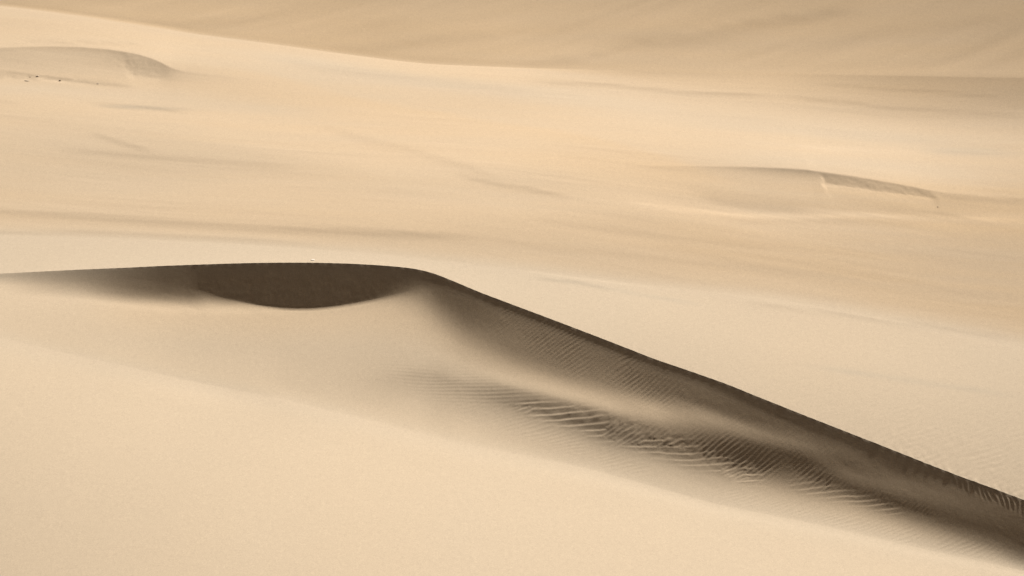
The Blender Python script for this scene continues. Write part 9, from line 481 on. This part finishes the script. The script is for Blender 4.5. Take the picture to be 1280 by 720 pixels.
add(Mi, ms * 0.022 * fbm(x * 1.6, y * 1.1, 127, 3))
ms = strip(x, y, [(-35.46, 48.96, 0.41), (-32.14, 49.01, 0.49), (-28.25, 48.89, 0.59), (-24.38, 48.92, 0.42)], 2, 4)
add(Mi, ms * 0.012 * fbm(x * 1.8, y * 1.0, 129, 3))
# long faint wind streaks across the hollow
a = D2R(-20)
u_, w_ = x * math.cos(a) + y * math.sin(a), -x * math.sin(a) + y * math.cos(a)
fade = smooth(y - ylm[None, :], 0, 2.5) * (1 - smooth(y - ylf[None, :], -3, -0.3))
add(Mi, fade * ((0.010 + 0.006 * smooth(ylm[None, :] + 34 - y, 0, 14)) * fbm(u_ * .04, w_ * .24, 131, 4, .62) + 0.004 * np.maximum(0, fbm(u_ * .07 + 5, w_ * .9, 133, 3, .6)) * 2))
T = slice(0, frow[1])
x, y = X[T], Y[T]
a = D2R(32)
u_, w_ = x * math.cos(a) + y * math.sin(a), -x * math.sin(a) + y * math.cos(a)
add(T, 0.050 * smooth(y - ylf[None, :], 0.3, 3) * fbm(u_ * .03, w_ * .28, 137, 3, .55))

dz[:, :2] = 0; dz[:, -2:] = 0; dz[:2] = 0; dz[-2:] = 0
Z = Z + dz

# ------------------------------------------------------------------ sand colours (its own tints, plus a shade tint on the lee slope)
def blob(x, y, pts, taper=4.0):
    return strip(x, y, pts, taper, 2.0)
iron_and_shade = np.zeros_like(Z); heavy = np.zeros_like(Z)
ca, sa = math.cos(D2R(-14)), math.sin(D2R(-14))
wisp = fbm((X * ca + Y * sa) * .035, (-X * sa + Y * ca) * .30, 149, 4, .6)
edge_in = 1.6 + 1.6 * wisp
wf = 0.3 + 9.0 * smooth(X, -2, 22)
sfar = smooth(Y - ylf[None, :], -wf, 0.2 + 0.3 * wf)
vale = smooth(Y - ylm[None, :], -0.6, edge_in + 0.8) * (1 - sfar)
iron_and_shade += vale * (0.80 + 0.25 * wisp + 0.25 * fbm(X * .05, Y * .035, 151, 3))
# the redder flank that runs down from the upper left to the right of the hollow
bt = np.array([(-24.62, 45.96), (-22.32, 44.89), (-16.71, 42.52), (-9.47, 36.95), (-4.13, 32.73), (1.01, 28.92), (5.97, 25.21), (10.21, 20.37), (14.23, 15.23)])
yt_ = np.interp(X, bt[:, 0], bt[:, 1])
dd = yt_ - Y + 0.5 * noise(X * .12, Y * .2, 153)
flank = smooth(dd, -0.4, 1.6) * np.exp(-np.maximum(dd, 0) / 13.0) * smooth(X, -24.62, -16.71) * (1 - smooth(X, 8.75, 16.18))
iron_and_shade += 0.38 * flank
iron_and_shade += 0.30 * smooth(yc[None, :] - Y, 0, 1.5) * (1 - smooth(yk[None, :] - Y, -2, 1)) + 0.22 * smooth(yk[None, :] - Y, -1, 3)
iron_and_shade += (1.45 + 0.3 * wisp) * sfar
iron_and_shade += (0.5 + 0.4 * wisp) * smooth(X - 0.12 * Y, 2, 24) * smooth(Y - ylm[None, :], -0.4, edge_in + 4.0) * (1 - smooth(Y - ylf[None, :], -26, -12))
iron_and_shade += 0.35 * smooth(X, 8, 30) * smooth(Y - ylf[None, :], -9, -0.5) * (1 - sfar)
pale = [[(-39.27, 38.91, 1.58), (-30.77, 38.86, 1.67), (-23.11, 36.67, 1.85), (-16.13, 34.52, 1.62), (-9.22, 31.07, 1.38)],
        [(-21.55, 48.29, 1.71), (-13.07, 44.82, 1.84), (-4.25, 39.35, 2.09), (6.2, 33.34, 2.8), (13.2, 29.35, 2.64), (22.95, 25.72, 2.7), (32.12, 20.68, 2.87)],
        [(8.82, 22.04, 1.69), (16.53, 20.3, 1.99), (24.58, 18.59, 2.21), (31.36, 15.78, 1.85)]]
for p_ in pale:
    iron_and_shade -= 0.42 * blob(X, Y, p_, 8)
iron_and_shade += 0.25 * smooth(X, -2, 20) * smooth(Y - yc[None, :], 0, 0.2) * (1 - smooth(Y - ylm[None, :], -1, 1))
iron_and_shade = np.clip(iron_and_shade, 0, 2.0)
for p_, k_ in [([(-27.93, 35.26, 0.37), (-25.0, 34.75, 0.41), (-22.33, 34.14, 0.4), (-19.97, 33.86, 0.36)], .5), ([(24.11, 22.78, 0.87), (28.36, 21.59, 0.95), (32.03, 20.11, 0.86)], .45),
               ([(14.61, -9.42, 0.42), (19.12, -10.34, 0.41), (23.14, -11.49, 0.4), (27.06, -12.88, 0.39)], .35), ([(0.0, 1.27, 0.26), (3.53, 0.82, 0.29), (7.01, -0.48, 0.37), (11.3, -2.01, 0.36)], .35),
               ([(18.49, -8.35, 0.75), (20.02, -9.72, 1.04), (21.53, -11.1, 0.71)], .25)]:
    heavy += k_ * blob(X, Y, p_, 3) * (0.8 + 0.5 * fbm(X * .3, Y * .8, 157, 3))
heavy += 0.10 * smooth(X, 18, 30) * smooth(Y - yc[None, :], 0.1, 4) * (1 - smooth(Y - ylm[None, :], -2, 0))
iron_and_shade += 0.45 * smooth(X, -25.96, -18.26) * smooth(yc[None, :] - Y, 0, 0.3) * (1 - smooth(yc[None, :] - Y, 4.0, 9.0)) * (1 - smooth(yk[None, :] - Y, -3, 0))  # lee slope tinted redder to paint in the warmer tone of its shade
iron_and_shade = np.clip(iron_and_shade, 0, 2.0)
heavy = np.clip(heavy, 0, 1)

# ------------------------------------------------------------------ vertex normals (continuous over the joins, sharp at the brink)
Pt = np.stack([X, Y, Z], -1)
def vnormals(P):
    fn = np.cross(P[1:, 1:] - P[:-1, :-1], P[:-1, 1:] - P[1:, :-1])
    fn = np.where(fn[..., 2:3] < 0, -fn, fn)
    n = np.zeros_like(P)
    n[:-1, :-1] += fn; n[1:, :-1] += fn; n[:-1, 1:] += fn; n[1:, 1:] += fn
    return n / np.linalg.norm(n, axis=-1, keepdims=True)
Nup, Ndn = vnormals(Pt[:frow[3] + 1]), vnormals(Pt[frow[3]:])

# ------------------------------------------------------------------ sand material
def sand_material(name):
    m = bpy.data.materials.new(name)
    m.use_nodes = True
    nt = m.node_tree
    N, Lk = nt.nodes.new, nt.links.new
    b = nt.nodes['Principled BSDF']
    b.inputs['Roughness'].default_value = 0.95
    b.inputs['Specular IOR Level'].default_value = 0.05
    tc = N('ShaderNodeTexCoord')
    def tex(scale, detail=2.0, rough=.5, stretch=None):
        t = N('ShaderNodeTexNoise')
        t.inputs['Scale'].default_value = scale
        t.inputs['Detail'].default_value = detail
        t.inputs['Roughness'].default_value = rough
        if stretch:
            mp = N('ShaderNodeMapping')
            mp.inputs['Scale'].default_value = stretch
            Lk(tc.outputs['Object'], mp.inputs['Vector']); Lk(mp.outputs[0], t.inputs['Vector'])
        else:
            Lk(tc.outputs['Object'], t.inputs['Vector'])
        return t.outputs['Fac']
    def math_(op, a, bb):
        n = N('ShaderNodeMath'); n.operation = op
        for k, v in enumerate((a, bb)):
            if isinstance(v, (int, float)): n.inputs[k].default_value = v
            else: Lk(v, n.inputs[k])
        return n.outputs[0]
    def mix(f, a, bb, blend='MIX'):
        n = N('ShaderNodeMix'); n.data_type = 'RGBA'; n.blend_type = blend
        if isinstance(f, (int, float)): n.inputs[0].default_value = f
        else: Lk(f, n.inputs[0])
        for k, v in ((6, a), (7, bb)):
            if isinstance(v, tuple): n.inputs[k].default_value = (*v, 1)
            else: Lk(v, n.inputs[k])
        return n.outputs[2]
    at = N('ShaderNodeAttribute'); at.attribute_name = 'iron_and_shade'
    ah = N('ShaderNodeAttribute'); ah.attribute_name = 'heavy'
    patch = tex(0.09, 3, .55, (1.0, 0.45, 1.0))
    f = math_('ADD', at.outputs['Fac'], math_('MULTIPLY', math_('SUBTRACT', patch, .5), .28))
    ramp = N('ShaderNodeValToRGB')
    ramp.color_ramp.elements[0].color = (0.409, 0.327, 0.227, 1)
    ramp.color_ramp.elements[1].color = (0.462, 0.319, 0.170, 1)
    ramp.color_ramp.elements.new(0.5).color = (0.443, 0.328, 0.204, 1)
    Lk(math_('MULTIPLY', f, 0.5), ramp.inputs[0])
    col = ramp.outputs[0]
    col = mix(ah.outputs['Fac'], col, (.335, .283, .204))
    # grains: dark and light specks a few centimetres across at this distance
    g1 = tex(17.0, 2, .7)
    g2 = tex(5.5, 2, .6, (1.0, 0.55, 1.0))
    g = math_('ADD', math_('MULTIPLY', math_('SUBTRACT', g1, .5), .55), math_('MULTIPLY', math_('SUBTRACT', g2, .5), .13))
    g = math_('ADD', g, 1.0)
    cc = N('ShaderNodeCombineColor')
    for k in range(3): Lk(g, cc.inputs[k])
    col = mix(1.0, col, cc.outputs[0], 'MULTIPLY')
    Lk(col, b.inputs['Base Color'])
    bp = N('ShaderNodeBump')
    bp.inputs['Strength'].default_value = 0.55
    bp.inputs['Distance'].default_value = 0.012
    h = math_('ADD', math_('MULTIPLY', tex(14.0, 3, .6), .5), math_('MULTIPLY', tex(3.2, 3, .55, (1, .6, 1)), .5))
    Lk(h, bp.inputs['Height'])
    Lk(bp.outputs[0], b.inputs['Normal'])
    return m
sand = sand_material('wind_blown_sand')

def sheet(name, r0, r1, norm, label=None):
    P = Pt[r0:r1 + 1]
    nr = r1 - r0 + 1
    me = bpy.data.meshes.new(name)
    me.vertices.add(nr * NC)
    me.vertices.foreach_set('co', P.reshape(-1).astype(np.float32))
    i = (np.arange(nr - 1)[:, None] * NC + np.arange(NC - 1)[None, :]).reshape(-1)
    q = np.stack([i, i + NC, i + NC + 1, i + 1], -1)
    me.loops.add(q.size); me.polygons.add(len(q))
    me.loops.foreach_set('vertex_index', q.reshape(-1).astype(np.int32))
    me.polygons.foreach_set('loop_start', (np.arange(len(q)) * 4).astype(np.int32))
    me.polygons.foreach_set('use_smooth', np.ones(len(q), bool))
    me.update(calc_edges=True)
    me.normals_split_custom_set_from_vertices(norm.reshape(-1, 3).astype(np.float32))
    for an, A in (('iron_and_shade', iron_and_shade), ('heavy', heavy)):
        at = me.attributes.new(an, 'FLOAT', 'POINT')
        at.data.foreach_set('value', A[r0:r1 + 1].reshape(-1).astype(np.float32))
    me.materials.append(sand)
    o = bpy.data.objects.new(name, me)
    sc.collection.objects.link(o)
    o['kind'] = 'structure'
    if label: o['label'] = label
    return o

F = frow
sheet('far_dune', F[0], F[1], Nup[F[0]:F[1] + 1], 'dull tan dune slope rising behind the far crest')
sheet('dune_valley', F[1], F[2], Nup[F[1]:F[2] + 1], 'wide golden hollow of smooth sand with faint wind streaks and two small slip faces')
sheet('dune_back_slope', F[2], F[3], Nup[F[2]:F[3] + 1], 'pale sunlit back of the main dune behind its dark sharp brink')
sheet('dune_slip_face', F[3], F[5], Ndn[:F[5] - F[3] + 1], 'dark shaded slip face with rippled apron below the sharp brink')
sheet('sand_plain', F[5], F[6], Ndn[F[5] - F[3]:], 'smooth bright sand sloping away in front of the dune')

# ------------------------------------------------------------------ the desert beyond the frame
def outskirts():
    rim = [(0, j) for j in range(0, NC)] + [(i, NC - 1) for i in range(1, NR)] + \
          [(NR - 1, j) for j in range(NC - 2, -1, -1)] + [(i, 0) for i in range(NR - 2, 0, -1)]
    rim_iron_and_shade = np.array([iron_and_shade[i, j] for i, j in rim])
    rim = np.array([Pt[i, j] for i, j in rim])
    n = len(rim)
    c = np.array([0.0, 25.0])
    d = rim[:, :2] - c
    d /= np.linalg.norm(d, axis=1, keepdims=True)
    dist = [0, 1.5, 4, 9, 17, 30, 50, 80, 130, 220, 400, 800, 1600, 4000]
    vs = []
    zr = rim[:, 2]
    for s in dist:
        p = rim[:, :2] + d * s
        k = float(smooth(np.array(s), 0, 60))
        zz = zr * (1 - k) + k * (-3.0 + 3.5 * fbm(p[:, 0] / 60, p[:, 1] / 45, 171, 3)) 
        if s > 300: zz = zz * 0 - 4 + 6 * fbm(p[:, 0] / 300, p[:, 1] / 300, 173, 2)
        vs.append(np.column_stack([p, zz]))
    V = np.concatenate(vs)
    fs = []
    for k in range(len(dist) - 1):
        a = np.arange(n) + k * n; b = (np.arange(n) + 1) % n + k * n
        fs.append(np.stack([a, a + n, b + n, b], -1))
    q = np.concatenate(fs)
    me = bpy.data.meshes.new('desert_floor')
    me.from_pydata(V.tolist(), [], q[:, ::1].tolist())
    me.polygons.foreach_set('use_smooth', np.ones(len(q), bool))
    fe = np.concatenate([rim_iron_and_shade * math.exp(-s / 40) + 0.6 * (1 - math.exp(-s / 40)) for s in dist])
    at = me.attributes.new('iron_and_shade', 'FLOAT', 'POINT')
    at.data.foreach_set('value', fe.astype(np.float32))
    me.materials.append(sand)
    me.update()
    o = bpy.data.objects.new('desert_floor', me)
    sc.collection.objects.link(o)
    o['kind'] = 'structure'
    o['label'] = 'open sand running out to the horizon'
outskirts()

# ------------------------------------------------------------------ loose clods lying on the sand
def ground_z(x, y):
    j = int(np.searchsorted(xf, x)); col = -Y[:, j]
    return float(np.interp(-y, col, Z[:, j]))

def clod(name, xy, size, seed, label, cat, colour, group=None, flat=0.55, yaw=0.0):
    """an angular lump: a displaced, flattened icosphere sunk a little in the sand"""
    import bmesh
    bm = bmesh.new()
    bmesh.ops.create_icosphere(bm, subdivisions=3, radius=0.5)
    for v in bm.verts:
        p = np.array(v.co)
        k = 1 + 0.35 * float(fbm(np.array(p[0] * 2.3 + seed), np.array(p[1] * 2.3 + p[2] * 1.7), seed, 3))
        v.co = Vector((p[0] * k * size[0], p[1] * k * size[1], p[2] * k * size[2]))
    for f in bm.faces: f.smooth = False
    me = bpy.data.meshes.new(name); bm.to_mesh(me); bm.free()
    m = bpy.data.materials.get(colour[0])
    if m is None:
        m = bpy.data.materials.new(colour[0]); m.use_nodes = True
        b = m.node_tree.nodes['Principled BSDF']; b.inputs['Roughness'].default_value = .9
        t = m.node_tree.nodes.new('ShaderNodeTexNoise'); t.inputs['Scale'].default_value = 9
        r = m.node_tree.nodes.new('ShaderNodeValToRGB')
        r.color_ramp.elements[0].color = (*[c * .8 for c in colour[1]], 1); r.color_ramp.elements[1].color = (*[c * 1.2 for c in colour[1]], 1)
        m.node_tree.links.new(t.outputs['Fac'], r.inputs[0]); m.node_tree.links.new(r.outputs[0], b.inputs['Base Color'])
    me.materials.append(m)
    o = bpy.data.objects.new(name, me)
    o.location = (xy[0], xy[1], ground_z(*xy) + size[2] * 0.22)
    o.rotation_euler = (0, 0, yaw)
    sc.collection.objects.link(o)
    o['label'] = label; o['category'] = cat
    if group: o['group'] = group
    return o

brown = ('damp_brown_crust', (.40, .30, .19))
g = 'crusted clods in the upper left hollow'
clod('sand_clod', (-31.89, 41.93), (.17, .17, .07), 3, 'dark brown clod, upper one of the pair nearest the left edge of the hollow', 'sand clod', brown, g, yaw=-.5)
clod('sand_clod', (-32.37, 41.88), (.1, .12, .04), 7, 'small faint brown clod just left of the dark upper clod', 'sand clod', brown, g)
clod('sand_clod', (-32.46, 41.02), (.36, .17, .045), 11, 'long flat brown clod on the lower edge of the crust line', 'sand clod', brown, g, yaw=-.3)
clod('sand_clod', (-30.27, 41.06), (.13, .15, .085), 15, 'pointed dark brown clod alone in the middle of the crust line', 'sand clod', brown, g)
clod('sand_clod', (-27.65, 40.27), (.15, .15, .045), 19, 'low brown clod at the right end of the crust line', 'sand clod', brown, g, yaw=-.4)
clod('pebble', (24.89, 12.26), (.065, .07, .04), 23, 'tiny dark pebble below the long slip face at the right', 'pebble', brown)
clod('shell_fragment', (-11.13, 3.57), (.22, .24, .04), 27, 'pale fragment lying on the sand just behind the dark brink', 'shell', ('pale_shell', (.52, .45, .35)), yaw=-.5)
